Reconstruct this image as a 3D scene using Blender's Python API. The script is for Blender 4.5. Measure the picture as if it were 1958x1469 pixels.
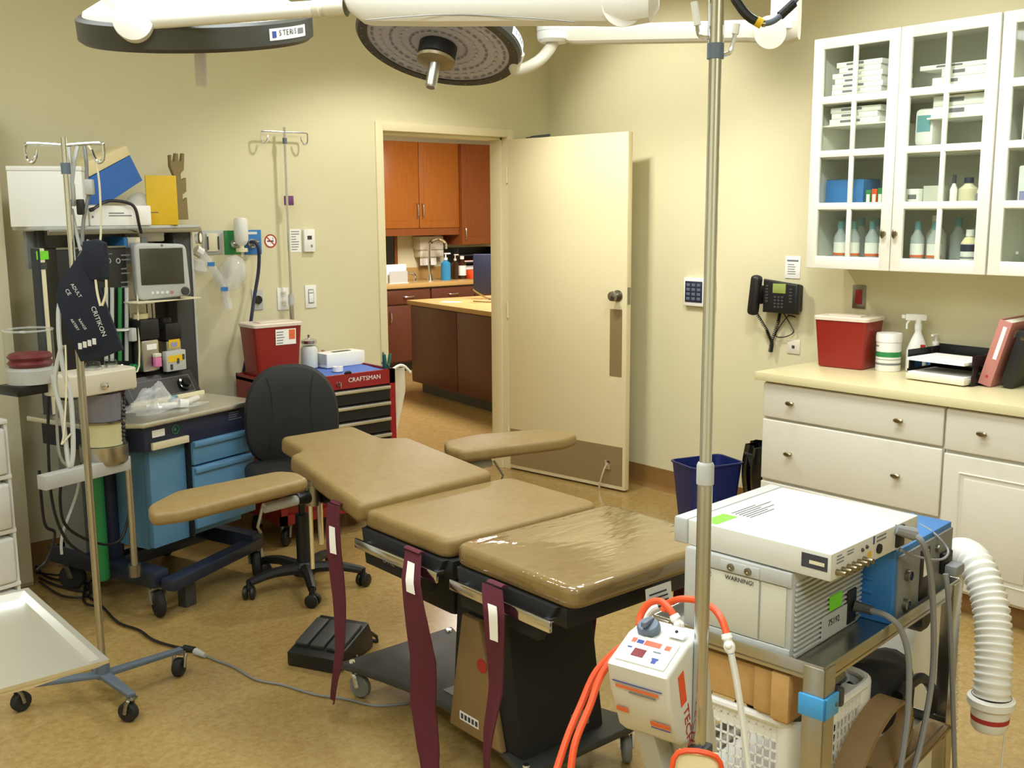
import bpy, bmesh, math, random
from mathutils import Vector, Matrix
random.seed(7)
for _o in list(bpy.data.objects): bpy.data.objects.remove(_o, do_unlink=True)
SC = bpy.context.scene
COL = SC.collection
PI = math.pi
R_ = math.radians

# ------------------------------------------------------------------ camera
IMG_W, IMG_H, FPX = 1958, 1469, 2000.0
YAW, PITCH, ROLL, CAM_Z = R_(40.297), R_(9.296), R_(0.375), 1.663
_fwd = Vector((math.sin(YAW)*math.cos(PITCH), math.cos(YAW)*math.cos(PITCH), -math.sin(PITCH)))
_rt0 = Vector((math.cos(YAW), -math.sin(YAW), 0))
_dn0 = _fwd.cross(_rt0)
_rt = _rt0*math.cos(ROLL) + _dn0*math.sin(ROLL)
_dn = _dn0*math.cos(ROLL) - _rt0*math.sin(ROLL)
CAM = Vector((0, 0, CAM_Z))
_cd = bpy.data.cameras.new('camera')
_cd.sensor_width = 36.0; _cd.sensor_fit = 'HORIZONTAL'; _cd.lens = FPX/IMG_W*36.0
_cd.clip_start = 0.05; _cd.clip_end = 60
_co = bpy.data.objects.new('camera', _cd); COL.objects.link(_co)
_m = Matrix.Identity(3)
_m.col[0] = _rt; _m.col[1] = -_dn; _m.col[2] = -_fwd
_co.matrix_world = Matrix.Translation(CAM) @ _m.to_4x4()
SC.camera = _co

# ------------------------------------------------------------------ world, light, exposure
_w = bpy.data.worlds.new('world'); SC.world = _w; _w.use_nodes = True
_w.node_tree.nodes['Background'].inputs[0].default_value = (1.0, 0.97, 0.9, 1)
_w.node_tree.nodes['Background'].inputs[1].default_value = 0.05
SC.view_settings.view_transform = 'Standard'; SC.view_settings.look = 'None'
SC.view_settings.gamma = 1.0; SC.view_settings.use_curve_mapping = False
SC.view_settings.exposure = -0.12
def area_light(name, loc, sx, sy, power, col=(1, .93, .8), spread=R_(180)):
    l = bpy.data.lights.new(name, 'AREA'); l.shape = 'RECTANGLE'; l.size = sx; l.size_y = sy
    l.energy = power; l.color = col; l.spread = spread
    o = bpy.data.objects.new(name, l); COL.objects.link(o); o.location = loc
    return o
def spot_light(name, loc, power, size=R_(110), blend=.6, rad=.06, col=(1, .9, .72), tgt=None):
    l = bpy.data.lights.new(name, 'SPOT'); l.energy = power; l.spot_size = size; l.spot_blend = blend
    l.shadow_soft_size = rad; l.color = col
    o = bpy.data.objects.new(name, l); COL.objects.link(o); o.location = loc
    if tgt: o.rotation_euler = (Vector(tgt)-Vector(loc)).to_track_quat('-Z', 'Y').to_euler()
    return o
CEIL = 3.0
TROFFERS = [(2.75, 1.9), (1.2, 1.9), (-0.6, 0.9), (0.5, -1.0), (0.35, 3.3)]  # first and last are added to brighten the wall cabinets and the left floor
for _x, _y in TROFFERS:
    area_light('troffer_light', (_x, _y, CEIL-.035), .58, 1.15, 24 if _y > 3 else 44, (.90, .97, 1))
DOWNLIGHTS = [(3.30, 4.17), (3.62, 3.0), (3.62, 1.5)]
for _i, (_x, _y) in enumerate(DOWNLIGHTS):
    spot_light('downlight_lamp', (_x, _y, CEIL-.03), (95, 50, 45)[_i], R_(126), .4, .09, (1, .97, .90))
spot_light('wall_washer_lamp', (3.1, 2.15, CEIL-.05), 72, R_(70), .7, .07, (1, .985, .94), (4.341, 2.45, 1.95))  # added lamp, lifts the brightness of the glazed cabinet fronts
spot_light('wall_washer_lamp', (3.42, 4.02, CEIL-.05), 85, R_(74), .7, .07, (1, .97, .90), (4.671, 4.15, 1.95))
area_light('next_room_light', (6.2, 7.2, 2.63), .6, 1.8, 165, (1, .94, .89))

# ------------------------------------------------------------------ measuring helpers (metres in the room, from the camera survey)
def _ray(px, py):
    a, b = (px-IMG_W/2)/FPX, (py-IMG_H/2)/FPX
    return _rt*a + _dn*b + _fwd
def onz(px, py, z): d = _ray(px, py); return CAM + d*((z-CAM_Z)/d.z)
def onx(px, py, x): d = _ray(px, py); return CAM + d*(x/d.x)
def ony(px, py, y): d = _ray(px, py); return CAM + d*(y/d.y)
def atd(px, py, t): return CAM + _ray(px, py)*t
class Frame:
    """a thing's own upright frame: origin on the floor, turned about z"""
    def __init__(s, x, y, deg, z=0):
        s.o = Vector((x, y, z)); s.a = R_(deg); c, k = math.cos(s.a), math.sin(s.a)
        s.ux = Vector((c, k, 0)); s.uy = Vector((-k, c, 0))
    def loc(s, P): d = P-s.o; return Vector((d.dot(s.ux), d.dot(s.uy), d.z))
    def z(s, px, py, z): return s.loc(onz(px, py, z+s.o.z))
    def y(s, px, py, ly):
        d = _ray(px, py); t = (s.o.dot(s.uy)+ly-CAM.dot(s.uy))/d.dot(s.uy); return s.loc(CAM+d*t)
    def x(s, px, py, lx):
        d = _ray(px, py); t = (s.o.dot(s.ux)+lx-CAM.dot(s.ux))/d.dot(s.ux); return s.loc(CAM+d*t)

# ------------------------------------------------------------------ materials
def lin(v): v /= 255.0; return v/12.92 if v <= .04045 else ((v+.055)/1.055)**2.4
def rgb(r, g, b): return (lin(r), lin(g), lin(b), 1)
MATS = {}
def mat(name, col=(128, 128, 128), rough=.5, metal=0, spec=.5, var=.05, vscale=30, bump=0, bscale=200, coat=0, emit=0, trans=0, alpha=1, aniso=False):
    if name in MATS: return MATS[name]
    m = bpy.data.materials.new(name); m.use_nodes = True; nt = m.node_tree; N = nt.nodes; L = nt.links
    p = N['Principled BSDF']; c = rgb(*col)
    p.inputs['Roughness'].default_value = rough; p.inputs['Metallic'].default_value = metal
    p.inputs['Specular IOR Level'].default_value = spec; p.inputs['Coat Weight'].default_value = coat
    if coat: p.inputs['Coat Roughness'].default_value = .06
    tc = N.new('ShaderNodeTexCoord')
    if var:
        n = N.new('ShaderNodeTexNoise'); n.inputs['Scale'].default_value = vscale; n.inputs['Detail'].default_value = 4
        r = N.new('ShaderNodeMix'); r.data_type = 'RGBA'
        r.inputs[6].default_value = [x*(1-var) for x in c[:3]]+[1]; r.inputs[7].default_value = [min(1, x*(1+var)) for x in c[:3]]+[1]
        L.new(tc.outputs['Object'], n.inputs['Vector']); L.new(n.outputs['Fac'], r.inputs[0]); L.new(r.outputs[2], p.inputs['Base Color'])
    else: p.inputs['Base Color'].default_value = c
    if bump:
        n2 = N.new('ShaderNodeTexNoise'); n2.inputs['Scale'].default_value = bscale; n2.inputs['Detail'].default_value = 3
        b = N.new('ShaderNodeBump'); b.inputs['Strength'].default_value = bump; b.inputs['Distance'].default_value = .003
        L.new(tc.outputs['Object'], n2.inputs['Vector']); L.new(n2.outputs['Fac'], b.inputs['Height']); L.new(b.outputs['Normal'], p.inputs['Normal'])
    if emit:
        p.inputs['Emission Color'].default_value = c; p.inputs['Emission Strength'].default_value = emit
    if trans: p.inputs['Transmission Weight'].default_value = trans; p.inputs['IOR'].default_value = 1.3
    if alpha < 1: p.inputs['Alpha'].default_value = alpha
    MATS[name] = m; return m
def glass_mat(name, tint=(235, 242, 238), refl=.08, rough=.03, fk=1.0, bump=0):
    m = bpy.data.materials.new(name); m.use_nodes = True; nt = m.node_tree; N = nt.nodes; L = nt.links
    N.remove(N['Principled BSDF']); t = N.new('ShaderNodeBsdfTransparent'); g = N.new('ShaderNodeBsdfGlossy'); x = N.new('ShaderNodeMixShader')
    t.inputs[0].default_value = rgb(*tint); g.inputs['Roughness'].default_value = rough
    f = N.new('ShaderNodeLayerWeight'); f.inputs['Blend'].default_value = .5
    pw = N.new('ShaderNodeMath'); pw.operation = 'POWER'; pw.inputs[1].default_value = 4.0
    a = N.new('ShaderNodeMath'); a.operation = 'MULTIPLY_ADD'; a.inputs[1].default_value = fk*.8; a.inputs[2].default_value = refl+.03; a.use_clamp = True
    L.new(f.outputs['Facing'], pw.inputs[0])
    if bump:
        tc = N.new('ShaderNodeTexCoord'); mp = N.new('ShaderNodeMapping'); mp.inputs['Scale'].default_value = (6, 22, 6); mp.inputs['Rotation'].default_value = (0, 0, .5); no = N.new('ShaderNodeTexNoise'); no.inputs['Scale'].default_value = 1.6; no.inputs['Detail'].default_value = 2; bu = N.new('ShaderNodeBump'); bu.inputs['Strength'].default_value = bump; bu.inputs['Distance'].default_value = .01
        L.new(tc.outputs['Object'], mp.inputs[0]); L.new(mp.outputs[0], no.inputs['Vector']); L.new(no.outputs['Fac'], bu.inputs['Height']); L.new(bu.outputs['Normal'], g.inputs['Normal']); L.new(bu.outputs['Normal'], f.inputs['Normal'])
    L.new(pw.outputs[0], a.inputs[0]); L.new(a.outputs[0], x.inputs[0]); L.new(t.outputs[0], x.inputs[1]); L.new(g.outputs[0], x.inputs[2])
    L.new(x.outputs[0], N['Material Output'].inputs[0]); MATS[name] = m; return m
def wood_mat(name, c1, c2, scale=(1, 1, 14), rough=.35):
    m = bpy.data.materials.new(name); m.use_nodes = True; nt = m.node_tree; N = nt.nodes; L = nt.links; p = N['Principled BSDF']
    tc = N.new('ShaderNodeTexCoord'); mp = N.new('ShaderNodeMapping'); mp.inputs['Scale'].default_value = scale
    n = N.new('ShaderNodeTexNoise'); n.inputs['Scale'].default_value = 3; n.inputs['Detail'].default_value = 6
    r = N.new('ShaderNodeMix'); r.data_type = 'RGBA'; r.inputs[6].default_value = rgb(*c1); r.inputs[7].default_value = rgb(*c2)
    L.new(tc.outputs['Object'], mp.inputs[0]); L.new(mp.outputs[0], n.inputs['Vector']); L.new(n.outputs['Fac'], r.inputs[0]); L.new(r.outputs[2], p.inputs['Base Color'])
    p.inputs['Roughness'].default_value = rough; MATS[name] = m; return m
def mottle_mat(name, cols, scales, rough=.35, bump=.0, spec=.5):
    """several noise layers of colour: linoleum, vinyl"""
    m = bpy.data.materials.new(name); m.use_nodes = True; nt = m.node_tree; N = nt.nodes; L = nt.links; p = N['Principled BSDF']
    tc = N.new('ShaderNodeTexCoord'); prev = None
    for i, s in enumerate(scales):
        n = N.new('ShaderNodeTexNoise'); n.inputs['Scale'].default_value = s; n.inputs['Detail'].default_value = 6; n.inputs['Roughness'].default_value = .65
        if i == 0: n.inputs['Distortion'].default_value = 1.0
        L.new(tc.outputs['Object'], n.inputs['Vector'])
        rp = N.new('ShaderNodeValToRGB'); rp.color_ramp.elements[0].position = .38; rp.color_ramp.elements[1].position = .66; L.new(n.outputs['Fac'], rp.inputs[0])
        r = N.new('ShaderNodeMix'); r.data_type = 'RGBA'; L.new(rp.outputs[0], r.inputs[0])
        if prev is None: r.inputs[6].default_value = rgb(*cols[0])
        else: L.new(prev, r.inputs[6])
        r.inputs[7].default_value = rgb(*cols[i+1]); 
        if prev is not None:
            mm = N.new('ShaderNodeMath'); mm.operation = 'MULTIPLY'; mm.inputs[1].default_value = .5; L.new(rp.outputs[0], mm.inputs[0]); L.new(mm.outputs[0], r.inputs[0])
        prev = r.outputs[2]
    L.new(prev, p.inputs['Base Color']); p.inputs['Roughness'].default_value = rough; p.inputs['Specular IOR Level'].default_value = spec
    MATS[name] = m; return m
mat('wall', (218, 211, 174), .65, var=.02, vscale=6, bump=.08, bscale=120)
mat('ceiling', (238, 238, 234), .8, var=.02)
mottle_mat('floor', [(173, 146, 90), (160, 130, 74), (138, 108, 58), (188, 160, 104)], [16, 70, 38], .22, spec=.5)
mat('basebd', (140, 104, 56), .45, var=.12, vscale=25)
mat('doorframe', (226, 216, 178), .45, var=.01)
mat('doorleaf', (226, 216, 176), .45, var=.015, vscale=5)
mat('brownplate', (146, 128, 90), .35, .15, var=.04)
mat('steel', (208, 210, 212), .25, 1, var=.03)
mat('traysteel', (228, 228, 224), .36, 1, var=.02)
mat('chrome', (228, 232, 240), .12, 1, var=0)
mat('brushed', (190, 188, 180), .32, 1, var=.05, vscale=60)
mat('satin', (150, 148, 140), .3, 1, var=.03)
mat('pewter', (150, 138, 112), .3, 1, var=.05)
mat('cabwhite', (240, 238, 226), .38, var=.01, coat=.1)
mat('cabwhite_low', (226, 222, 208), .42, var=.01)
mat('cabin', (206, 206, 192), .6, var=.02)
mat('laminate', (228, 218, 172), .3, var=.03, vscale=80)
mat('white', (240, 240, 234), .45, var=.01)
mat('paper', (246, 245, 238), .7, var=.01)
mat('offwhite', (222, 216, 198), .5, var=.02)
mat('cream', (224, 216, 182), .5, var=.02)
mat('lightgrey', (186, 188, 184), .5, var=.02)
mat('grey', (128, 130, 128), .5, var=.03)
mat('bluegrey', (96, 108, 122), .5, var=.03)
mat('darkgrey', (62, 64, 64), .5, var=.04)
mat('black', (22, 22, 23), .45, var=.05)
mat('blackmatte', (26, 26, 27), .75, var=.08, vscale=60)
mat('blackgloss', (14, 14, 15), .15, var=0)
mat('rubber', (30, 30, 30), .7, var=.05)
mat('upholblack', (24, 25, 25), .6, var=.1, vscale=300, bump=.3, bscale=900)
mottle_mat('tan', [(138, 115, 70), (129, 105, 60), (147, 123, 78)], [14, 60], .45, spec=.35)
mat('tanpanel', (140, 114, 74), .45, var=.04)
mat('maroon', (88, 26, 42), .8, var=.08, vscale=200, bump=.2, bscale=1200)
mat('red', (168, 30, 30), .4, var=.03)
mat('redglossy', (140, 24, 28), .3, var=.02)
mat('sharpsred', (138, 32, 26), .38, var=.03)
mat('clearlid', (226, 214, 196), .35, var=.01)
mat('bluebin', (26, 38, 98), .4, var=.04)
mat('bluecloth', (84, 116, 196), .85, var=.06, vscale=120)
mat('bluefoam', (58, 108, 184), .85, var=.05, vscale=150)
mat('foamcream', (232, 218, 170), .9, var=.04, vscale=200)
mat('bluecab', (92, 140, 178), .42, var=.02)
mat('navy', (34, 40, 66), .5, var=.05)
mat('navycuff', (26, 32, 50), .8, var=.1, vscale=200, bump=.2, bscale=900)
mat('navyframe', (32, 40, 58), .4, var=.05)
mat('devblue', (52, 122, 190), .4, var=.02)
mat('brightblue', (70, 160, 222), .4, var=.02)
mat('yellowbox', (226, 186, 30), .6, var=.04)
mat('cardboard', (132, 116, 74), .7, var=.05)
mat('green', (40, 130, 70), .45, var=.05)
mat('teal', (30, 92, 84), .45, var=.04)
mat('limegreen', (120, 220, 50), .6, var=.02)
mat('orange', (232, 84, 36), .45, var=.02)
mat('orangelabel', (226, 110, 60), .6, var=.02)
mat('pink', (188, 124, 116), .5, var=.03)
mat('purple', (120, 70, 120), .6, var=.02)
mat('magenta', (214, 120, 170), .6, var=.02)
mat('ink', (60, 60, 66), .7, var=0)
mat('inkgrey', (120, 122, 126), .7, var=0)
mat('inkblue', (60, 80, 150), .7, var=0)
mat('inkred', (176, 50, 40), .7, var=0)
mat('inkwhite', (225, 226, 222), .7, var=0)
mat('screen', (66, 66, 54), .18, var=.02)
mat('lcd', (150, 166, 90), .3, var=.02)
mat('screenred', (120, 20, 24), .2, var=.02)
mat('hose', (234, 232, 222), .5, var=.02)
mat('greycable', (140, 142, 144), .5, var=.02)
mat('translucent', (226, 226, 218), .5, var=.02)
mat('ledface', (186, 186, 208), .25, var=.12, vscale=120)
mat('lamprim', (66, 66, 60), .45, var=.04)
wood_mat('woodlight', (168, 100, 34), (140, 76, 22), (14, 1, 1.2), .35)
wood_mat('woodmid', (136, 74, 30), (116, 58, 22), (14, 1, 1.2), .35)
wood_mat('wooddark', (98, 50, 32), (82, 40, 26), (10, 10, 1.0), .4)
wood_mat('blockwood', (208, 168, 108), (190, 146, 86), (2, 14, 14), .5)
mat('counterwood', (186, 150, 92), .35, var=.06, vscale=30)
mat('mat_tan', (150, 122, 84), .7, var=.08, vscale=60)
mat('jarwhite', (236, 234, 226), .8, var=.03, vscale=60)
mat('amberglass', (58, 34, 20), .15, var=0)
mat('soapblue', (50, 140, 190), .2, var=0)
mat('lavender', (150, 148, 188), .6, var=.02)
mat('aquacap', (108, 160, 168), .5, var=.02)
glass_mat('pane', (250, 253, 250), .0)
glass_mat('clear', (246, 250, 250), .0)
mat('clearbag', (236, 238, 240), .18, var=.0, alpha=.34)
mat('frost', (222, 232, 232), .3, var=.0, alpha=.5)
mat('devwhite', (216, 215, 206), .45, var=.01)
mat('sidepanel', (204, 202, 184), .5, var=.01)
mat('handlewhite', (238, 238, 246), .4, var=0)
glass_mat('clearwrap', (255, 253, 248), .09, .05, 1.0, .3)
mat('meshbag', (222, 214, 190), .9, var=.03, alpha=.75)
mat('limeviolet', (136, 130, 142), .6, var=.15, vscale=120)
mat('bellowsred', (120, 24, 36), .5, var=.05)

# ------------------------------------------------------------------ mesh builder
class M:
    def __init__(s): s.v = []; s.f = []; s.x = Matrix.Identity(4)
    def _add(s, vs, fs):
        o = len(s.v); s.v += [tuple(s.x @ Vector(v)) for v in vs]; s.f += [tuple(i+o for i in f) for f in fs]; return s
    def _bm(s, bm):
        bm.verts.index_update(); s._add([v.co for v in bm.verts], [[v.index for v in f.verts] for f in bm.faces]); bm.free(); return s
    def box(s, c, d, bev=0, seg=2, rot=None):
        bm = bmesh.new(); bmesh.ops.create_cube(bm, size=1)
        for v in bm.verts: v.co = Vector((v.co.x*d[0], v.co.y*d[1], v.co.z*d[2]))
        if bev: bmesh.ops.bevel(bm, geom=bm.edges[:], offset=min(bev, .49*min(d)), segments=seg, affect='EDGES', profile=.5)
        mm = Matrix.Translation(Vector(c))
        if rot is not None: mm = mm @ (rot if isinstance(rot, Matrix) else Matrix.Rotation(rot, 4, 'Z'))
        bm.transform(mm); return s._bm(bm)
    def lo(s, a, b, bev=0, seg=2):
        a, b = Vector(a), Vector(b); return s.box((a+b)/2, [abs(q) for q in (b-a)], bev, seg)
    def cyl(s, p0, p1, r0, r1=None, n=14, cap=True):
        p0, p1 = Vector(p0), Vector(p1); r1 = r0 if r1 is None else r1
        d = (p1-p0).normalized(); a = d.orthogonal().normalized(); b = d.cross(a)
        vs = []; fs = []
        for i in range(n):
            t = 2*PI*i/n; w = a*math.cos(t)+b*math.sin(t); vs += [p0+w*r0, p1+w*r1]
        for i in range(n): j = (i+1) % n; fs.append((2*i, 2*j, 2*j+1, 2*i+1))
        if cap: fs.append(tuple(2*i for i in reversed(range(n)))); fs.append(tuple(2*i+1 for i in range(n)))
        return s._add(vs, fs)
    def tube(s, pts, r, n=8, sm=0, cap=True, closed=False):
        P = [Vector(p) for p in pts]
        if sm and len(P) > 2:
            Q = []
            L = len(P); rng = range(L if closed else L-1)
            for i in rng:
                p0 = P[(i-1) % L] if closed or i > 0 else P[0]; p1 = P[i]; p2 = P[(i+1) % L]; p3 = P[(i+2) % L] if closed or i+2 < L else P[-1]
                for k in range(sm):
                    t = k/sm; Q.append(.5*((2*p1)+(-p0+p2)*t+(2*p0-5*p1+4*p2-p3)*t*t+(-p0+3*p1-3*p2+p3)*t**3))
            if not closed: Q.append(P[-1])
            P = Q
        L = len(P); rr = r if isinstance(r, (list, tuple)) else None
        vs = []; fs = []; a = None
        for i in range(L):
            if closed: d = P[(i+1) % L]-P[(i-1) % L]
            else: d = P[min(i+1, L-1)]-P[max(i-1, 0)]
            if d.length < 1e-9: d = Vector((0, 0, 1))
            d.normalize()
            if a is None: a = d.orthogonal().normalized()
            else:
                a = a-d*a.dot(d); a = a.normalized() if a.length > 1e-6 else d.orthogonal().normalized()
            b = d.cross(a); ri = r if rr is None else rr[0]+(rr[-1]-rr[0])*i/(L-1) if len(rr) == 2 else rr[min(i, len(rr)-1)]
            for k in range(n): t = 2*PI*k/n; vs.append(P[i]+(a*math.cos(t)+b*math.sin(t))*ri)
        for i in range(L if closed else L-1):
            j = (i+1) % L
            for k in range(n): k2 = (k+1) % n; fs.append((i*n+k, i*n+k2, j*n+k2, j*n+k))
        if cap and not closed: fs.append(tuple(reversed(range(n)))); fs.append(tuple((L-1)*n+k for k in range(n)))
        return s._add(vs, fs)
    def lathe(s, prof, at=(0, 0, 0), n=20, axis=None, arc=2*PI):
        A = Vector(axis).normalized() if axis is not None else Vector((0, 0, 1)); a = A.orthogonal().normalized(); b = A.cross(a); at = Vector(at)
        vs = []; fs = []; full = arc > 6.28
        for (r, z) in prof:
            for k in range(n if full else n+1):
                t = arc*k/n; vs.append(at+A*z+(a*math.cos(t)+b*math.sin(t))*max(r, 1e-5))
        w = n if full else n+1
        for i in range(len(prof)-1):
            for k in range(n): k2 = (k+1) % w; fs.append((i*w+k, i*w+k2, (i+1)*w+k2, (i+1)*w+k))
        return s._add(vs, fs)
    def prism(s, poly, z0, z1, bev=0, seg=3, mtx=None):
        bm = bmesh.new(); n = len(poly)
        lo = [bm.verts.new((p[0], p[1], z0)) for p in poly]; hi = [bm.verts.new((p[0], p[1], z1)) for p in poly]
        bm.faces.new(list(reversed(lo))); bm.faces.new(hi)
        for i in range(n): j = (i+1) % n; bm.faces.new((lo[i], lo[j], hi[j], hi[i]))
        bmesh.ops.recalc_face_normals(bm, faces=bm.faces[:])
        if bev:
            es = [e for e in bm.edges if abs(e.verts[0].co.z-e.verts[1].co.z) < 1e-7]
            bmesh.ops.bevel(bm, geom=es, offset=bev, segments=seg, affect='EDGES', profile=.5)
        if mtx is not None: bm.transform(mtx)
        return s._bm(bm)
    def ball(s, c, r, n=12):
        r = (r, r, r) if not isinstance(r, (tuple, list)) else r
        bm = bmesh.new(); bmesh.ops.create_uvsphere(bm, u_segments=n, v_segments=max(6, n//2+1), radius=1)
        for v in bm.verts: v.co = Vector((v.co.x*r[0]+c[0], v.co.y*r[1]+c[1], v.co.z*r[2]+c[2]))
        return s._bm(bm)
    def sheet(s, f, nu, nv, thick=0):
        g = [[Vector(f(i/nu, j/nv)) for j in range(nv+1)] for i in range(nu+1)]
        vs = [p for row in g for p in row]; w = nv+1; fs = [(i*w+j, (i+1)*w+j, (i+1)*w+j+1, i*w+j+1) for i in range(nu) for j in range(nv)]
        if thick:
            k = len(vs); nn = []
            for i in range(nu+1):
                for j in range(nv+1):
                    a = g[min(i+1, nu)][j]-g[max(i-1, 0)][j]; b = g[i][min(j+1, nv)]-g[i][max(j-1, 0)]; c = a.cross(b)
                    nn.append(c.normalized() if c.length > 0 else Vector((0, 0, 1)))
            vs2 = [vs[q]-nn[q]*thick for q in range(k)]
            fs2 = [tuple(reversed([q+k for q in f_])) for f_ in fs]
            rim = [i*w for i in range(nu+1)]+[nu*w+j for j in range(1, nv+1)]+[i*w+nv for i in range(nu-1, -1, -1)]+[j for j in range(nv-1, 0, -1)]
            side = []
            for q in range(len(rim)): a, b = rim[q], rim[(q+1) % len(rim)]; side.append((a, a+k, b+k, b))
            vs += vs2; fs += fs2+side
        return s._add(vs, fs)
    def torus(s, c, R, r, axis=(0, 0, 1), n=24, m=8):
        A = Vector(axis).normalized(); a = A.orthogonal().normalized(); b = A.cross(a); c = Vector(c)
        return s.tube([c+(a*math.cos(2*PI*i/n)+b*math.sin(2*PI*i/n))*R for i in range(n)], r, m, closed=True)
    def mesh(s, name, ang=35):
        me = bpy.data.meshes.new(name); me.from_pydata(s.v, [], s.f); me.validate(); me.update()
        bm = bmesh.new(); bm.from_mesh(me); bmesh.ops.recalc_face_normals(bm, faces=bm.faces[:]); bm.to_mesh(me); bm.free()
        for p in me.polygons: p.use_smooth = True
        me.set_sharp_from_angle(angle=R_(ang)); return me
    def build(s, name, m, parent=None, loc=None, rotz=None, label=None, ang=35):
        me = s.mesh(name, ang); me.materials.append(MATS[m]); o = bpy.data.objects.new(name, me); COL.objects.link(o)
        if parent is not None: o.parent = parent
        if loc is not None: o.location = loc
        if rotz is not None: o.rotation_euler.z = rotz
        if label: o['label'] = label
        return o
def thing(name, label, cat, loc=(0, 0, 0), rotz=0, group=None):
    o = bpy.data.objects.new(name, None); o.empty_display_size = .05; COL.objects.link(o); o.location = loc; o.rotation_euler.z = rotz
    o['label'] = label; o['category'] = cat
    if group: o['group'] = group
    return o
def tag(o, label, cat, group=None):
    o['label'] = label; o['category'] = cat
    if group: o['group'] = group
    return o
def struct(o, label=None, cat=None):
    o['kind'] = 'structure'
    if label: o['label'] = label
    if cat: o['category'] = cat
    return o
def sempty(name, loc, rotz=0, label=None, cat=None):
    o = bpy.data.objects.new(name, None); COL.objects.link(o); o.location = loc; o.rotation_euler.z = rotz; return struct(o, label, cat)
def copy_tree(o, parent=None):
    c = o.copy(); COL.objects.link(c)
    if parent is not None: c.parent = parent; c.matrix_parent_inverse = Matrix.Identity(4)
    for ch in list(o.children): copy_tree(ch, c)
    return c
_tx = {}
def text(s, parent, org, right, up, size, m='ink', name='lettering', align='LEFT', sx=1.0):
    """flat printed lettering lying on a surface"""
    cu = bpy.data.curves.new('t', 'FONT'); cu.body = s; cu.size = size; cu.align_x = align; cu.align_y = 'BOTTOM'; cu.resolution_u = 2; cu.extrude = .0002
    ob = bpy.data.objects.new('t', cu); me = bpy.data.meshes.new_from_object(ob); bpy.data.objects.remove(ob); bpy.data.curves.remove(cu)
    r = Vector(right).normalized(); u = Vector(up).normalized(); n = r.cross(u)
    mm = Matrix.Identity(4); mm.col[0][:3] = r*sx; mm.col[1][:3] = u; mm.col[2][:3] = n; mm.translation = Vector(org)+n*.0006
    me.transform(mm); me.name = name; me.materials.clear(); me.materials.append(MATS[m])
    o = bpy.data.objects.new(name, me); COL.objects.link(o); o.parent = parent; return o
def patch(mb, org, right, up, w, h, t=.0006):
    """thin printed patch: org = lower-left corner"""
    r = Vector(right).normalized(); u = Vector(up).normalized(); n = r.cross(u); o = Vector(org)
    c = [o, o+r*w, o+r*w+u*h, o+u*h]; vs = c+[p+n*t for p in c]
    return mb._add(vs, [(3, 2, 1, 0), (4, 5, 6, 7), (0, 1, 5, 4), (1, 2, 6, 5), (2, 3, 7, 6), (3, 0, 4, 7)])
def lines(mb, org, right, up, w, h, n, seed=0, fill=.45, t=.0009):
    rn = random.Random(seed); r = Vector(right).normalized(); u = Vector(up).normalized(); dy = h/n
    for i in range(n): patch(mb, Vector(org)+u*(h-(i+1)*dy+dy*.2), r, u, w*rn.uniform(.55, 1), dy*fill, t)
    return mb
def caster(parent, x, y, r=.04, w=.024, ang=0, top=None, col='black', fork='satin', z0=0, name='caster'):
    top = top or r*2.3; c, k = math.cos(ang), math.sin(ang); ox, oy = -c*r*.45, -k*r*.45
    m = M(); ax = Vector((-k, c, 0)); cc = Vector((x+ox, y+oy, z0+r))
    m.lathe([(r*.3, -w/2), (r*.85, -w/2), (r, -w*.3), (r, w*.3), (r*.85, w/2), (r*.3, w/2)], cc, 16, ax)
    m.cyl(cc-ax*w*.5, cc+ax*w*.5, r*.3, n=10)
    o = m.build(name, col, parent)
    f = M()
    for sgn in (-1, 1):
        a = cc+ax*sgn*w*.72; b = Vector((x, y, z0+top*.92))+ax*sgn*w*.72
        f.tube([a, (a+b)/2+Vector((0, 0, r*.3)), b], r*.2, 6)
    f.box((x, y, z0+top*.93), (r*.9, r*.9, r*.25), .003, rot=ang); f.cyl((x, y, z0+top*.9), (x, y, z0+top*1.05), r*.28, n=10)
    f.build('fork', fork, o); return o
# ================================================================== the room shell
XR, YB = 4.671, 5.130           # right wall, back wall
X0, Y0 = -1.9, -2.0
DX0, DX1, DH = 3.392, 4.317, 2.13   # doorway
WT = .152
m = M().lo((X0-.1, Y0-.1, -.1), (XR+.1, YB+WT, 0)); m.lo((2.4, YB+WT, -.1), (8.9, 10.0, 0))
struct(m.build('floor', 'floor'), 'mottled tan linoleum floor of the operating room', 'floor')
struct(M().lo((X0-.1, Y0-.1, CEIL), (XR+.1, YB+WT, CEIL+.1)).build('ceiling', 'ceiling'), 'plain ceiling of the operating room', 'ceiling')
m = M().lo((X0, YB, 0), (DX0-.05, YB+WT, CEIL)); m.lo((DX0-.05, YB, DH+.05), (DX1+.05, YB+WT, CEIL)); m.lo((DX1+.05, YB, 0), (XR+.1, YB+WT, CEIL))
struct(m.build('wall_back', 'wall'), 'cream painted back wall with the doorway', 'wall')
struct(M().lo((XR, Y0, 0), (XR+.1, YB, CEIL)).build('wall_right', 'wall'), 'cream painted right wall behind the cabinets', 'wall')
struct(M().lo((X0-.1, Y0, 0), (X0, YB+WT, CEIL)).build('wall_left', 'wall'), 'cream painted left wall', 'wall')
struct(M().lo((X0, Y0-.1, 0), (XR+.1, Y0, CEIL)).build('wall_front', 'wall'), 'cream painted wall behind the camera', 'wall')
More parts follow.
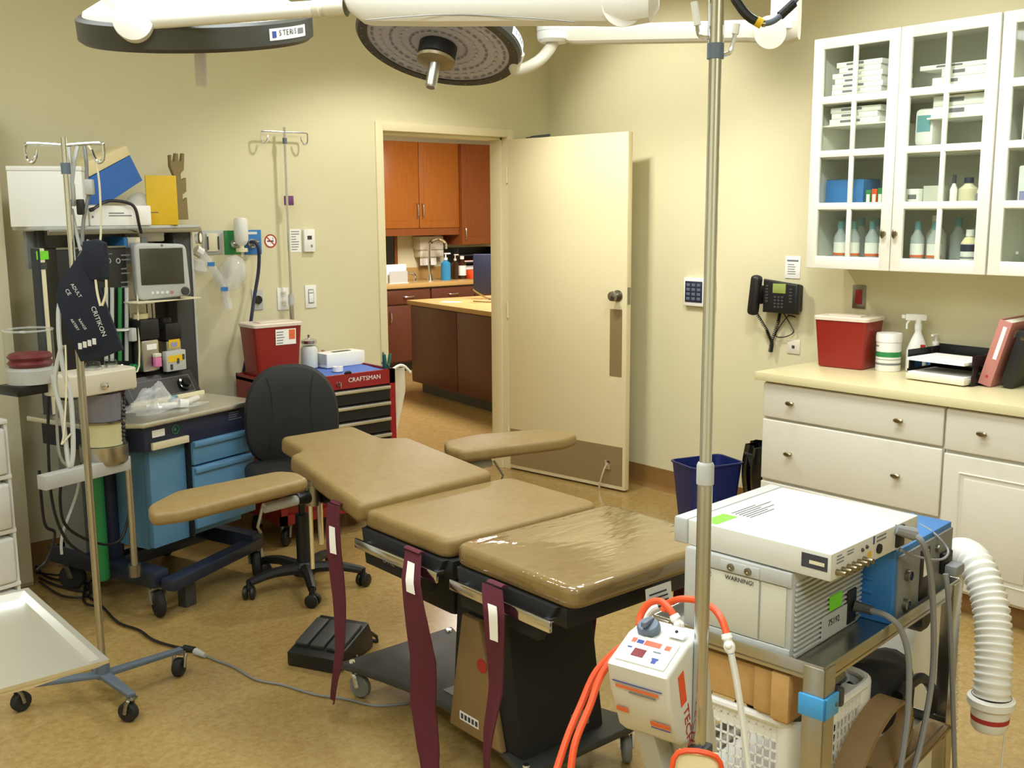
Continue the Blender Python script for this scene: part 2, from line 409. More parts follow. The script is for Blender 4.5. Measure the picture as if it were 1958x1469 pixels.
# coved baseboards
def cove(p0, p1, nrm, h=.13):
    p0, p1, n = Vector(p0), Vector(p1), Vector(nrm); mb = M()
    prof = [(0, h), (.006, h), (.006, .03), (.012, .012), (.028, 0), (0, 0)]
    vs = [p0+n*a+Vector((0, 0, b)) for a, b in prof]+[p1+n*a+Vector((0, 0, b)) for a, b in prof]; k = len(prof)
    mb._add(vs, [(i, (i+1) % k, (i+1) % k+k, i+k) for i in range(k)]+[tuple(range(k)), tuple(range(2*k-1, k-1, -1))]); return mb
struct(cove((XR, 3.0, 0), (XR, YB, 0), (-1, 0, 0)).build('baseboard_right', 'basebd'), 'brown coved vinyl baseboard along the right wall', 'baseboard')
struct(cove((X0, YB, 0), (DX0-.055, YB, 0), (0, -1, 0)).build('baseboard_back', 'basebd'), 'brown coved vinyl baseboard along the back wall', 'baseboard')
# door frame: hollow metal jambs, stops, head, casing
m = M()
m.lo((DX0-.05, YB-.012, 0), (DX0, YB+WT+.012, DH+.05), .003); m.lo((DX1, YB-.012, 0), (DX1+.05, YB+WT+.012, DH+.05), .003)
m.lo((DX0-.0, YB-.012, DH), (DX1, YB+WT+.012, DH+.05), .003)
m.lo((DX0, YB+.045, 0), (DX0+.016, YB+WT-.005, DH), .002); m.lo((DX1-.016, YB+.045, 0), (DX1, YB+WT-.005, DH), .002); m.lo((DX0, YB+.045, DH-.016), (DX1, YB+WT-.005, DH), .002)
struct(m.build('trim_1', 'doorframe'), 'cream hollow metal door frame', 'door frame')
# door leaf, swung a little past square
TH = .1389; LW = .925; LT = .044; LH = 2.115
dr = sempty('door_1', (DX1, YB-.008, 0), -PI/2+TH, 'open cream door held back by a kick-down stop', 'door')
# local: +x along the leaf from the hinge, +y away from the visible face
m = M().lo((0, 0, .012), (LW, LT, LH), .003); m.build('leaf', 'doorleaf', dr)
m = M().lo((.012, -.0015, .035), (LW-.018, 0, .275)); m.build('kick_plate', 'brownplate', dr)
m = M().lo((LW-.118, -.0015, .70), (LW-.03, 0, 1.10)); m.build('push_plate', 'brownplate', dr)
kb = M(); kb.lathe([(.034, 0), (.034, .006), (.014, .01), (.012, .03), (.022, .036), (.030, .052), (.027, .066), (.012, .072), (0, .073)], (LW-.062, 0, 1.18), 20, (0, -1, 0)); kb.build('door_knob', 'satin', dr)
M().lo((LW, .008, 1.13), (LW+.002, LT-.008, 1.23)).build('latch_plate', 'satin', dr)
m = M().lo((LW-.14, -.012, .13), (LW-.10, 0, .185), .002); m.tube([(LW-.12, -.014, .17), (LW-.135, -.03, .12), (LW-.15, -.05, .03), (LW-.15, -.052, .004)], .006, 8, 3); m.cyl((LW-.15, -.052, .0), (LW-.15, -.052, .022), .011, n=12)
m.build('kick_stop', 'chrome', dr)
for z in (.25, 1.05, 1.9): M().cyl((0, -.006, z-.05), (0, -.006, z+.05), .007, n=10).build('hinge', 'doorframe', dr)
# closer arm at the head
m = M().tube([(.18, .02, LH+.006), (.32, .03, LH+.012)], .008, 6); m.tube([(.32, .03, LH+.012), (.02, .16, LH+.014)], .007, 6); m.build('closer_arm', 'darkgrey', dr)

# ================================================================== ceiling fittings (out of frame, they light the room)
for i, (x, y) in enumerate(TROFFERS):
    t = thing('ceiling_troffer', ['long ceiling troffer above the cart', 'long ceiling troffer above the foreground', 'long ceiling troffer left of the camera', 'long ceiling troffer behind the camera', 'long ceiling troffer above the instrument tray'][i], 'ceiling light', (x, y, CEIL), 0, 'ceiling troffers')
    mm = M(); 
    for s in (-1, 1): mm.lo((s*.30-.02, -.6, -.03), (s*.30+.02, .6, 0)); mm.lo((-.32, s*.6-.02, -.03), (.32, s*.6+.02, 0))
    mm.build('frame', 'white', t)
    M().lo((-.28, -.58, -.02), (.28, .58, -.014)).build('diffuser', 'white', t)
for i, (x, y) in enumerate(DOWNLIGHTS):
    t = thing('recessed_downlight', ['round recessed downlight by the doorway', 'round recessed downlight above the counter end', 'round recessed downlight above the right cabinets'][i], 'ceiling light', (x, y, CEIL), 0, 'recessed downlights')
    M().lathe([(.07, -.002), (.095, -.002), (.095, -.012), (.085, -.014), (.07, -.006)], (0, 0, 0), 24).build('trim_ring', 'white', t)

t = thing('wall_washer', 'small adjustable ceiling spotlight aimed at the glazed cabinets', 'ceiling light', (3.1, 2.15, CEIL)); M().lathe([(.05, -.001), (.075, -.001), (.075, -.012), (.05, -.014)], (0, 0, 0), 24).build('trim_ring', 'white', t)  # trim ring for the added cabinet lamp
t = thing('wall_washer', 'small adjustable ceiling spotlight aimed at the right wall by the door', 'ceiling light', (3.42, 4.02, CEIL)); M().lathe([(.05, -.001), (.075, -.001), (.075, -.012), (.05, -.014)], (0, 0, 0), 24).build('trim_ring', 'white', t)
# ================================================================== next room, seen through the doorway
NB = 9.75
def nwall(a, b, nm, lab): struct(M().lo(a, b).build(nm, 'wall'), lab, 'wall')
nwall((2.4, NB, 0), (8.9, NB+.1, 2.7), 'wall_next_back', 'cream wall behind the sink in the next room')
nwall((8.8, YB+WT, 0), (8.9, NB, 2.7), 'wall_next_right', 'cream side wall of the next room')
nwall((2.4, YB+WT, 0), (2.5, NB, 2.7), 'wall_next_left', 'cream far side wall of the next room')
nwall((XR+.1, YB+.02, 0), (8.8, YB+WT, 2.7), 'wall_next_front', 'cream wall on the door side of the next room')
struct(M().lo((2.4, YB+WT, 2.7), (8.9, NB+.1, 2.8)).build('ceiling_next', 'ceiling'), 'plain ceiling of the next room', 'ceiling')
YC = 9.12          # front of the back run
def hz(px, py, Y): return ony(px, py, Y)
ztop = hz(742, 545, YC).z
# long worktop with the sink
xl, xr = 5.4, 8.2
m = M().lo((xl, YC-.02, ztop-.045), (xr, NB-.001, ztop), .004); wt = m.build('worktop', 'counterwood'); tag(wt, 'tan worktop of the sink run in the next room', 'worktop')
tag(M().lo((xl, NB-.022, ztop), (xr, NB-.001, ztop+.13)).build('backsplash', 'counterwood'), 'tan upstand behind the tap in the next room', 'backsplash')
# base units under it
bx = [5.55, 6.02, 6.6, 7.2, 7.8]
edge = hz(792, 600, YC).x
for i in range(len(bx)-1):
    a, b = bx[i], bx[i+1]
    t = thing('base_cabinet', ['dark cherry base cabinet at the left end of the sink run', 'dark cherry base cabinet under the gooseneck tap', 'dark cherry base cabinet right of the sink, behind the island', 'dark cherry base cabinet at the right end of the sink run'][i], 'cabinet', (a, YC, 0))
    w = b-a
    M().lo((.002, .02, .1), (w-.002, .58, ztop-.047)).build('body', 'wooddark', t)
    M().lo((.002, .08, 0), (w-.002, .56, .1)).build('toe_kick', 'black', t)
    d = M().lo((.012, 0, ztop-.21), (w-.012, .02, ztop-.065), .003).build('drawer', 'wooddark', t)
    M().tube([(w*.5-.06, 0, ztop-.135), (w*.5-.05, -.028, ztop-.135), (w*.5+.05, -.028, ztop-.135), (w*.5+.06, 0, ztop-.135)], .006, 6, 3).build('handle', 'steel', d)
    d = M().lo((.012, 0, .12), (w-.012, .02, ztop-.225), .003).build('door', 'wooddark', t)
    hx = w-.05 if i % 2 == 0 else .05
    M().tube([(hx, 0, ztop-.28), (hx, -.03, ztop-.30), (hx, -.03, ztop-.38), (hx, 0, ztop-.40)], .006, 6, 3).build('handle', 'steel', d)
# upper cabinets
YU = 9.40
zt = 2.42; z1 = hz(800, 437, YU).z; zr = hz(800, 447, YU).z
xa, xm, xb = hz(738, 360, YU).x, hz(801, 360, YU).x, hz(878, 360, YU).x; xc = hz(962, 360, YU).x
xa = xm-(xb-xm)
t = thing('wall_cabinet', 'honey-stained double wall cabinet above the sink', 'cabinet', (xa, YU, 0)); w = xb-xa
M().lo((0, .02, z1), (w, NB-YU-.001, zt)).build('body', 'woodmid', t)
M().lo((0, .01, zr-.02), (w, .06, z1)).build('light_rail', 'woodmid', t)
for k in range(2):
    d = M().lo((k*w/2+.004, 0, z1+.004), ((k+1)*w/2-.004, .02, zt), .003); o = d.build('door', 'woodlight', t)
    pm = M().lo((k*w/2+.07, -.003, z1+.08), ((k+1)*w/2-.07, .0, zt-.08), .002); pm.build('panel', 'woodlight', o)
    hx = w/2+(-.035 if k == 0 else .035); zc = hz(805, 405, YU).z
    M().tube([(hx, 0, zc+.09), (hx, -.032, zc+.07), (hx, -.032, zc-.05), (hx, 0, zc-.07)], .007, 6, 3).build('handle', 'steel', o)
zb2 = hz(900, 468, YU).z
t = thing('wall_cabinet', 'darker single wall cabinet right of the sink cabinet, hanging lower', 'cabinet', (xb, YU-.03, 0)); w = xc+.25-xb
M().lo((0, .02, zb2), (w, NB-YU+.029, zt)).build('body', 'woodmid', t)
o = M().lo((.01, 0, zb2+.005), (w-.005, .02, zt), .003).build('door', 'woodmid', t)
M().lo((.09, -.003, zb2+.09), (w-.09, 0, zt-.09), .002).build('panel', 'woodmid', o)
M().tube([(.045, 0, zb2+.20), (.045, -.03, zb2+.18), (.045, -.03, zb2+.08), (.045, 0, zb2+.06)], .006, 6, 3).build('handle', 'steel', o)
# dark mirror panel left of the splash, towel dispenser, tap, bottles ...
a, b = hz(741, 455, NB-.02), hz(760, 540, NB-.02)
t = thing('framed_panel', 'dark framed panel on the wall left of the towel dispenser', 'panel', (a.x-.3, NB-.03, max(b.z+.02, ztop+.132))); w = b.x-a.x+.3; h = a.z-b.z-.03
M().lo((0, 0, 0), (w-.04, .028, h)).build('pane', 'blackgloss', t); M().lo((w-.04, -.01, 0), (w, .028, h), .003).build('frame', 'woodmid', t)
a, b = hz(803, 452, NB-.15), hz(851, 491, NB-.15)
t = thing('towel_dispenser', 'white paper towel dispenser on the wall above the tap', 'dispenser', (a.x, NB-.15, b.z)); w = b.x-a.x; h = a.z-b.z
M().lo((0, 0, h*.35), (w*.95, .148, h), .012).build('cover', 'offwhite', t); M().lo((w*.05, .02, 0), (w*1.0, .148, h*.4), .015).build('lower_housing', 'offwhite', t)
M().ball((w*.45, -.004, h*.72), (.02, .008, .02)).build('window', 'cardboard', t)
M().lo((w*.1, .05, -.09), (w*.75, .056, 0)).build('paper_towel', 'paper', t)
P = hz(822, 541, YC+.33)
t = thing('gooseneck_tap', 'chrome gooseneck tap with two wing handles behind the sink', 'tap', (P.x, YC+.33, ztop))
M().tube([(0, 0, 0), (0, 0, .36), (.03, -.02, .43), (.10, -.05, .45), (.16, -.08, .41), (.165, -.085, .34)], .016, 8, 4).build('spout', 'chrome', t)
M().cyl((0, 0, 0), (0, 0, .06), .035, .025).build('base', 'chrome', t)
for s in (-1, 1): M().tube([(s*.2, 0, 0), (s*.2, 0, .055), (s*.24, -.01, .08), (s*.36, -.02, .10)], .014, 8, 3).build('wing_handle', 'chrome', t)
P = hz(760, 548, YC+.12)
t = thing('card_stand', 'small white card holder on the worktop left of the tap', 'holder', (P.x, YC+.12, ztop))
M().lo((-.12, .02, 0), (.13, .03, .2)).build('back', 'paper', t); M().lo((-.11, -.02, .0), (.12, -.015, .13)).build('front', 'lightgrey', t); M().lo((-.12, -.025, 0), (.13, .03, .006)).build('foot', 'paper', t)
def pump_bottle(px, name, lab, body, capm, h, r, Y):
    P = hz(px, 545, Y); t = thing(name, lab, 'bottle', (P.x, Y, ztop))
    M().lathe([(0, 0), (r, 0), (r, h*.62), (r*.35, h*.72), (r*.35, h*.75), (0, h*.75)], (0, 0, 0), 14).build('body', body, t)
    M().lathe([(r*.4, h*.74), (r*.4, h*.82), (r*.15, h*.82), (r*.15, h*.95), (0, h*.95)], (0, 0, 0), 10).box((r*.4, 0, h*.97), (r*1.4, r*.5, h*.05), .002).build('pump', capm, t); return t
pump_bottle(853, 'soap_bottle', 'blue liquid soap pump bottle beside the tap', 'soapblue', 'white', .30, .055, YC+.2)
pump_bottle(871, 'pump_bottle', 'dark brown pump bottle with white pump between blue soap and labelled bottle', 'amberglass', 'offwhite', .28, .04, YC+.25)
P = hz(884, 545, YC+.25); t = thing('antiseptic_bottle', 'brown antiseptic bottle with white cap and label', 'bottle', (P.x, YC+.25, ztop))
M().lathe([(0, 0), (.045, 0), (.045, .17), (.02, .2), (.02, .22), (0, .22)], (0, 0, 0), 14).build('body', 'amberglass', t); M().cyl((0, 0, .22), (0, 0, .255), .024).build('cap', 'white', t); M().lathe([(.0462, .04), (.0462, .15)], (0, 0, 0), 14).build('label_wrap', 'paper', t)
# black organiser with trays
a, b = hz(873, 475, NB-.25), hz(958, 542, NB-.25)
t = thing('desk_organizer', 'black desk organizer with shelves of folders under the low cabinet', 'organizer', (a.x, NB-.27, ztop)); w = b.x-a.x; h = a.z-ztop
M().lo((0, .25, 0), (w, .262, h)).build('back', 'black', t); M().lo((0, 0, 0), (.012, .25, h)).build('side', 'black', t); M().lo((w-.012, 0, 0), (w, .25, h)).build('side', 'black', t)
for k in range(4): M().lo((.012, 0, k*h/4), (w-.012, .25, k*h/4+.008)).build('shelf', 'darkgrey', t)
fo = thing('red_folder', 'red folder lying in the black organizer', 'folder', (a.x+.1, NB-.26, ztop+h/2+.009)); M().lo((0, 0, 0), (w-.15, .2, .02), .003).build('cover', 'redglossy', fo); M().lo((.004, -.004, .005), (w-.16, 0, .016)).build('sheets', 'paper', fo)
fo = thing('paper_stack', 'stack of papers in the black organizer below the red folder', 'papers', (a.x+.08, NB-.26, ztop+h/4+.009)); M().lo((0, 0, 0), (w-.2, .2, .025)).build('sheets', 'paper', fo); M().lo((.05, .0, .026), (w-.25, .2, .04)).build('upper_sheets', 'lightgrey', fo)
P = hz(897, 545, YC+.2); o = M().lo((0, 0, 0), (.16, .1, .1), .01).build('yellow_box', 'orange', loc=(P.x, YC+.16, ztop)); tag(o, 'small orange box on the worktop beside the labelled bottle', 'box')
# island
A = hz(786, 574, 8.05); zi = A.z; 
t = thing('kitchen_island', 'dark cherry island with a tan top in the next room', 'island', (A.x, 8.05, 0), -R_(97))
IL = 2.6; ID = .95
M().lo((-.03, -.03, zi-.04), (IL, ID, zi), .004).build('top', 'counterwood', t)
M().lo((.0, .0, .10), (IL-.03, ID-.03, zi-.041)).build('body', 'wooddark', t)
M().lo((.06, .07, 0), (IL-.08, ID-.08, .1)).build('toe_kick', 'darkgrey', t)
for k in range(3): M().lo((.004+k*.85, -.008, .11), (.845+k*.85, 0, zi-.05), .002).build('side_panel', 'wooddark', t)
# monitor seen from behind on the island with cables
P = onz(930, 572, zi)
t = thing('monitor', 'blue-black monitor back standing on the island', 'monitor', (P.x, P.y, zi), -R_(40)); 
M().lo((-.12, -.02, .05), (.5, .02, .42), .01).build('housing', 'navy', t); M().lo((.1, -.015, .006), (.2, .03, .06), .003).build('stem', 'darkgrey', t); M().lo((.02, -.09, 0), (.3, .09, .008), .003).build('foot', 'darkgrey', t)
P = onz(905, 580, zi); o = M().tube([Vector((0, 0, .02)), Vector((.12, -.1, .012)), Vector((.3, -.02, .012)), Vector((.25, .12, .03)), Vector((.1, .08, .09)), Vector((.02, .02, .12))], .008, 6, 5).build('cable', 'cardboard', loc=(P.x, P.y, zi)); tag(o, 'loop of cable on the island in front of the monitor', 'cable')
P = onz(862, 578, zi); o = M().lo((-.05, -.09, 0), (.05, .09, .002)).build('note_sheet', 'paper', loc=(P.x, P.y, zi+.0005), rotz=.5); tag(o, 'small white sheet lying on the island top', 'paper')
t = thing('ceiling_troffer', 'long fluorescent troffer in the ceiling of the next room', 'ceiling light', (6.2, 7.2, 2.7)); M().lo((-.32, -.92, -.05), (.32, .92, 0)).build('frame', 'white', t)
# ================================================================== right wall: base units, counter, wall cabinets
XF = 4.062                      # face of the base units
CZ0, CZ1 = .876, .915
o = M().lo((4.038, .35, CZ0), (XR-.001, 2.9875, CZ1), .002).build('countertop', 'laminate'); tag(o, 'long cream laminate countertop on the white base cabinets', 'countertop')
def oval_knob(mb_parent, y, z, x=0):
    mb = M(); mb.lathe([(.006, 0), (.005, .014), (.011, .018), (.0135, .024), (.009, .029), (0, .03)], (0, 0, 0), 12, (-1, 0, 0))
    for i, v in enumerate(mb.v): mb.v[i] = (v[0]+x, v[1]*1.7+y, v[2]*.85+z)
    return mb.build('knob', 'pewter', mb_parent)
def front(parent, y0, y1, z0, z1, name, panel=False):
    o = M().lo((0, y0+.003, z0+.003), (.02, y1-.003, z1-.003), .006, 3).build(name, 'cabwhite_low', parent)
    if panel:
        a, b, c, d = y0+.075, y1-.075, z0+.075, z1-.075
        mb = M(); 
        mb.tube([(0, a, c), (0, b, c), (0, b, d), (0, a, d)], .006, 6, closed=True); mb.lo((-.006, a+.02, c+.02), (.001, b-.02, d-.02), .005); mb.build('raised_panel', 'cabwhite_low', o)
    return o
def base_unit(y0, y1, lab):
    t = thing('base_cabinet', lab, 'cabinet', (XF, 0, 0))
    M().lo((.02, y0+.001, .1), (XR-XF-.002, y1-.001, CZ0-.001)).build('body', 'cabwhite_low', t)
    M().lo((.07, y0+.001, 0), (XR-XF-.002, y1-.001, .1)).build('toe_kick', 'basebd', t); return t
U1a, U1b = 2.058, 2.955
t = base_unit(U1a, U1b, 'white base cabinet of wide drawers at the end of the counter')
for z0, z1, zk in ((.70, .868, .786), (.40, .695, .546), (.11, .393, .27)):
    d = front(t, U1a, U1b, z0, z1, 'drawer')
    for y in (2.79, 2.248): oval_knob(d, y, zk)
t = base_unit(1.60, 2.054, 'white base cabinet with one drawer over a raised panel door')
d = front(t, 1.60, 2.054, .69, .868, 'drawer'); oval_knob(d, 1.89, .785)
d = front(t, 1.60, 2.054, .11, .683, 'door', True); oval_knob(d, 1.64, .60)
t = base_unit(1.15, 1.597, 'white base cabinet at the right edge of the picture')
d = front(t, 1.15, 1.597, .69, .868, 'drawer'); oval_knob(d, 1.39, .785)
d = front(t, 1.15, 1.597, .11, .683, 'door', True); oval_knob(d, 1.56, .60)

# wall cabinets with glazed doors
XU = 4.341; UZ0, UZ1 = 1.394, 2.447
PR = [(1.452, 1.668), (1.70, 1.908), (1.94, 2.150), (2.185, 2.397)]      # pane rows
def wall_unit(ya, yb, lab, ndoor, shelves=(1.672, 1.912, 2.158)):
    t = thing('wall_cabinet', lab, 'cabinet', (XU, 0, 0)); D = XR-XU-.002
    M().lo((.02, ya, UZ0), (D, ya+.016, UZ1)).build('side', 'cabwhite', t); M().lo((.02, yb-.016, UZ0), (D, yb, UZ1)).build('side', 'cabwhite', t)
    M().lo((.02, ya+.016, UZ0+.02), (D, yb-.016, UZ0+.038)).build('bottom', 'cabwhite', t); M().lo((.02, ya+.016, UZ1-.018), (D, yb-.016, UZ1)).build('top', 'cabwhite', t)
    M().lo((D-.008, ya+.016, UZ0+.02), (D, yb-.016, UZ1-.018)).build('back', 'cabin', t)
    for z in shelves: M().lo((.035, ya+.017, z-.009), (D-.009, yb-.017, z+.009)).build('shelf', 'cabwhite', t)
    w = (yb-ya)/ndoor
    for k in range(ndoor):
        a, b = yb-(k+1)*w+.002, yb-k*w-.002
        mb = M(); st = .052; mu = .011
        mb.lo((0, a, UZ0), (.02, a+st, UZ1), .004); mb.lo((0, b-st, UZ0), (.02, b, UZ1), .004)
        mb.lo((0, a+st-.004, UZ0), (.02, b-st+.004, PR[0][0]), .004); mb.lo((0, a+st-.004, PR[3][1]), (.02, b-st+.004, UZ1), .004)
        for i in range(3): mb.lo((.001, a+st-.003, PR[i][1]), (.018, b-st+.003, PR[i+1][0]), .005)
        mid = (a+b)/2
        for i in range(4): mb.lo((.001, mid-mu, PR[i][0]-.004), (.018, mid+mu, PR[i][1]+.004), .005)
        d = mb.build('door', 'cabwhite', t)
        for i in range(4):
            for (p, q) in ((a+st, mid-mu), (mid+mu, b-st)):
                M().lo((.008, p-.002, PR[i][0]-.002), (.011, q+.002, PR[i][1]+.002)).build('pane', 'pane', d)
        ky = a+.026 if k == 0 and ndoor == 2 else b-.026
        kb = M(); kb.lathe([(.006, 0), (.005, .014), (.011, .018), (.0135, .024), (.009, .029), (0, .03)], (0, 0, 0), 12, (-1, 0, 0))
        for i, v in enumerate(kb.v): kb.v[i] = (v[0], v[1]*.8+ky, v[2]*1.6+1.56)
        kb.build('knob', 'pewter', d)
    return t
CA, CB = 2.062, 2.936
wall_unit(CA, CB, 'white wall cabinet with two glazed doors over the counter', 2)
wall_unit(1.18, 2.057, 'white glazed wall cabinet at the right edge of the picture', 2)
ZS = [UZ0+.0385, 1.6815, 1.9215, 2.1675]      # standing heights inside
# --- contents: flat glove-type cartons on the upper shelves
def carton(y0, y1, x0, x1, z0, h, lab, txt=None, m_='paper', dx=0, seed=0, group=None):
    t = thing('flat_carton', lab, 'carton', (x0+dx, (y0+y1)/2, z0), 0, group)
    w = y1-y0
    M().lo((0, -w/2, 0), (x1-x0, w/2, h-.001), .001).build('body', m_, t)
    mb = M(); lines(mb, (-.0001, w*.28, h*.25), (0, -1, 0), (0, 0, 1), w*.42, h*.5, 1, seed, .8); mb.build('print', 'inkgrey', t)
    if txt: text(txt, t, (-.0005, w*.02, h*.2), (0, -1, 0), (0, 0, 1), h*.75, 'inkgrey')
    return t
_ord = ['bottom', 'second', 'third', 'fourth', 'fifth', 'sixth', 'seventh']
for k in range(7):
    sh = (.0, .004, -.003, .006, .0, .01, .004)[k]
    carton(2.605+sh, 2.875-abs(sh)*3-k*.004, XU+.045, XU+.31, ZS[3]+k*.024, .024, 'white carton, %s in the stack of seven behind the left glass door' % _ord[k], ('850', '850', '800', '800', '850', '800', '750')[k], 'paper', seed=k, group='cartons on the top shelf')
for k in range(3):
    sh = (.0, .01, -.004)[k]
    carton(2.61+sh, 2.865-abs(sh), XU+.045, XU+.31, ZS[2]+.155+k*.026-.02, .026, 'white carton, %s of three on the rack behind the left glass door' % _ord[k], ('560', '850', '510')[k], 'paper', seed=20+k, group='cartons on the raised wire rack')
tag(M().lo((XU+.04, 2.56, ZS[2]+.128), (XU+.315, 2.915, ZS[2]+.1345)).build('rack_shelf', 'cabwhite'), 'thin white rack shelf carrying three cartons behind the left glass door', 'shelf')
_r2 = [(2.10, 2.44, .02), (2.12, 2.37, .035), (2.11, 2.33, .035), (2.09, 2.43, .02)]
zz = ZS[3]
for k, (a, b, h) in enumerate(_r2):
    carton(a, b, XU+.05, XU+.31, zz, h, 'white carton, %s in the stack of four behind the right glass door' % _ord[k], None, 'paper', seed=30+k, group='cartons behind the right door'); zz += h
tag(M().lo((XU+.04, 2.08, ZS[2]+.128), (XU+.315, 2.38, ZS[2]+.1345)).build('rack_shelf', 'cabwhite'), 'thin white rack shelf behind the right glass door', 'shelf')
for k in range(2): carton(2.10, 2.36, XU+.05, XU+.31, ZS[2]+.135+k*.045, .045, 'white flat carton, %s of the two on the rack behind the right glass door' % ('lower', 'upper')[k], None, 'paper', seed=40+k, group='cartons on the right rack')
t = thing('wipe_pack', 'pale blue and white soft pack on the rack behind the right glass door', 'pack', (XU+.07, 2.41, ZS[2]+.02)); M().box((.05, 0, .08), (.1, .09, .16), .02).build('body', 'white', t); M().lo((-.001, -.03, .06), (.002, .03, .13)).build('label_panel', 'aquacap', t)
# third shelf
t = thing('blue_box', 'teal blue box on the shelf behind the left glass door', 'box', (XU+.09, 2.80, ZS[1])); M().lo((0, -.10, 0), (.15, .10, .125), .003).build('body', 'devblue', t); M().lo((.002, -.098, .1255), (.148, .098, .1275)).build('lid_flap', 'teal', t)
for k, (y, c) in enumerate(((2.662, 'green'), (2.632, 'orange'), (2.602, 'green'))):
    t = thing('suture_box', ['green suture box beside the teal blue box', 'orange suture box between two green boxes', 'green suture box nearest the door knob'][k], 'box', (XU+.07, y, ZS[1]), 0, 'suture boxes'); M().lo((0, -.013, 0), (.1, .013, .075+.004*k), .001).build('body', c, t); M().lo((-.001, -.008, .02), (.0, .008, .055)).build('label_panel', 'paper', t)
t = thing('white_carton', 'white carton on the shelf behind the right glass door, in front of another', 'carton', (XU+.06, 2.44, ZS[1])); M().lo((0, -.03, 0), (.08, .035, .075), .002).build('body', 'paper', t); M().lo((-.001, -.02, .03), (0, .02, .05)).build('label_panel', 'inkgrey', t)
t = thing('white_carton', 'pale carton right of the white carton behind the right glass door', 'carton', (XU+.09, 2.36, ZS[1])); M().lo((0, -.045, 0), (.09, .045, .085), .002).build('body', 'cabin', t); M().lo((.0, -.045, .085), (.09, .045, .087)).build('flap', 'paper', t)
def bottle(x, y, z, h, r, lab, body='translucent', cap='aquacap', label='paper', band='orangelabel', group=None, caph=.18, kind='bottle'):
    t = thing('reagent_bottle', lab, kind, (x, y, z), 0, group)
    M().lathe([(0, 0), (r*.95, 0), (r, .006), (r, h*.58), (r*.45, h*.75), (r*.42, h*.8), (0, h*.8)], (0, 0, 0), 14).build('body', body, t)
    M().cyl((0, 0, h*.79), (0, 0, h*(.82+caph*.9)), r*.5, r*.48, 12).build('cap', cap, t)
    if label: M().lathe([(r*1.01, h*.12), (r*1.01, h*.45)], (0, 0, 0), 14).build('label_wrap', label, t)
    if band: M().lathe([(r*1.02, h*.12), (r*1.02, h*.18)], (0, 0, 0), 14).build('label_band', band, t)
    return t
for k, y in enumerate((2.815, 2.745, 2.65, 2.58)):
    t = bottle(XU+.10, y, ZS[0], .185, .030, ['clear bottle with orange-banded label, first from the left edge of the lower left pane', 'clear bottle with orange-banded label, second from the left edge of the cabinet', 'clear bottle with orange-banded label, third from the left edge of the cabinet', 'clear bottle with orange-banded label beside the left door knob'][k], 'frost', 'aquacap', 'paper', 'orangelabel', 'orange-banded bottles')
for k, y in enumerate((2.425, 2.345)): bottle(XU+.10, y, ZS[0], .185, .030, ['clear bottle with orange-banded label just right of the right door knob', 'clear bottle with orange-banded label, second behind the right glass door'][k], 'frost', 'aquacap', 'paper', 'orangelabel', 'orange-banded bottles')
for k, y in enumerate((2.86, 2.78, 2.70, 2.61, 2.30, 2.21)): bottle(XU+.22, y, ZS[0], .20, .033, 'clear bottle with aqua cap in the back row, number %s from the left' % ['one', 'two', 'three', 'four', 'five', 'six'][k], 'frost', 'aquacap', None, None, 'aqua-capped bottles in the back row')
bottle(XU+.20, 2.39, ZS[0], .21, .045, 'frosted bottle with white cap standing behind the right glass door', 'translucent', 'white', None, None)
t = bottle(XU+.08, 2.175, ZS[0], .15, .036, 'white bottle with tan shoulder and blue label at the lower right pane', 'white', 'white', None, None); M().lathe([(.0368, .055), (.0368, .085)], (0, 0, 0), 14).build('label_wrap', 'navy', t); M().lathe([(.0365, .089), (.02, .115)], (0, 0, 0), 14).build('shoulder', 'foamcream', t); M().lathe([(.0369, .025), (.0369, .032)], (0, 0, 0), 14).build('label_band', 'inkgrey', t)
bottle(XU+.07, 2.255, ZS[1], .12, .016, 'slim white dropper bottle with dark tip behind the right glass door', 'white', 'ink', None, None, caph=.3)
bottle(XU+.09, 2.20, ZS[1], .12, .04, 'squat yellow bottle with blue lid behind the right glass door', 'cream', 'navy', None, None)
bottle(XU+.16, 2.12, ZS[1], .19, .04, 'tall pale wash bottle behind the right glass door', 'translucent', 'lightgrey', None, None)
t = thing('purple_tub', 'white tub with purple label lying behind the right glass door', 'tub', (XU+.10, 2.13, ZS[1])); M().lathe([(0, 0), (.035, 0), (.035, .06), (.03, .065), (0, .065)], (0, 0, 0), 14).build('body', 'white', t); M().lathe([(.0355, .02), (.0355, .05)], (0, 0, 0), 14).build('label_wrap', 'lavender', t)
# right cabinet, its first panes only
for k, (z, h, c) in enumerate(((ZS[2], .19, 'white'), (ZS[1], .16, 'white'))):
    t = thing('supply_pack', ['white and lavender pack on the upper shelf of the right cabinet', 'white and lavender pack on the middle shelf of the right cabinet'][k], 'pack', (XU+.08, 1.93, z)); M().lo((0, -.06, 0), (.12, .06, h), .008).build('body', c, t); M().lo((-.001, -.05, .01), (0, .05, h*.35)).build('label_panel', 'lavender', t)
for k in range(3): bottle(XU+.09, 1.975-.045*k, ZS[0], .06, .016, ['small glass vial nearest the cabinet seam', 'small glass vial, second from the cabinet seam', 'small glass vial, third from the cabinet seam'][k], 'clear', 'lightgrey', None, None, 'vials in the right cabinet', kind='vial')

# ================================================================== on the counter
CT = CZ1+.0005
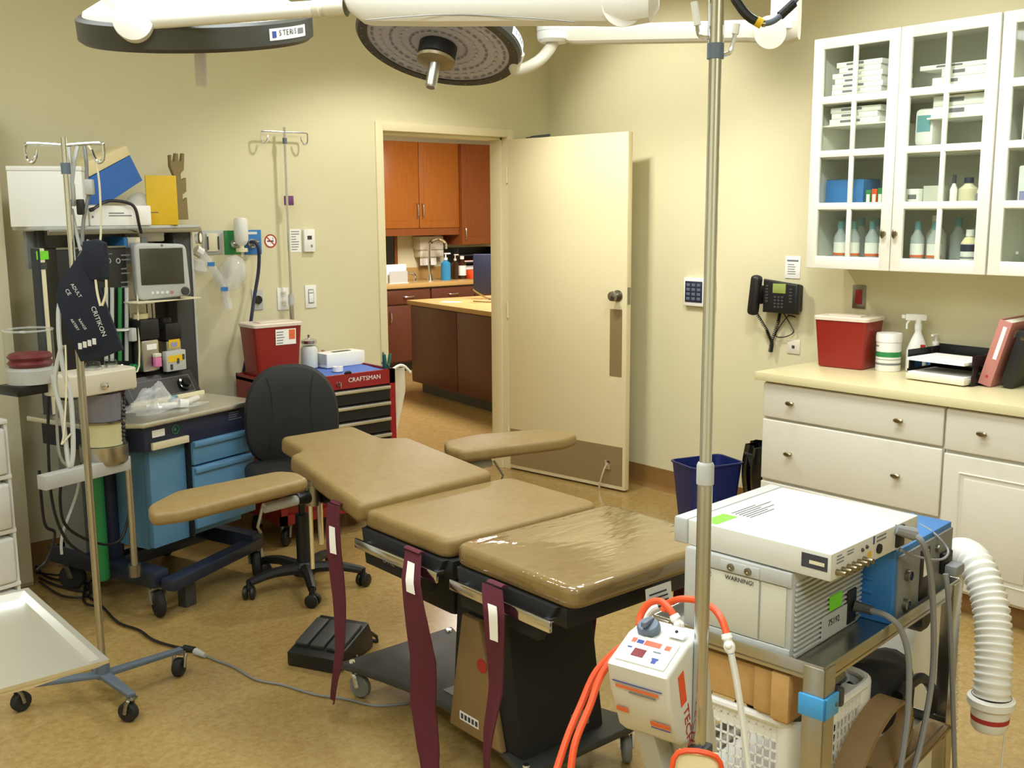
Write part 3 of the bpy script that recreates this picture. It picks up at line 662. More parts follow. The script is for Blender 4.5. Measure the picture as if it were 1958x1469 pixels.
# sharps container
sa = onx(1570, 602, 4.49); P0 = Vector((4.49, 2.76, CT))
def sharps(name, lab, loc, rotz, wt, wb, dt, db, h, label=True, lid='clearlid', body='sharpsred', rnd=.02):
    t = thing(name, lab, 'container', loc, rotz); mb = M()
    def ring(w, d, z, r=rnd, n=4):
        pts = []
        for (cx, cy, a0) in ((w/2-r, d/2-r, 0), (-w/2+r, d/2-r, PI/2), (-w/2+r, -d/2+r, PI), (w/2-r, -d/2+r, 1.5*PI)):
            for i in range(n+1): a = a0+PI/2*i/n; pts.append(Vector((cx+r*math.cos(a), cy+r*math.sin(a), z)))
        return pts
    def loft(rs):
        vs = [p for r in rs for p in r]; k = len(rs[0]); fs = []
        for i in range(len(rs)-1): fs += [(i*k+j, i*k+(j+1) % k, (i+1)*k+(j+1) % k, (i+1)*k+j) for j in range(k)]
        fs.append(tuple(reversed(range(k)))); fs.append(tuple((len(rs)-1)*k+j for j in range(k))); return vs, fs
    mb._add(*loft([ring(wb-.01, db-.01, 0), ring(wb, db, .006), ring(wt, dt, h)])); mb.build('body', body, t)
    mb = M(); mb._add(*loft([ring(wt+.008, dt+.008, h-.006), ring(wt+.010, dt+.010, h+.008), ring(wt, dt, h+.013)])); mb.lo((-wt*.3, -dt*.25, h+.013), (wt*.3, dt*.2, h+.018), .002); mb.build('lid', lid, t)
    return t
sharps('sharps_container', 'red sharps container with clear lid on the counter by the phone', (4.50, 2.785, CT), -PI/2+R_(6), .27, .23, .19, .17, .235)
# tub of wipes
t = thing('wipes_tub', 'white wipes tub with a green band beside the red container', 'tub', (4.525, 2.585, CT))
r = .057; M().lathe([(0, 0), (r*.96, 0), (r, .004), (r, .145), (0, .145)], (0, 0, 0), 28).build('body', 'white', t); M().lathe([(r*1.04, .138), (r*1.05, .165), (r*1.0, .178), (0, .18)], (0, 0, 0), 28).build('lid', 'white', t)
M().lathe([(r*1.006, .068), (r*1.006, .092)], (0, 0, 0), 28).build('green_band', 'green', t); 
mb = M(); d_ = Vector((-.87, -.5, 0)); rt = Vector((-d_.y, d_.x, 0))*-1
M().lathe([(r*1.004, .03), (r*1.004, .04)], (0, 0, 0), 28).build('print_band', 'inkgrey', t); M().lathe([(r*1.004, .055), (r*1.004, .058)], (0, 0, 0), 28).build('print_band', 'inkgrey', t); M().lathe([(r*1.004, .115), (r*1.004, .122)], (0, 0, 0), 28, arc=2).build('print_band', 'inkgrey', t)
# spray bottle
t = thing('spray_bottle', 'white trigger spray bottle behind the wipes tub', 'bottle', (4.59, 2.478, CT), R_(-55))
mb = M(); prof = [(.0, .045, .03), (.006, .048, .033), (.10, .048, .033), (.15, .03, .024), (.185, .015, .015), (.20, .015, .015)]
vs = []; n = 16
for z, a, b in prof:
    for i in range(n): vs.append((a*math.cos(2*PI*i/n), b*math.sin(2*PI*i/n), z))
mb._add(vs, [(i*n+j, i*n+(j+1) % n, (i+1)*n+(j+1) % n, (i+1)*n+j) for i in range(len(prof)-1) for j in range(n)]+[tuple(range(n))]); mb.build('body', 'white', t)
mb = M(); mb.cyl((0, 0, .197), (0, 0, .225), .017); mb.box((-.012, 0, .255), (.095, .024, .032), .008); mb.cyl((0, 0, .222), (0, 0, .25), .013); mb.cyl((-.06, 0, .257), (-.075, 0, .257), .009); mb.tube([(-.035, 0, .245), (-.05, 0, .225), (-.05, 0, .20)], .005, 6, 3); mb.build('trigger_head', 'white', t)
mb = M(); patch(mb, (-.035, -.0335, .03), (1, 0, 0), (0, 0, 1), .07, .05); mb.build('label_panel', 'lightgrey', t); mb = M(); patch(mb, (-.03, -.0340, .085), (1, 0, 0), (0, 0, 1), .028, .016, .001); mb.build('label_mark', 'inkred', t); mb = M(); patch(mb, (.01, -.031, .115), (1, 0, 0), (0, -.2, 1), .022, .016, .001); mb.build('label_mark', 'inkred', t)
t = thing('pump_bottle', 'small white pump bottle with blue base behind the letter tray', 'bottle', (4.63, 2.41, CT)); M().lathe([(0, 0), (.032, 0), (.032, .09), (.012, .12), (.012, .135), (0, .135)], (0, 0, 0), 14).build('body', 'white', t); M().lathe([(.0325, .005), (.0325, .05)], (0, 0, 0), 14).build('label_wrap', 'devblue', t); M().cyl((0, 0, .135), (0, 0, .17), .005).box((-.012, 0, .175), (.05, .012, .01), .003).cyl((0, 0, .13), (0, 0, .145), .015).build('pump', 'white', t)
# letter tray
t = thing('letter_tray', 'black two-tier letter tray holding papers on the counter', 'tray', (4.47, 2.24, CT), R_(-4))
for z in (0, .085):
    mb = M(); W2, D2 = .155, .11
    mb.lo((-D2, -W2, z), (D2+.03, W2, z+.004)); mb.lo((-D2, W2-.004, z), (D2+.03, W2, z+.045)); mb.lo((-D2, -W2, z), (D2+.03, -W2+.004, z+.045)); mb.lo((D2+.026, -W2, z), (D2+.03, W2, z+.055)); mb.build('tray', 'black', t)
for s in (-1, 1): M().lo((.07, s*.152-.003, .045), (.12, s*.152+.003, .13), .001).lo((-.1, s*.152-.003, .04), (-.06, s*.152+.003, .087)).build('riser', 'black', t)
t2 = thing('paper_stack', 'white printed forms in the upper letter tray', 'papers', (4.455, 2.24, CT+.0896), R_(-4)); M().lo((-.13, -.135, 0), (.1, .135, .012)).build('sheets', 'paper', t2); mb = M()
for k in range(3): mb.lo((-.11+k*.07, -.12, .012), (-.107+k*.07, .12, .0124))
mb.build('print', 'inkgrey', t2)
t2 = thing('paper_stack', 'thick pad of papers in the lower letter tray', 'papers', (4.45, 2.24, CT+.0045), R_(-4)); M().lo((-.125, -.14, 0), (.1, .14, .028), .006).build('sheets', 'offwhite', t2); M().lo((-.12, -.135, .028), (.095, .135, .034), .002).build('top_sheet', 'paper', t2)
t2 = thing('blue_card', 'blue card standing at the left end of the letter tray', 'card', (4.42, 2.412, CT)); M().lo((0, 0, 0), (.10, .004, .075)).build('face', 'devblue', t2); M().lo((.0, .0045, .0), (.10, .007, .07)).build('back_sheet', 'paper', t2)
# binders leaning in the corner
def binder(name, lab, P, lean, yaw, wd, h, dp, m_, spine=None):
    t = thing(name, lab, 'binder', P, yaw); t.rotation_euler = (lean, 0, yaw)
    mb = M(); mb.lo((0, 0, 0), (dp, .004, h), .001); mb.lo((0, wd-.004, 0), (dp, wd, h), .001); mb.lo((-.004, 0, 0), (.0, wd, h), .001); mb.build('cover', m_, t)
    M().lo((.004, .008, .006), (dp-.006, wd-.008, h-.006)).build('pages', 'paper', t); return t
t = binder('pink_binder', 'pink binder with a white spine label leaning on the black binder', (4.40, 2.035, CT), R_(15), R_(2), .055, .29, .25, 'pink')
M().lo((-.0052, .014, .12), (-.004, .030, .265)).build('spine_label', 'paper', t); M().cyl((-.006, .028, .04), (-.004, .028, .04), .006).build('finger_hole', 'inkred', t)
M().lo((.06, -.0012, .22), (.12, 0, .25)).build('cover_label', 'cream', t)
t = binder('black_binder', 'black binder leaning at the right end of the counter', (4.42, 1.955, CT), R_(15), R_(2), .05, .25, .24, 'black')
M().lo((-.0052, .018, .21), (-.004, .032, .222)).build('spine_label', 'pewter', t)

# ================================================================== things on the right wall
# desk phone hung on the wall
t = thing('wall_phone', 'black office phone with green display hung on the right wall', 'phone', (XR-.0005, 3.262, 1.135), -PI/2)
# local: x to the picture's right (world -y), y into the wall
mb = M(); mb.prism([(-.10, 0), (.115, 0), (.115, .155), (-.10, .175)], -.005, .03, .012, 3, Matrix(((1, 0, 0, 0), (0, -.0, 1, -.075), (0, 1, 0, 0.0), (0, 0, 0, 1)))); mb.lo((-.08, -.05, .01), (.1, 0, .15), .01); 
t_b = mb.build('body', 'black', t)
M().box((-.142, -.088, .088), (.058, .055, .215), .022, 3, Matrix.Rotation(R_(6), 4, 'Y')).build('handset', 'black', t)
M().box((-.135, -.055, .09), (.04, .03, .1), .008).build('cradle', 'black', t)
yf = -.0815
M().lo((-.035, yf-.001, .105), (.045, yf+.004, .155), .002).build('display', 'lcd', t)
for i in range(4):
    for j in range(3): M().lo((-.025+j*.022, yf-.003, .028+i*.017), (-.010+j*.022, yf+.004, .039+i*.017), .001).build('key', 'darkgrey', t)
for i in range(6): M().lo((-.078, yf-.003, .055+i*.016), (-.062, yf+.004, .065+i*.016), .001).build('key', 'darkgrey', t)
for i in range(5): M().lo((.068, yf-.003, .06+i*.016), (.086, yf+.004, .069+i*.016), .001).build('key', 'darkgrey', t)
# coiled cord
def coil(p, r, turns, w, n=10):
    P = [Vector(q) for q in p]; out = []; L = len(P)-1
    N = turns*n
    for i in range(N+1):
        u = i/N*L; k = min(int(u), L-1); f = u-k; q = P[k].lerp(P[k+1], f); d = (P[k+1]-P[k]).normalized(); a = d.orthogonal().normalized(); b = d.cross(a); an = 2*PI*i/n
        out.append(q+(a*math.cos(an)+b*math.sin(an))*r)
    return M().tube(out, w, 5)
coil([(-.14, -.075, -.005), (-.10, -.03, -.10), (-.07, -.02, -.17), (-.075, -.02, -.215)], .007, 34, .0026, 8).build('handset_cord', 'black', t)
coil([(-.075, -.035, -.215), (-.065, -.03, -.15), (-.03, -.03, -.05), (-.02, -.03, .0)], .007, 30, .0026, 8).build('handset_cord', 'black', t)
M().tube([(0, -.03, 0), (.04, -.02, -.06), (.06, -.02, -.10), (.0, -.02, -.13), (-.05, -.02, -.12), (.02, -.02, -.02), (.07, -.02, -.02), (.02, -.02, -.01)], .003, 6, 6).build('line_cord', 'black', t)
# keypad
t = thing('alarm_keypad', 'white wall keypad with a dark key field behind the chrome pole', 'keypad', (XR-.0005, 3.842, 1.13), -PI/2)
M().lo((-.108, -.025, 0), (.108, 0, .162), .006).build('housing', 'white', t); M().lo((-.095, -.027, .022), (.03, -.0245, .142), .002).build('key_field', 'navy', t)
for i in range(4):
    for j in range(3): M().lo((-.083+j*.038, -.0295, .035+i*.026), (-.058+j*.038, -.027, .051+i*.026), .001).build('key', 'bluegrey', t)
# red switch
t = thing('red_outlet', 'red emergency outlet on a steel plate above the counter', 'outlet', (XR-.0005, 2.84, 1.183), -PI/2)
M().lo((-.036, -.006, 0), (.036, 0, .116), .003).build('plate', 'satin', t); M().lo((-.018, -.010, .022), (.018, -.005, .094), .002).build('socket', 'redglossy', t)
# paper card in a holder above the phone
t = thing('wall_card', 'white instruction card on the wall above the phone', 'card', (XR-.0005, 3.233, 1.315), -PI/2)
M().lo((-.046, -.004, 0), (.046, 0, .115), .001).build('card', 'paper', t); mb = M(); lines(mb, (-.03, -.0041, .02), (1, 0, 0), (0, 0, 1), .06, .06, 5, 3, .3); mb.lo((-.035, -.0052, .088), (.035, -.004, .097)); mb.build('print', 'inkgrey', t)
t = thing('phone_jack', 'white phone jack plate on the wall below the phone', 'outlet', (XR-.0005, 3.21, CT+.004), -PI/2); M().lo((-.04, -.005, 0), (.04, 0, .075), .002).build('plate', 'offwhite', t); M().lo((-.008, -.008, .03), (.008, -.005, .045), .001).build('jack', 'darkgrey', t)
# bins on the floor
t = sharps('blue_bin', 'blue plastic waste bin standing by the right wall', (4.195, 3.385, 0), R_(-16), .30, .235, .22, .17, .385, lid='bluebin', body='bluebin', rnd=.03)
bm_ = t
for ch in list(t.children): bpy.data.objects.remove(ch, do_unlink=True)
t['category'] = 'bin'
def tub(t, wt, dt, wb, db, h, r, m_, wall=.004):
    def ring(w, d, z, r=r, n=5):
        pts = []
        for (cx, cy, a0) in ((w/2-r, d/2-r, 0), (-w/2+r, d/2-r, PI/2), (-w/2+r, -d/2+r, PI), (w/2-r, -d/2+r, 1.5*PI)):
            for i in range(n+1): a = a0+PI/2*i/n; pts.append(Vector((cx+r*math.cos(a), cy+r*math.sin(a), z)))
        return pts
    rs = [ring(wb, db, 0), ring(wt, dt, h-.012), ring(wt+.012, dt+.012, h-.008), ring(wt+.012, dt+.012, h), ring(wt-2*wall, dt-2*wall, h), ring(wb-2*wall, db-2*wall, wall)]
    mb = M(); vs = [p for q in rs for p in q]; k = len(rs[0]); fs = []
    for i in range(len(rs)-1): fs += [(i*k+j, i*k+(j+1) % k, (i+1)*k+(j+1) % k, (i+1)*k+j) for j in range(k)]
    fs.append(tuple(reversed(range(k)))); fs.append(tuple((len(rs)-1)*k+j for j in range(k))); mb._add(vs, fs); return mb.build('body', m_, t)
tub(t, .31, .22, .24, .165, .385, .035, 'bluebin')
t = thing('lined_bin', 'bin in a black plastic liner between the blue bin and the drawers', 'bin', (4.50, 3.17, 0))
tub(t, .26, .26, .20, .20, .42, .06, 'darkgrey')
def bagf(u, v):
    a = 2*PI*u; rr = .145+.012*math.sin(9*a)+.008*math.sin(23*a); z = .46-.28*v; k = 1+.10*math.sin(PI*v)
    return (rr*k*math.cos(a), rr*k*math.sin(a), z)
M().sheet(bagf, 48, 8, .001).build('bin_liner', 'blackgloss', t)
# ================================================================== operating table
def ML(loc):
    m = M(); m.x = Matrix.Translation(-Vector(loc)); return m
TL = (2.0, 2.45, 0)
ot = thing('operating_table', 'tan padded operating table on a black wheeled base in the middle', 'operating table', TL)
# base plate with waisted sides
def waist(x0, x1, y0, y1, d, n=10):
    p = []
    for i in range(n+1): u = i/n; p.append((x0+d*math.sin(PI*u)**1.0, y1+(y0-y1)*u))
    for i in range(n+1): u = i/n; p.append((x1-d*math.sin(PI*u)**1.0, y0+(y1-y0)*u))
    return p
bp = ML(TL).prism(waist(1.755, 2.245, 2.03, 3.01, .09), .10, .125, .006, 2).build('base_plate', 'darkgrey', ot)
for x, y in ((1.79, 2.98), (2.21, 2.98), (1.79, 2.06), (2.21, 2.06)):
    ML(TL).lathe([(0, .006), (.010, .006), (.013, 0), (.013, -.001)], (x, y, .126), 10).build('bolt', 'chrome', bp)
for i, (x, y, a) in enumerate(((1.80, 2.975, 1.9), (2.20, 2.975, .4), (1.80, 2.065, 2.5), (2.20, 2.065, .9))):
    caster(ot, x-TL[0], y-TL[1], .042, .026, a, .10, 'grey', 'chrome')
ML(TL).lo((1.90, 2.50, .1255), (2.22, 2.60, .127)).build('grip_tape', 'grey', bp)
# column: slanted box, black shell, tan side covers
def yz(poly, x0, x1, bev=.004):
    # poly in (y,z) -> prism along x
    return Matrix(((0, 0, 1, 0), (1, 0, 0, 0), (0, 1, 0, 0), (0, 0, 0, 1))), poly, x0, x1, bev
def yzprism(mb, poly, x0, x1, bev=.004):
    return mb.prism(poly, x0, x1, bev, 2, Matrix(((0, 0, 1, 0), (1, 0, 0, 0), (0, 1, 0, 0), (0, 0, 0, 1))))
col = yzprism(ML(TL), [(2.09, .126), (2.42, .126), (2.38, .60), (2.16, .60)], 1.80, 2.13, .01).build('column', 'blackmatte', ot)
yzprism(ML(TL), [(2.155, .13), (2.40, .13), (2.33, .50), (2.25, .50)], 1.775, 1.80, .006).build('side_cover', 'tanpanel', col)
yzprism(ML(TL), [(2.155, .13), (2.40, .13), (2.33, .50), (2.25, .50)], 2.13, 2.155, .006).build('side_cover', 'tanpanel', col)
for x, z in ((1.83, .20), (2.10, .20), (1.83, .44), (2.09, .44)): ML(TL).ball((x, 2.10+(z-.126)*.148, z), .008).build('screw', 'satin', col)
mb = ML(TL); patch(mb, (2.0, 2.0935, .15), (1, 0, 0), (0, .148, 1), .07, .045); mb.build('rating_plate', 'grey', col)
mb = ML(TL); patch(mb, (1.7748, 2.345, .165), (0, -1, 0), (0, 0, 1), .09, .028); o_ = mb.build('maker_plate', 'paper', col); mb = ML(TL); [patch(mb, (1.7740, 2.338-.017*k, .171), (0, -1, 0), (0, 0, 1), .011, .016) for k in range(5)]; mb.build('plate_print', 'ink', col)
mb = ML(TL); mb.lathe([(0, .001), (.022, .001), (.022, 0)], (1.7745, 2.235, .37), 16, (-1, 0, 0)); mb.build('warning_mark', 'inkred', col)
ML(TL).lo((1.83, 2.20, .58), (2.13, 2.50, .66), .01).build('lift_head', 'black', ot)
ML(TL).lo((1.80, 2.40, .46), (2.12, 2.68, .60), .02).build('tilt_housing', 'blackmatte', ot)
# section frames under the pads
def sect(y0, y1, z, skirt=True):
    o = ML(TL).lo((1.70, y0, z-.055), (2.30, y1, z), .004).build('section_frame', 'black', ot)
    if skirt:
        for sx in (-1, 1):
            X = 2.0+sx*.305
            yzprism(ML(TL), [(y0+.02, z-.0), (y1-.01, z), (y1-.03, z-.11), (y0+.09, z-.11)], X-.012, X+.012, .004).build('skirt', 'blackmatte', o)
    for sx in (-1, 1):
        X = 2.0+sx*.345
        ML(TL).lo((X-.005, y0+.01, z-.055), (X+.005, y1-.02, z-.025), .002).build('side_rail', 'chrome', o)
        for yy in (y0+.05, y1-.06): ML(TL).cyl((2.0+sx*.30, yy, z-.04), (X, yy, z-.04), .010).build('rail_spacer', 'chrome', o)
    return o
sect(1.80, 2.24, .692); f2 = sect(2.27, 2.73, .692)
text('DRE', f2, (1.682-TL[0], 2.60-TL[1], .605), (0, -1, 0), (0, 0, 1), .035, 'inkgrey')
fb = ML(TL).lo((1.74, 2.80, .69), (2.22, 3.22, .715), .004).build('section_frame', 'black', ot)
for sx in (-1, 1): ML(TL).tube([(2.0+sx*.20, 2.72, .66), (2.0+sx*.20, 2.90, .69)], .012, 8).build('hinge_arm', 'satin', fb)
# pads
def rpoly(pts, r, n=4):
    out = []; L = len(pts)
    for i in range(L):
        p = Vector(pts[i]+(0,)); a = Vector(pts[i-1]+(0,)); b = Vector(pts[(i+1) % L]+(0,)); da = (a-p).normalized(); db = (b-p).normalized()
        p0, p1 = p+da*r, p+db*r
        for k in range(n+1): u = k/n; q = p0.lerp(p, u).lerp(p.lerp(p1, u), u); out.append((q.x, q.y))
    return out
def pad(pts, z0, z1, r=.05, bev=.018, tilt=None, name='pad'):
    mb = ML(TL); mt = None
    if tilt: mt = Matrix.Translation((0, tilt[0], z0)) @ Matrix.Rotation(tilt[1], 4, 'X') @ Matrix.Translation((0, -tilt[0], -z0))
    mb.prism(rpoly(pts, r), z0, z1, bev, 4, mt); return mb.build(name, 'tan', ot)
p1_ = pad([(1.69, 1.765), (2.305, 1.765), (2.305, 2.255), (1.69, 2.255)], .692, .752, .05)
pad([(1.69, 2.285), (2.305, 2.285), (2.305, 2.735), (1.69, 2.735)], .692, .750, .05)
pad([(1.66, 2.70), (2.235, 2.74), (2.215, 3.24), (2.12, 3.27), (2.115, 3.47), (1.80, 3.47), (1.79, 3.28), (1.725, 3.26)], .712, .775, .03, .018, (2.70, R_(5.5)))
# clear plastic cover stretched over the foot pad
cv = ML(TL); cv.prism(rpoly([(1.686, 1.761), (2.309, 1.761), (2.309, 2.25), (1.686, 2.25)], .05), .70, .7545, .018, 4)
cv.f = [f for f in cv.f if sum(cv.v[i][2] for i in f)/len(f) > .7005]
pc = cv.build('plastic_cover', 'clearwrap', p1_)
mb = ML(TL); patch(mb, (1.95, 1.758, .60), (1, 0, 0), (0, .1, 1), .10, .09); o_ = mb.build('hanging_label', 'paper', p1_); mb = ML(TL); lines(mb, (1.96, 1.757, .63), (1, 0, 0), (0, .1, 1), .08, .05, 4, 5, .35); mb.build('print', 'ink', o_)
# arm boards
def arm(pts, z0, z1, post, d):
    o = ML(TL).prism(rpoly(pts, .03), z0, z1, .016, 4).build('arm_board', 'tan', ot)
    px, py = post; mb = ML(TL)
    mb.cyl((px, py, z0-.075), (px, py, z0-.005), .026, n=16); mb.cyl((px, py, z0-.005), (px, py, z0+.01), .022, n=16); mb.build('joint', 'satin', o)
    mb = ML(TL); mb.cyl((px+d*.01, py, z0-.045), (px+d*.19, py-.01, z0-.05), .017); mb.build('arm_tube', 'lightgrey', o)
    mb = ML(TL); mb.cyl((px-.014, py, z0-.075), (px-.014, py, z0-.30), .007, n=10); mb.cyl((px+.022, py, z0-.075), (px+.022, py, z0-.22), .010, n=10); mb.build('post', 'chrome', o)
    mb = ML(TL); mb.cyl((px+d*.02, py, z0-.045), (px+d*.065, py, z0-.045), .022); mb.build('collar', 'black', o)
    mb = ML(TL); mb.tube([(px+d*.20, py-.02, z0-.04), (px+d*.23, py-.04, z0-.10), (px+d*.22, py-.04, z0-.12)], .005, 6); mb.build('lever', 'satin', o); return o
arm([(1.10, 2.93), (1.20, 2.905), (1.655, 2.985), (1.672, 3.09), (1.63, 3.155), (1.26, 3.135), (1.13, 3.03)], .762, .805, (1.715, 3.07), -1)
arm([(2.265, 3.05), (2.275, 2.97), (2.70, 2.875), (2.80, 2.90), (2.815, 3.0), (2.76, 3.08), (2.50, 3.17), (2.33, 3.155)], .757, .805, (2.30, 3.08), 1)
# maroon straps hung over the rails
def strap(name, lab, pts, wd, top, seed=0, label_at=None, ang=0):
    """pts: list of (x,y,z) down the outer face"""
    t = thing(name, lab, 'strap', pts[0]); P = [Vector(p)-Vector(pts[0]) for p in pts]; rn = random.Random(seed); ph = rn.uniform(0, 6)
    def f(u, v):
        s_ = u*(len(P)-1); k = min(int(s_), len(P)-2); q = P[k].lerp(P[k+1], s_-k)
        tw = ang+.5*math.sin(3.2*u+ph)*u; w_ = wd*(1+.18*math.sin(5*u+ph))*(.9 if u > .85 else 1)
        d = Vector((math.sin(tw), -math.cos(tw), 0)); b = Vector((-math.cos(tw), -math.sin(tw), 0))
        return q+d*(v-.5)*w_+b*(.008*math.sin(7*u+ph)+.004*math.sin(v*PI*2+ph)*u)
    M().sheet(f, 30, 5, .004).build('webbing', 'maroon', t)
    def g(u, v):
        return P[0]+Vector((top*.7*u, (.5-v)*wd*.9, .006*math.sin(PI*u)-.004*u))
    M().sheet(g, 6, 3, .004).build('loop', 'maroon', t)
    if label_at:
        def h(u, v):
            uu = label_at[0]+(label_at[1]-label_at[0])*u; q = Vector(f(uu, .28+.42*v)); return q+Vector((-.004, -.0025, 0))
        M().sheet(h, 6, 2, .001).build('care_label', 'paper', t)
    return t
XS = 1.632
def sp(px, py, x=XS): return tuple(onx(px, py, x))
strap('restraint_strap', 'maroon strap hanging beside the black foot pedal, left of the others', [sp(640, 965, 1.66), sp(640, 1050, 1.64), sp(645, 1150, 1.635), sp(648, 1250), sp(640, 1340)], .062, .03, 1, (.12, .27))
strap('restraint_strap', 'maroon strap hanging from the middle section of the table', [sp(787, 1055, 1.648), sp(787, 1110, 1.62), sp(798, 1180, 1.625), sp(808, 1260), sp(805, 1350), sp(815, 1440), sp(825, 1520)], .084, .03, 2, (.06, .22))
strap('restraint_strap', 'maroon strap hanging from the foot section in front of the tan cover', [sp(945, 1120, 1.648), sp(945, 1170, 1.62), sp(942, 1240, 1.62), sp(945, 1320), sp(938, 1400), sp(936, 1480)], .068, .03, 4, (.14, .36))
strap('restraint_strap', 'maroon strap on the far side of the table behind the black column', [(2.350, 2.37, .66), (2.352, 2.37, .48), (2.352, 2.365, .30), (2.352, 2.36, .17)], .055, -.03, 7, None)
strap('restraint_strap', 'maroon strap on the far foot side, behind the orange hose loops', [(2.352, 2.005, .66), (2.355, 2.005, .52), (2.355, 2.0, .40), (2.355, 2.0, .28)], .055, -.03, 9, None)
# foot pedal
PF = onz(668, 1262, 0)
t = thing('foot_pedal', 'black foot pedal box on the floor at the head of the table', 'foot pedal', (PF.x, PF.y, 0), R_(27))
mb = M(); mb.prism([(-.13, 0), (.13, 0), (.13, .055), (.10, .11), (-.13, .05)], -.03, .19, .008, 2, Matrix(((1, 0, 0, 0), (0, 0, 1, 0), (0, 1, 0, .004), (0, 0, 0, 1)))); mb.build('housing', 'black', t)
for k, (a, b) in enumerate(((-.02, .045), (.055, .115), (.125, .18))): M().box((-.01, (a+b)/2, .092), (.16, b-a, .016), .004, rot=Matrix.Rotation(R_(-15), 4, 'Y')).build('pedal', 'darkgrey', t)
M().tube([(.13, -.02, .06), (.17, -.02, .03), (.18, -.02, .006), (.18, .18, .006), (.17, .18, .03), (.13, .18, .06)], .007, 6).build('bail', 'black', t)
for x, y in ((-.11, -.02), (.0, -.02)): M().ball((x, y-.012, .02), .006).build('screw', 'satin', t)

# ================================================================== stool
SCN = onz(582, 1085, .09)
st = thing('stool', 'black upholstered stool with a rounded backrest on a five-star base', 'stool', (SCN.x, SCN.y, 0))
M().lathe([(0, .06), (.05, .06), (.05, .10), (.035, .12), (0, .12)], (0, 0, 0), 16).build('hub', 'black', st)
M().cyl((0, 0, .10), (0, 0, .34), .032).build('lift_cover', 'black', st); M().cyl((0, 0, .34), (0, 0, .47), .016).build('gas_lift', 'black', st)
for k in range(5):
    a = R_(-112+72*k); c, s = math.cos(a), math.sin(a); mb = M(); mb.tube([(c*.03, s*.03, .09), (c*.15, s*.15, .095), (c*.26, s*.26, .075)], [.028, .018], 8, 3); sp_ = mb.build('spoke', 'black', st)
    cm = M(); ax = Vector((-math.sin(a+1), math.cos(a+1), 0)); q = Vector((c*.265, s*.265, .03))
    for sg in (-1, 1): cm.lathe([(0, 0), (.026, 0), (.030, .005), (.030, .016), (.022, .02), (0, .02)], q+ax*sg*.006, 14, ax*sg)
    cm.cyl((c*.265, s*.265, .04), (c*.265, s*.265, .085), .011); cm.box(q+Vector((0, 0, .022)), (.03, .03, .03), .01); cm.build('caster', 'black', sp_)
# seat and back: looking roughly at the camera
st2 = Matrix.Rotation(R_(-18), 4, 'Z')
mb = M(); mb.x = st2; mb.prism(rpoly([(-.22, -.20), (.22, -.20), (.23, .22), (-.23, .22)], .12, 6), .48, .56, .03, 4); mb.build('seat', 'upholblack', st)
mb = M(); mb.x = st2; mb.lo((-.12, -.12, .455), (.12, .12, .48), .004); mb.tube([(0, .15, .465), (0, .26, .48), (0, .28, .54), (0, .26, .66)], .02, 8, 4); mb.build('back_bracket', 'black', st)
BW = .215
def back(u, v):
    # superellipse outline, bulged
    a = 2*PI*u; ca, sa = math.cos(a), math.sin(a); e = .72
    X = BW*math.copysign(abs(ca)**e, ca); Z = .235*math.copysign(abs(sa)**e, sa)
    X *= 1-.12*max(0, sa); return X, Z
mb = M(); mb.x = st2; N = 40; rings = [(0, -.035), (.5, -.033), (.8, -.026), (.95, -.012), (1.0, .008), (.97, .028), (.8, .04), (0, .042)]
vs = []; fs = []
for (k, d) in rings:
    for i in range(N): X, Z = back(i/N, 0); k2 = max(k, .001); vs.append((X*k2, .20+d+.06*(X*k2/BW)**2*-1, .755+Z*k2))
for r_ in range(len(rings)-1): fs += [(r_*N+i, r_*N+(i+1) % N, (r_+1)*N+(i+1) % N, (r_+1)*N+i) for i in range(N)]
mb._add(vs, fs); bk = mb.build('backrest', 'upholblack', st)
for sx in (-1, 1):
    mb = M(); mb.x = st2; mb.tube([(sx*.105, .163, .94), (sx*.088, .1565, .855), (sx*.088, .1565, .735), (sx*.112, .152, .585)], .0025, 6, 4); mb.build('seam', 'black', bk)

# ================================================================== tool chest and what stands on it
CHX0, CHX1, CHY0, CHY1 = 2.385, 3.085, 4.60, 5.035; CHZ = .85
ch = thing('tool_chest', 'red rolling tool chest with black drawers beside the doorway', 'tool chest', (CHX0, CHY0, 0)); CW, CD = CHX1-CHX0, CHY1-CHY0
mb = M(); mb.lo((0, .02, .12), (CW, CD, CHZ-.014)); mb.lo((0, 0, .12), (.035, .02, CHZ)); mb.lo((CW-.035, 0, .12), (CW, .02, CHZ)); mb.lo((0, 0, CHZ-.075), (CW, .02, CHZ)); mb.lo((0, 0, .12), (CW, .02, .17))
mb.lo((0, .02, CHZ-.03), (.012, CD, CHZ)); mb.lo((CW-.012, .02, CHZ-.03), (CW, CD, CHZ)); mb.lo((0, CD-.012, CHZ-.03), (CW, CD, CHZ)); mb.build('body', 'redglossy', ch)
zs = [CHZ-.078]
for k, h in enumerate((.085, .085, .085, .085, .11, .11)): zs.append(zs[-1]-h)
for k in range(6):
    d = M().lo((.038, -.004, zs[k+1]+.003), (CW-.038, .02, zs[k]-.003), .002).build('drawer', 'black', ch)
    M().lo((.04, -.02, zs[k]-.024), (CW-.04, -.004, zs[k]-.006), .004).build('pull', 'traysteel', d)
text('CRAFTSMAN', ch, (CW-.29, -.0005, CHZ-.05), (1, 0, 0), (0, 0, 1), .033, 'inkwhite', sx=1.05)
M().cyl((CW*.5, 0, CHZ-.045), (CW*.5, -.012, CHZ-.045), .011).box((CW*.5, -.02, CHZ-.05), (.004, .02, .03), .001).build('lock', 'chrome', ch)
for x, y in ((.06, .06), (CW-.06, .06), (.06, CD-.06), (CW-.06, CD-.06)): caster(ch, x, y, .045, .03, .7, .118, 'black', 'satin')
def chp(px, py, z=CHZ-.03): return onz(px, py, z)
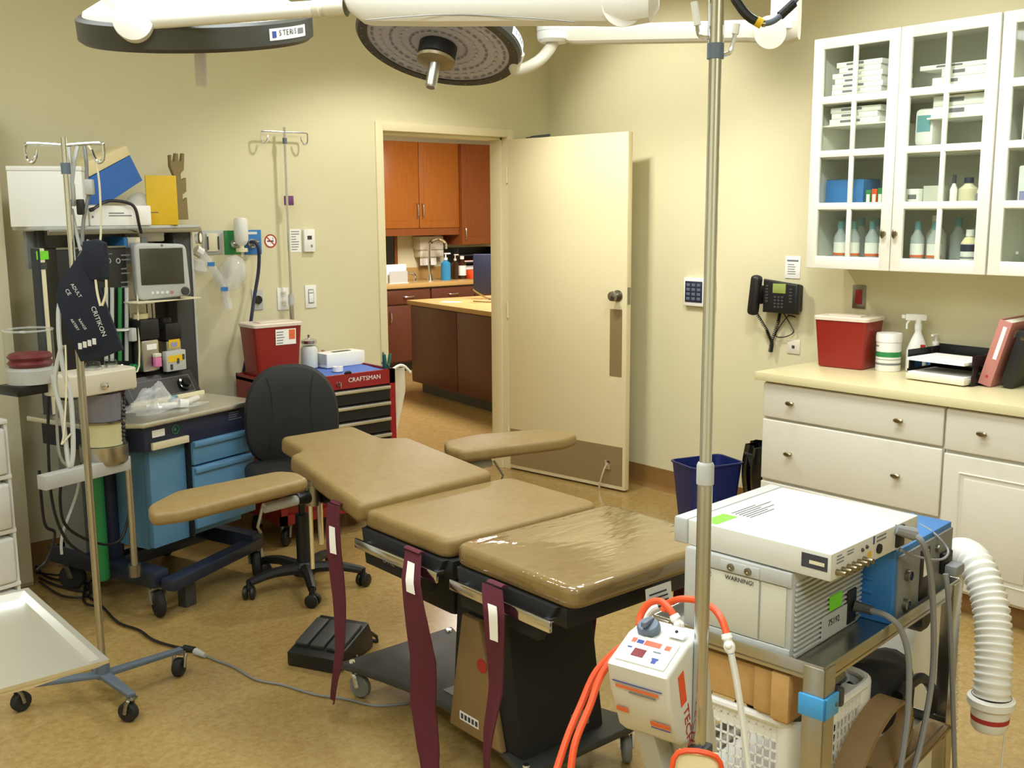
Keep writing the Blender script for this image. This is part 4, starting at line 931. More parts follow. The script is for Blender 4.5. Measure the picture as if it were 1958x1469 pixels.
o = M().sheet(lambda u, v: (.25+u*(CW-.27), .015+v*(CD-.04), .0035+.003*math.sin(9*u+4*v)*math.sin(7*v)), 14, 8, .002).build('blue_drape', 'bluecloth', loc=(CHX0, CHY0, CHZ-.0125)); tag(o, 'blue cloth spread on top of the red tool chest', 'cloth')
ZD = CHZ-.006
sh = sharps('sharps_container', 'tall red sharps container with white lid on the tool chest', (2.525, 4.90, CHZ-.0135), 0, .27, .23, .18, .16, .268)
mb = M(); patch(mb, (-.02, -.0885, .168), (1, 0, 0), (0, -.033, 1), .115, .08); lb = mb.build('label_panel', 'paper', sh); mb = M(); patch(mb, (.055, -.0892, .193), (1, 0, 0), (0, -.033, 1), .035, .05, .001); mb.build('hazard_mark', 'orangelabel', lb); mb = M(); lines(mb, (-.015, -.0892, .173), (1, 0, 0), (0, -.033, 1), .06, .07, 5, 4, .3, .001); mb.build('print', 'inkgrey', lb)
P = onz(589, 703, ZD)
t = thing('cotton_jar', 'glass jar of cotton with a metal lid on the tool chest', 'jar', (P.x, P.y-.02, ZD)); M().lathe([(0, .003), (.042, .003), (.044, .01), (.044, .105), (.034, .12), (0, .12)], (0, 0, 0), 18).build('cotton', 'jarwhite', t); M().lathe([(0, 0), (.046, 0), (.047, .11), (.036, .125), (.036, .135)], (0, 0, 0), 18).build('glass', 'clear', t); M().lathe([(.04, .133), (.042, .15), (.02, .16), (.006, .165), (.008, .18), (0, .185)], (0, 0, 0), 18).build('lid', 'steel', t)
P = onz(650, 698, ZD)
t = thing('glove_box', 'white glove box lying on the blue cloth', 'box', (P.x, 4.952, ZD), R_(4)); M().lo((-.125, -.06, 0), (.125, .06, .075), .002).build('body', 'paper', t); M().prism(rpoly([(-.05, -.02), (.07, -.02), (.07, .02), (-.05, .02)], .015), .0752, .076, 0).build('opening', 'darkgrey', t); M().lo((-.13, -.062, .02), (-.125, .062, .075)).build('end_flap', 'lightgrey', t)
P = onz(646, 710, ZD); o = M().lathe([(.012, 0), (.028, 0), (.028, .025), (.012, .025), (.012, 0)], (0, 0, 0), 18).build('tape_roll', 'white', loc=(P.x, P.y, ZD)); tag(o, 'small roll of white tape on the blue cloth', 'tape roll')
P = onz(640, 720, CHZ); o = M().ball((0, 0, .008), (.02, .008, .008)).cyl((-.02, 0, .004), (.02, 0, .004), .004).build('black_clip', 'black', loc=(2.80, CHY0+.008, CHZ)); tag(o, 'small black clip on the front rim of the chest', 'clip')
def peg(name, lab, P, m_, r=0):
    t = thing(name, lab, 'clip', P, r)
    for s in (-1, 1): M().prism(rpoly([(-.008, -.03), (.008, -.03), (.012, .05), (-.004, .05)], .003), -.006, .006, .002, 2, Matrix.Rotation(s*.22, 4, 'Y') @ Matrix(((1, 0, 0, s*.008), (0, 0, 1, 0), (0, 1, 0, .03), (0, 0, 0, 1)))).build('jaw', m_, t)
    M().cyl((0, -.012, .02), (0, .012, .02), .006).build('spring', 'satin', t); return t
peg('plastic_clip', 'red plastic clip on the back rim of the tool chest', (CHX1-.21, CHY1-.006, CHZ), 'pink')
peg('plastic_clip', 'green plastic clip at the front corner of the tool chest', (CHX1-.03, CHY0+.03, CHZ), 'teal', .3)
peg('plastic_clip', 'green plastic clip on the side rim of the tool chest, behind its twin', (CHX1-.006, CHY0+.10, CHZ), 'teal', 1.0)
# mesh bag hung from the side
t = thing('mesh_bag', 'off-white mesh bag hanging from the side of the tool chest', 'bag', (CHX1+.003, CHY0+.16, .0))
M().sheet(lambda u, v: (.004+.095*u*(1-.75*max(0, v-.35)/.65)+.01*v, -.13+.02*math.sin(PI*u)+.03*u, CHZ-.01-.36*v), 8, 8, .002).build('mesh', 'meshbag', t); M().tube([(.01, -.12, CHZ-.01), (.06, -.11, CHZ+.005), (.11, -.09, CHZ-.01), (.15, -.08, CHZ-.045)], .008, 6, 4).build('drawstring', 'paper', t)

# ================================================================== IV poles
def iv_hooks(mb, z, L=.13, r=.004, ang=0, dz=.0):
    for s in (-1, 1):
        c = Vector((math.cos(ang)*s, math.sin(ang)*s, 0))
        mb.tube([Vector((0, 0, z)), c*L*.9+Vector((0, 0, z-dz)), c*L+Vector((0, 0, z-.015-dz)), c*L*.98+Vector((0, 0, z-.05-dz)), c*L*.85+Vector((0, 0, z-.06-dz)), c*L*.74+Vector((0, 0, z-.04-dz)), c*L*.70+Vector((0, 0, z-.02-dz))], r, 8, 4)
    return mb
XP, YP = 2.745, 5.075
t = thing('iv_pole', 'slim chrome drip stand against the back wall behind the tool chest', 'iv pole', (XP, YP, 0))
M().cyl((0, 0, .25), (0, 0, 1.22), .0125, n=12).build('lower_tube', 'brushed', t); M().cyl((0, 0, 1.2), (0, 0, 2.115), .008, n=12).build('upper_tube', 'chrome', t); M().cyl((0, 0, 1.18), (0, 0, 1.235), .016, n=12).build('collar', 'lightgrey', t)
iv_hooks(M(), 2.09, .135, .0045, 0).build('hooks', 'chrome', t); M().cyl((0, 0, 2.03), (0, 0, 2.06), .012).build('upper_collar', 'bluegrey', t)
M().box((0.01, -.0, 1.735), (.05, .016, .05), .004, rot=-YAW).build('purple_tag', 'purple', t); M().lo((-.04, -.04, .5), (.04, .0, .54), .005).build('chest_clamp', 'black', t)
# left pole in front of the anaesthesia machine
IL_ = (1.125, 3.53)
ivl = thing('iv_pole', 'chrome drip stand on a grey four-leg base in front of the anesthesia machine', 'iv pole', (IL_[0], IL_[1], 0))
M().cyl((0, 0, .09), (0, 0, 1.42), .0125, n=14).build('lower_tube', 'brushed', ivl); M().cyl((0, 0, 1.40), (0, 0, 1.91), .0105, n=14).build('upper_tube', 'chrome', ivl); M().cyl((0, 0, 1.385), (0, 0, 1.43), .017).build('collar', 'lightgrey', ivl)
M().cyl((0, 0, 1.795), (0, 0, 1.83), .015).build('upper_collar', 'bluegrey', ivl)
iv_hooks(M(), 1.885, .125, .0055, -YAW, -.006).build('hooks', 'chrome', ivl)
legs = [(1.416, 3.55), (1.139, 3.30), (.86, 3.63), (1.13, 3.86)]
for i, (x, y) in enumerate(legs):
    dx, dy = x-IL_[0], y-IL_[1]; mb = M(); a = math.atan2(dy, dx); L = math.hypot(dx, dy)
    mb.prism([(0, -.02), (L*.55, -.018), (L*.75, -.016), (L, -.014), (L, .014), (L*.75, .016), (L*.55, .018), (0, .02)], .085, .10, .003, 2, Matrix.Rotation(a, 4, 'Z'))
    lg = mb.build('leg', 'bluegrey', ivl)
    caster(lg, dx*.98, dy*.98, .034, .03, a+.6, .088, 'rubber', 'satin')
M().cyl((0, 0, .08), (0, 0, .14), .024).build('hub', 'bluegrey', ivl)
PD = (Vector((IL_[0], IL_[1], 1.4))-CAM).dot(_fwd)      # depth of that pole
def ivp(px, py, off=0): return atd(px, py, PD-off)
# pressure cuff
def cuffloc(px, py, off): return ivp(px, py, off)-Vector((IL_[0], IL_[1], 0))
t = thing('blood_pressure_cuff', 'navy pressure cuff with white print hung on the left drip stand', 'cuff', (IL_[0], IL_[1], 0))
tri = lambda pts, off, th, bev=.004: M()
def flat_shape(parent, name, m_, pts, off, th, curve=.0):
    c0 = cuffloc(pts[0][0], pts[0][1], off); r_, u_ = _rt0.copy(), Vector((0, 0, 1)); n_ = -(_rt0.cross(u_)); 
    q = []
    for px, py in pts: P = cuffloc(px, py, off)-c0; q.append((P.dot(r_), P.z))
    mm = Matrix.Identity(4); mm.col[0][:3] = r_; mm.col[1][:3] = u_; mm.col[2][:3] = r_.cross(u_); mm.translation = c0
    return M().prism(q, -th/2, th/2, th*.3, 2, mm).build(name, m_, parent)
flat_shape(t, 'cuff', 'navycuff', [(145, 497), (160, 478), (178, 520), (226, 672), (180, 690), (142, 696), (118, 632), (102, 570), (110, 545)], .035, .016)
flat_shape(t, 'rolled_end', 'navycuff', [(160, 462), (185, 457), (203, 465), (207, 530), (200, 540), (172, 536), (155, 500)], .055, .04)
_r = _rt0*.95+Vector((0, 0, -.3))
def ctext(s, px, py, size, ang, off=.046, m_='inkwhite', nm='lettering'):
    r = _rt0*math.cos(ang)+Vector((0, 0, 1))*math.sin(ang); u = -_rt0*math.sin(ang)+Vector((0, 0, 1))*math.cos(ang)
    P = cuffloc(px, py, off); return text(s, t, tuple(P), tuple(r), tuple(u), size, m_, nm)
ctext('CRITIKON', 171, 588, .022, R_(-72)); ctext('ADULT', 133, 545, .016, R_(-60)); ctext('CE', 122, 556, .018, R_(-60)); ctext('ARTERY', 133, 612, .012, R_(-60)); ctext('RANGE', 148, 612, .012, R_(-60))
mb = M()
for k in range(4): patch(mb, cuffloc(150+k*9, 668-k*3, .046), _rt0, (0, 0, 1), .012, .02)
mb.build('print', 'inkwhite', t)
M().tube([cuffloc(183, 535, .05), cuffloc(186, 560, .05), cuffloc(192, 585, .05)], .004, 6, 3).build('air_hose', 'cream', t); M().tube([cuffloc(203, 535, .05), cuffloc(203, 560, .05), cuffloc(195, 585, .05)], .004, 6, 3).build('air_hose', 'cream', t)
# transducer leads hung over the hook
t = thing('sensor_cable', 'bundle of grey sensor leads with connector blocks hung from the left drip stand', 'cable', (IL_[0], IL_[1], 0))
C_ = cuffloc
M().tube([C_(130, 275, .01), C_(136, 330, .02), C_(135, 350, .02)], .006, 6, 3).build('lead', 'lightgrey', t); M().tube([C_(150, 275, .01), C_(143, 305, .02), C_(138, 350, .02)], .006, 6, 3).build('lead', 'lightgrey', t)
M().tube([C_(160, 272, .01), C_(165, 310, .02), C_(166, 345, .02)], .006, 6, 3).build('lead', 'grey', t); M().tube([C_(165, 272, .01), C_(180, 300, .02), C_(190, 350, .02), C_(193, 440, .02), C_(190, 470, .03)], .0035, 6, 5).build('lead', 'cream', t)
M().tube([C_(137, 400, .02), C_(145, 440, .02), C_(155, 480, .03)], .006, 6, 4).build('lead', 'lightgrey', t); M().tube([C_(170, 372, .02), C_(160, 420, .02), C_(157, 470, .03)], .006, 6, 4).build('lead', 'grey', t)
for (px, py, w, h, m_) in ((135, 372, .028, .075, 'lightgrey'), (171, 358, .028, .05, 'lightgrey'), (154, 396, .022, .05, 'black')):
    mb = M(); P = C_(px, py, .03); mb.box(P, (w, .022, h), .005, rot=-YAW); mb.build('connector', m_, t)
M().tube([C_(170, 460, .01), C_(120, 560, -.02), C_(112, 620, .02), C_(120, 700, .03), C_(135, 760, .03), C_(140, 860, .03), C_(132, 890, .03), C_(120, 800, .03), C_(105, 730, .03), C_(118, 660, .03)], .008, 8, 6).build('breathing_line', 'lightgrey', t)
M().tube([C_(125, 660, .04), C_(127, 740, .04), C_(122, 830, .04), C_(118, 850, .04), C_(135, 830, .04)], .003, 6, 5).build('lead', 'cream', t)

# ================================================================== Mayo stand
MZ = .755
t = thing('mayo_stand', 'stainless instrument tray on a stand in the lower left corner', 'instrument stand', (.30, 2.385, 0))
mb = M(); x0, x1, y0, y1 = -.03, .385, -.28, .28
def tray(mb, x0, x1, y0, y1, z, d, lip):
    def rect(i, z): return [Vector((x0+i, y0+i, z)), Vector((x1-i, y0+i, z)), Vector((x1-i, y1-i, z)), Vector((x0+i, y1-i, z))]
    rs = [rect(0, z-.008), rect(0, z), rect(lip, z), rect(lip+.008, z-d), rect(lip+.006, z-d-.002), rect(.004, z-.010)]
    vs = [p for r in rs for p in r]; fs = []
    for i in range(len(rs)-1): fs += [(i*4+j, i*4+(j+1) % 4, (i+1)*4+(j+1) % 4, (i+1)*4+j) for j in range(4)]
    mb._add(vs, fs); mb._add(rect(lip+.008, z-d), [(0, 1, 2, 3)]); mb._add(rect(lip+.006, z-d-.002), [(3, 2, 1, 0)]); return mb
tray(mb, x0, x1, y0, y1, MZ, .018, .014).build('tray', 'traysteel', t)
M().tube([(x0+.05, -.22, MZ-.028), (x1-.05, -.22, MZ-.028), (x1-.03, 0, MZ-.028), (x1-.05, .22, MZ-.028), (x0+.05, .22, MZ-.028)], .007, 8, 3).build('tray_ring', 'chrome', t)
M().cyl((-.02, 0, .06), (-.02, 0, MZ-.03), .014).build('post', 'chrome', t); M().tube([(-.02, -.3, .05), (-.02, .3, .05)], .014, 8).tube([(-.02, 0, .05), (.2, 0, .05)], .014, 8).build('foot_frame', 'chrome', t)
for (x, y) in ((-.02, -.3), (-.02, .3), (.2, 0)): caster(t, x, y, .022, .018, .5, .045, 'rubber', 'satin')
# ================================================================== anaesthesia machine
AF = Frame(1.567, 4.152, 18)
am = thing('anesthesia_machine', 'blue and grey anesthesia machine with shelves and a steel worktop', 'anesthesia machine', tuple(AF.o), AF.a)
def ay(px, py, ly): return AF.y(px, py, ly)
def az(px, py, z): return AF.z(px, py, z)
def rect(px0, py0, px1, py1, ly):
    a, b = ay(px0, py0, ly), ay(px1, py1, ly); return (min(a.x, b.x), max(a.x, b.x), min(a.z, b.z), max(a.z, b.z))
def abox(px0, py0, px1, py1, ly, dep, name, m_, parent=None, bev=.003):
    x0, x1, z0, z1 = rect(px0, py0, px1, py1, ly); return M().lo((x0, ly, z0), (x1, ly+dep, z1), bev).build(name, m_, parent or am)
# base on casters
mb = M(); mb.lo((-.03, -.02, .13), (.05, .68, .20), .006); mb.lo((.55, .0, .13), (.62, .68, .20), .006); mb.lo((.05, .30, .13), (.55, .38, .19), .006); mb.lo((.0, .60, .13), (.58, .68, .20), .006)
bf = mb.build('base_frame', 'navyframe', am)
mb = M(); mb.box((.30, -.02, .15), (.62, .07, .05), .006, rot=R_(10)); mb.build('front_bar', 'navyframe', bf)
for x, y, an in ((.01, .02, 1.2), (.01, .62, 2.2), (.59, .03, .9), (.59, .62, .4)): caster(am, x, y, .058, .034, an, .13, 'rubber', 'satin')
M().lo((.12, -.03, .0), (.18, .02, .12), .004).build('brake_foot', 'darkgrey', am)
# lower cabinet
x0, x1, z0, z1 = rect(262, 868, 500, 1008, .05)
body = M().lo((.05, .10, .26), (.58, .66, .73)).build('cabinet_body', 'bluecab', am)
M().lo((.05, .06, .27), (.24, .10, .71), .003).build('side_panel', 'bluecab', body)
dz = [.70, .585, .30]
for k in range(2):
    d = M().lo((.25, .02+.0*k, dz[k+1]+.008), (.60, .10, dz[k]), .006).build('drawer', 'bluecab', am); M().lo((.25, .005, dz[k]-.028), (.60, .02, dz[k]-.002), .006).build('drawer_lip', 'bluecab', d)
M().lo((.24, .035, .27), (.25, .10, .71)).build('dark_gap', 'black', body)
# navy drawer housing and worktop
ZW = .83
mb = M(); mb.prism([(0, .02), (.60, .02), (.60, .55), (-.10, .55), (-.10, .20)], .70, ZW-.022, .004, 2); nh = mb.build('top_drawer', 'navy', am)
mb = M().prism([(-.02, -.01), (.62, -.01), (.62, .56), (-.16, .56), (-.16, .20)], ZW-.022, ZW, .004, 2); wtp = mb.build('worktop', 'traysteel', am)
M().lo((.03, .005, .705), (.22, .02, .735), .002).build('pull_lip', 'cream', nh)
mb = M(); patch(mb, (.04, .0195, .755), (1, 0, 0), (0, 0, 1), .065, .03); mb.build('name_plate', 'paper', nh)
M().torus((.16, .018, .77), .018, .0022, (0, 1, 0), 20, 6).build('round_mark', 'green', nh); M().lathe([(0, .001), (.006, .001), (.006, 0)], (.16, .0195, .77), 10, (0, -1, 0)).build('round_dot', 'green', nh)
mb = M(); lines(mb, (.46, .0195, .755), (1, 0, 0), (0, 0, 1), .08, .04, 4, 9, .35); mb.build('print', 'inkgrey', nh)
# sloping control panel behind the worktop
LY = .33
mb = M(); a, b = ay(248, 752, LY), ay(388, 752, LY); x0, x1 = a.x, b.x; zt_ = ay(370, 705, LY+.08).z
yzp = Matrix(((0, 0, 1, 0), (1, 0, 0, 0), (0, 1, 0, 0), (0, 0, 0, 1)))
mb.prism([(LY, ZW), (LY+.2, ZW), (LY+.2, zt_+.02), (LY+.075, zt_)], x0, x1, .003, 2, yzp); cp = mb.build('control_panel', 'black', am)
sl = Vector((0, .075, zt_-ZW)).normalized(); nn = Vector((1, 0, 0)).cross(sl)
q = Vector((x0+.03, LY, ZW))+sl*.025; mb = M()
for (aa, bb, cc, dd) in ((0, 0, x1-x0-.06, .002), (0, .085, x1-x0-.06, .002), (0, 0, .002, .085), (x1-x0-.062, 0, .002, .087)): patch(mb, q+Vector((aa, 0, 0))+sl*bb, (1, 0, 0), sl, cc, dd)
mb.build('outline', 'inkgrey', cp)
kx = ay(350, 728, LY+.04).x; kc = Vector((kx, LY, ZW))+sl*.065
M().lathe([(.034, 0), (.032, .012), (.022, .014), (.02, .03), (0, .031)], kc, 18, nn).build('dial', 'blackgloss', cp)
M().lo((x0, LY-.012, ZW), (x1, LY, ZW+.02), .002).build('ledge', 'cream', cp)
# upper frame: posts, side panel, rear deck, shelf
ZS_ = ay(370, 432, .50).z
sp0 = ay(337, 560, .50).x; sp1 = ay(371, 560, .50).x
M().lo((sp0, .50, ZW), (sp1, .66, ZS_-.005), .004).build('side_panel', 'darkgrey', am); M().lo((sp1-.006, .495, ZW+.12), (sp1+.004, .50, ZS_-.03)).build('panel_edge', 'lightgrey', am)
lx0 = ay(40, 432, .62).x; lx1 = ay(372, 425, .48).x
sh_ = M().prism(rpoly([(lx0, .44), (lx1-.02, .44), (lx1+.06, .50), (lx1+.06, .62), (lx1, .68), (lx0, .70)], .03), ZS_-.008, ZS_+.006, .003, 2).build('top_shelf', 'lightgrey', am)
M().lo((lx0, .435, ZS_-.028), (lx1, .447, ZS_-.008), .002).build('shelf_rail', 'satin', sh_)
for x in (lx0+.05, lx0+.22, sp0-.02): M().lo((x, .58, ZW-.10), (x+.03, .61, ZS_-.01), .003).build('post', 'darkgrey', am)
M().lo((lx0+.02, .62, 1.44), (sp0, .64, ZS_-.012)).build('back_panel', 'grey', am)
# ventilator box: cream front with dark sides
x0, x1, z0, z1 = rect(62, 475, 97, 790, .50)
vb = M().lo((x0-.0, .455, z0), (x1+.0, .50, z1), .004).build('ventilator_case', 'cream', am); M().lo((x0-.010, .453, z0), (x0, .500, z1)).build('dark_edge', 'navyframe', vb)
a = ay(70, 497, .455); M().lo((a.x, .4535, a.z), (a.x+.055, .455, a.z+.035)).build('green_sticker', 'limegreen', vb); M().lo((a.x+.015, .4535, a.z-.04), (a.x+.045, .455, a.z-.012)).build('dark_sticker', 'darkgrey', vb)
# flow block
x0, x1, z0, z1 = rect(107, 476, 258, 745, .46)
fbk = M().lo((x0, .46, z0), (x1, .60, z1), .004).build('flow_block', 'black', am); M().lo((x0, .455, z1-.004), (x1, .46, z1+.004)).build('top_trim', 'satin', fbk)
mb = M(); 
for k in range(3): lines(mb, ay(232, 500+26*k, .459), (1, 0, 0), (0, 0, 1), .05, .04, 2, k, .3)
lines(mb, ay(205, 488, .459), (1, 0, 0), (0, 0, 1), .03, .012, 1, 5, .4)
mb.build('print', 'inkgrey', fbk)
for px in (208, 226): P = ay(px, 499, .459); M().torus(P, .010, .002, (0, 1, 0), 16, 6).build('gauge_ring', 'lightgrey', fbk)
for k, px in enumerate((203, 214, 229, 242)):
    p0, p1_2 = ay(px, 690, .452), ay(px, 550, .452)
    M().cyl(p0, p1_2, .009, n=10).build('flow_tube', ('lightgrey', 'lightgrey', 'green', 'lightgrey')[k], fbk)
for k, (px, m_) in enumerate(((225, 'steel'), (251, 'green'), (207, 'black'))):
    P = ay(px, 702, .46); M().lathe([(.016, 0), (.015, .03), (.01, .034), (0, .034)], P, 14, (0, -1, 0)).build('flow_knob', m_, fbk)
M().tube([ay(262, 545, .44), ay(264, 600, .42), ay(266, 700, .40), ay(250, 712, .39), ay(225, 716, .38)], .004, 6, 3).build('sample_line', 'cream', am)
# second shelf under the monitor
x0, x1, z0, z1 = rect(264, 573, 385, 576, .36); z0s, z1s = z0, z1
M().lo((x0, .36, (z0+z1)/2-.003), (x1, .56, (z0+z1)/2+.003), .001).build('monitor_shelf', 'cream', am)
for px in (280, 290): p = ay(px, 576, .46); M().cyl((p.x, .46, z0), (p.x, .46, z0-.09), .003, n=6).build('shelf_stud', 'darkgrey', am)
# vaporizers
def vapor(px0, py0, px1, py1, ly, top, lab):
    x0, x1, z0, z1 = rect(px0, py0, px1, py1, ly); w = x1-x0; z0 = max(z0, ZW+.12)
    o = M().lo((x0, ly, z0), (x1, ly+.13, z1-(z1-z0)*.42), .012).build('vaporizer', 'brushed', am, label=lab)
    M().lo((x0-.004, ly-.004, z1-(z1-z0)*.42), (x1+.004, ly+.134, z1-.012), .010).build('black_head', 'black', o)
    M().lathe([(w*.36, 0), (w*.36, .02), (w*.3, .024), (0, .024)], ((x0+x1)/2, ly+.06, z1-.012), 18).build('dial', top, o)
    return o, x0, x1, z0, z1
vo, x0, x1, z0, z1 = vapor(268, 607, 308, 708, .40, 'foamcream', 'black and silver vaporizer with a pink tag')
mb = M(); patch(mb, (x0+.025, .3995, z0+(z1-z0)*.40), (1, 0, 0), (0, 0, 1), .055, .025); mb.build('label_panel', 'paper', vo)
a = ay(300, 703, .37); M().lo((a.x, .375, a.z), (a.x+.035, .395, a.z+.045), .003).build('pink_tag', 'magenta', vo); M().lo((a.x, .374, a.z+.045), (a.x+.035, .396, a.z+.062), .003).build('tag_holder', 'offwhite', vo)
vo, x0, x1, z0, z1 = vapor(316, 614, 350, 700, .42, 'black', 'black and silver vaporizer with a yellow label')
mb = M(); patch(mb, (x0+.012, .4195, z0+(z1-z0)*.42), (1, 0, 0), (0, 0, 1), x1-x0-.024, .045); o_ = mb.build('yellow_label', 'yellowbox', vo); mb = M(); patch(mb, (x0+.022, .4188, z0+(z1-z0)*.44), (1, 0, 0), (0, 0, 1), x1-x0-.05, .02, .001); mb.build('label_patch', 'lavender', vo)
a, b = ay(320, 712, .38), ay(355, 668, .38)
fl = M().lo((a.x, .38, a.z), (b.x, .41, b.z), .004).build('filler_block', 'lightgrey', am); M().lo((a.x+.01, .378, b.z-.05), (b.x-.02, .38, b.z-.02)).build('yellow_label', 'yellowbox', fl)
for px, py in ((328, 702), (340, 690), (350, 682)): P = ay(px, py, .38); M().lo((P.x-.006, .376, P.z-.012), (P.x+.006, .38, P.z+.012)).build('key_slot', 'darkgrey', fl)
# absorber: ring clamp, canister, base, brackets
def apt(px, py, ly): return ay(px, py, ly)
cx = ay(195, 800, .06).x; CY = .06
zt0 = ay(195, 745, CY).z; zb0 = ay(195, 850, CY).z; zb1 = ay(195, 885, CY).z; zr0 = ay(195, 705, CY).z
rc = (ay(231, 800, CY).x-ay(160, 800, CY).x)/2
ab = M().lathe([(0, zb0), (rc, zb0), (rc, zt0), (0, zt0)], (cx, CY, 0), 28).build('canister', 'clear', am)
M().lathe([(0, zb0+.002), (rc*.93, zb0+.002), (rc*.93, zb0+(zt0-zb0)*.42), (0, zb0+(zt0-zb0)*.42)], (cx, CY, 0), 24).build('lime_lower', 'foamcream', ab)
M().lathe([(0, zb0+(zt0-zb0)*.46), (rc*.93, zb0+(zt0-zb0)*.46), (rc*.93, zt0-.01), (0, zt0-.01)], (cx, CY, 0), 24).build('lime_upper', 'limeviolet', ab)
M().lathe([(rc*1.04, zb0+(zt0-zb0)*.42), (rc*1.05, zb0+(zt0-zb0)*.46)], (cx, CY, 0), 24).build('divider_ring', 'satin', ab)
M().lathe([(0, zb1), (rc*1.0, zb1), (rc*1.08, zb1+.01), (rc*1.08, zb0), (0, zb0)], (cx, CY, 0), 28).build('drain_base', 'brushed', am)
M().lathe([(0, zb1-.02), (rc*.8, zb1-.02), (rc*.8, zb1), (0, zb1)], (cx, CY, 0), 20).build('clamp_plate', 'black', am)
xl_ = ay(103, 725, CY).x; xr_ = ay(243, 725, CY).x
rg = M().prism(rpoly([(xl_, CY-rc*.6), (xl_+.05, CY-rc*1.1), (xr_-.02, CY-rc*1.1), (xr_, CY-rc*.4), (xr_-.01, CY+rc), (xl_, CY+rc)], .03), zt0, zr0, .006, 3).build('clamp_head', 'offwhite', am)
P = ay(200, 737, CY-rc*1.1-.003); M().lathe([(.016, 0), (.016, .006), (.008, .008), (0, .008)], P, 12, (0, -1, 0)).build('badge', 'chrome', rg)
P = ay(240, 733, CY-rc*.6); M().lathe([(.008, 0), (.02, .01), (.026, .03), (.015, .04), (0, .04)], P, 14, (.6, -.8, 0)).build('wing_knob', 'cream', rg)
for px, r_ in ((178, .03), (212, .025)): P = ay(px, 706, CY); M().lathe([(r_, 0), (r_*1.05, .012), (r_*.9, .03), (r_*.5, .034), (0, .034)], (P.x, CY, zr0), 16).build('valve_dome', 'clear', rg); M().lathe([(r_*1.1, -.002), (r_*1.1, .012), (r_*.9, .012)], (P.x, CY, zr0), 16).build('valve_ring', 'steel', rg)
# support rail and post
a, b = ay(83, 920, .0), ay(247, 880, .0)
M().lo((a.x, -.01, .655), (b.x, .04, .71), .003).build('support_rail', 'lightgrey', am)
px0 = ay(252, 1000, .02).x; M().cyl((px0, .02, .2), (px0, .02, .71), .014, n=14).build('support_post', 'brushed', am); M().cyl((px0, .02, .2), (px0, .02, .25), .026, n=16).build('post_collar', 'satin', am)
# bellows on its black arm at the left
bx_ = ay(62, 740, .16).x; zb_ = ay(62, 728, .16).z; BR = (ay(105, 660, .16).x-ay(22, 660, .16).x)/2
M().lo((bx_-.10, .10, zb_-.045), (ay(165, 745, .16).x, .22, zb_-.006), .006).build('bellows_arm', 'black', am)
be = M().lathe([(0, zb_-.006), (BR*.95, zb_-.006), (BR*.95, zb_+.045), (BR*.85, zb_+.055), (0, zb_+.055)], (bx_, .16, 0), 28).build('bellows_base', 'lightgrey', am)
M().lathe([(0, zb_+.056), (BR*.8, zb_+.056), (BR*.92, zb_+.07), (BR*.8, zb_+.082), (BR*.92, zb_+.095), (BR*.8, zb_+.106), (0, zb_+.108)], (bx_, .16, 0), 28).build('bellows', 'bellowsred', be)
M().lathe([(BR*.9, zb_+.056), (BR*.98, zb_+.06), (BR*.98, zb_+.19), (BR*.9, zb_+.20)], (bx_, .16, 0), 28).build('dome', 'clear', be); M().torus((bx_, .16, zb_+.195), BR*.97, .004).build('dome_rim', 'clearbag', be)
# corrugated black hose beside the canister, and the cables
hp = [ay(232, 740, .02), ay(233, 790, .0), ay(232, 840, .0), ay(240, 870, .02)]
mb = M(); N = 40
pts = [hp[0].lerp(hp[1], i/13) for i in range(13)]+[hp[1].lerp(hp[2], i/13) for i in range(13)]+[hp[2].lerp(hp[3], i/13) for i in range(14)]
mb.tube(pts, [.012 if i % 2 else .017 for i in range(len(pts))], 10); mb.build('corrugated_hose', 'black', am)
for k, (ps, m_) in enumerate((([(95, 720), (92, 840), (100, 960), (125, 1030), (160, 1060)], 'black'), ([(120, 900), (115, 960), (130, 1010), (190, 1040), (232, 1030), (250, 960), (248, 900)], 'black'), ([(108, 730), (112, 860), (135, 900), (150, 930), (120, 1020), (118, 1060)], 'lightgrey'), ([(75, 900), (85, 1000), (105, 1020), (90, 1070), (70, 1090)], 'black'))):
    M().tube([ay(px, py, .12+.02*k) for px, py in ps], .006, 6, 6).build('cable', m_, am)
# cylinders at the back
x_ = ay(187, 1000, .25).x; M().lathe([(0, .14), (.03, .14), (.034, .15), (.034, .60), (.02, .66), (.012, .68), (0, .68)], (x_, .25, 0), 16).build('gas_cylinder', 'green', am); M().cyl((x_, .25, .67), (x_, .25, .71), .018).build('cylinder_valve', 'pewter', am)
M().lathe([(0, .14), (.045, .14), (.05, .15), (.05, .60), (.02, .68), (0, .68)], (x_+.12, .33, 0), 16).build('gas_cylinder', 'navy', am)
M().lo((.0, .45, .2), (.05, .6, .7)).build('rear_column', 'grey', am)
M().tube([ay(205, 633, .43), ay(252, 629, .42)], .008, 10).build('sensor_arm', 'chrome', am); M().box(ay(253, 640, .42), (.028, .03, .06), .005).build('sensor_clamp', 'lightgrey', am)
# gauge on the right edge
P = ay(375, 455, .50); M().lathe([(.028, .0), (.028, .02), (.024, .022), (.0, .022)], P, 20, (.5, -.85, 0)).build('gauge', 'paper', am); M().torus(P+Vector((.5, -.85, 0))*.021, .027, .004, (.5, -.85, 0), 20, 6).build('gauge_rim', 'pewter', am)
# ------------------------------------------------ things that stand on the machine
def wpt(L): return AF.o+AF.ux*L.x+AF.uy*L.y+Vector((0, 0, L.z))
def on_am(name, lab, cat, x, y, z, rz=0): return thing(name, lab, cat, tuple(wpt(Vector((x, y, z)))), AF.a+rz)
ZT = ZS_+.0065
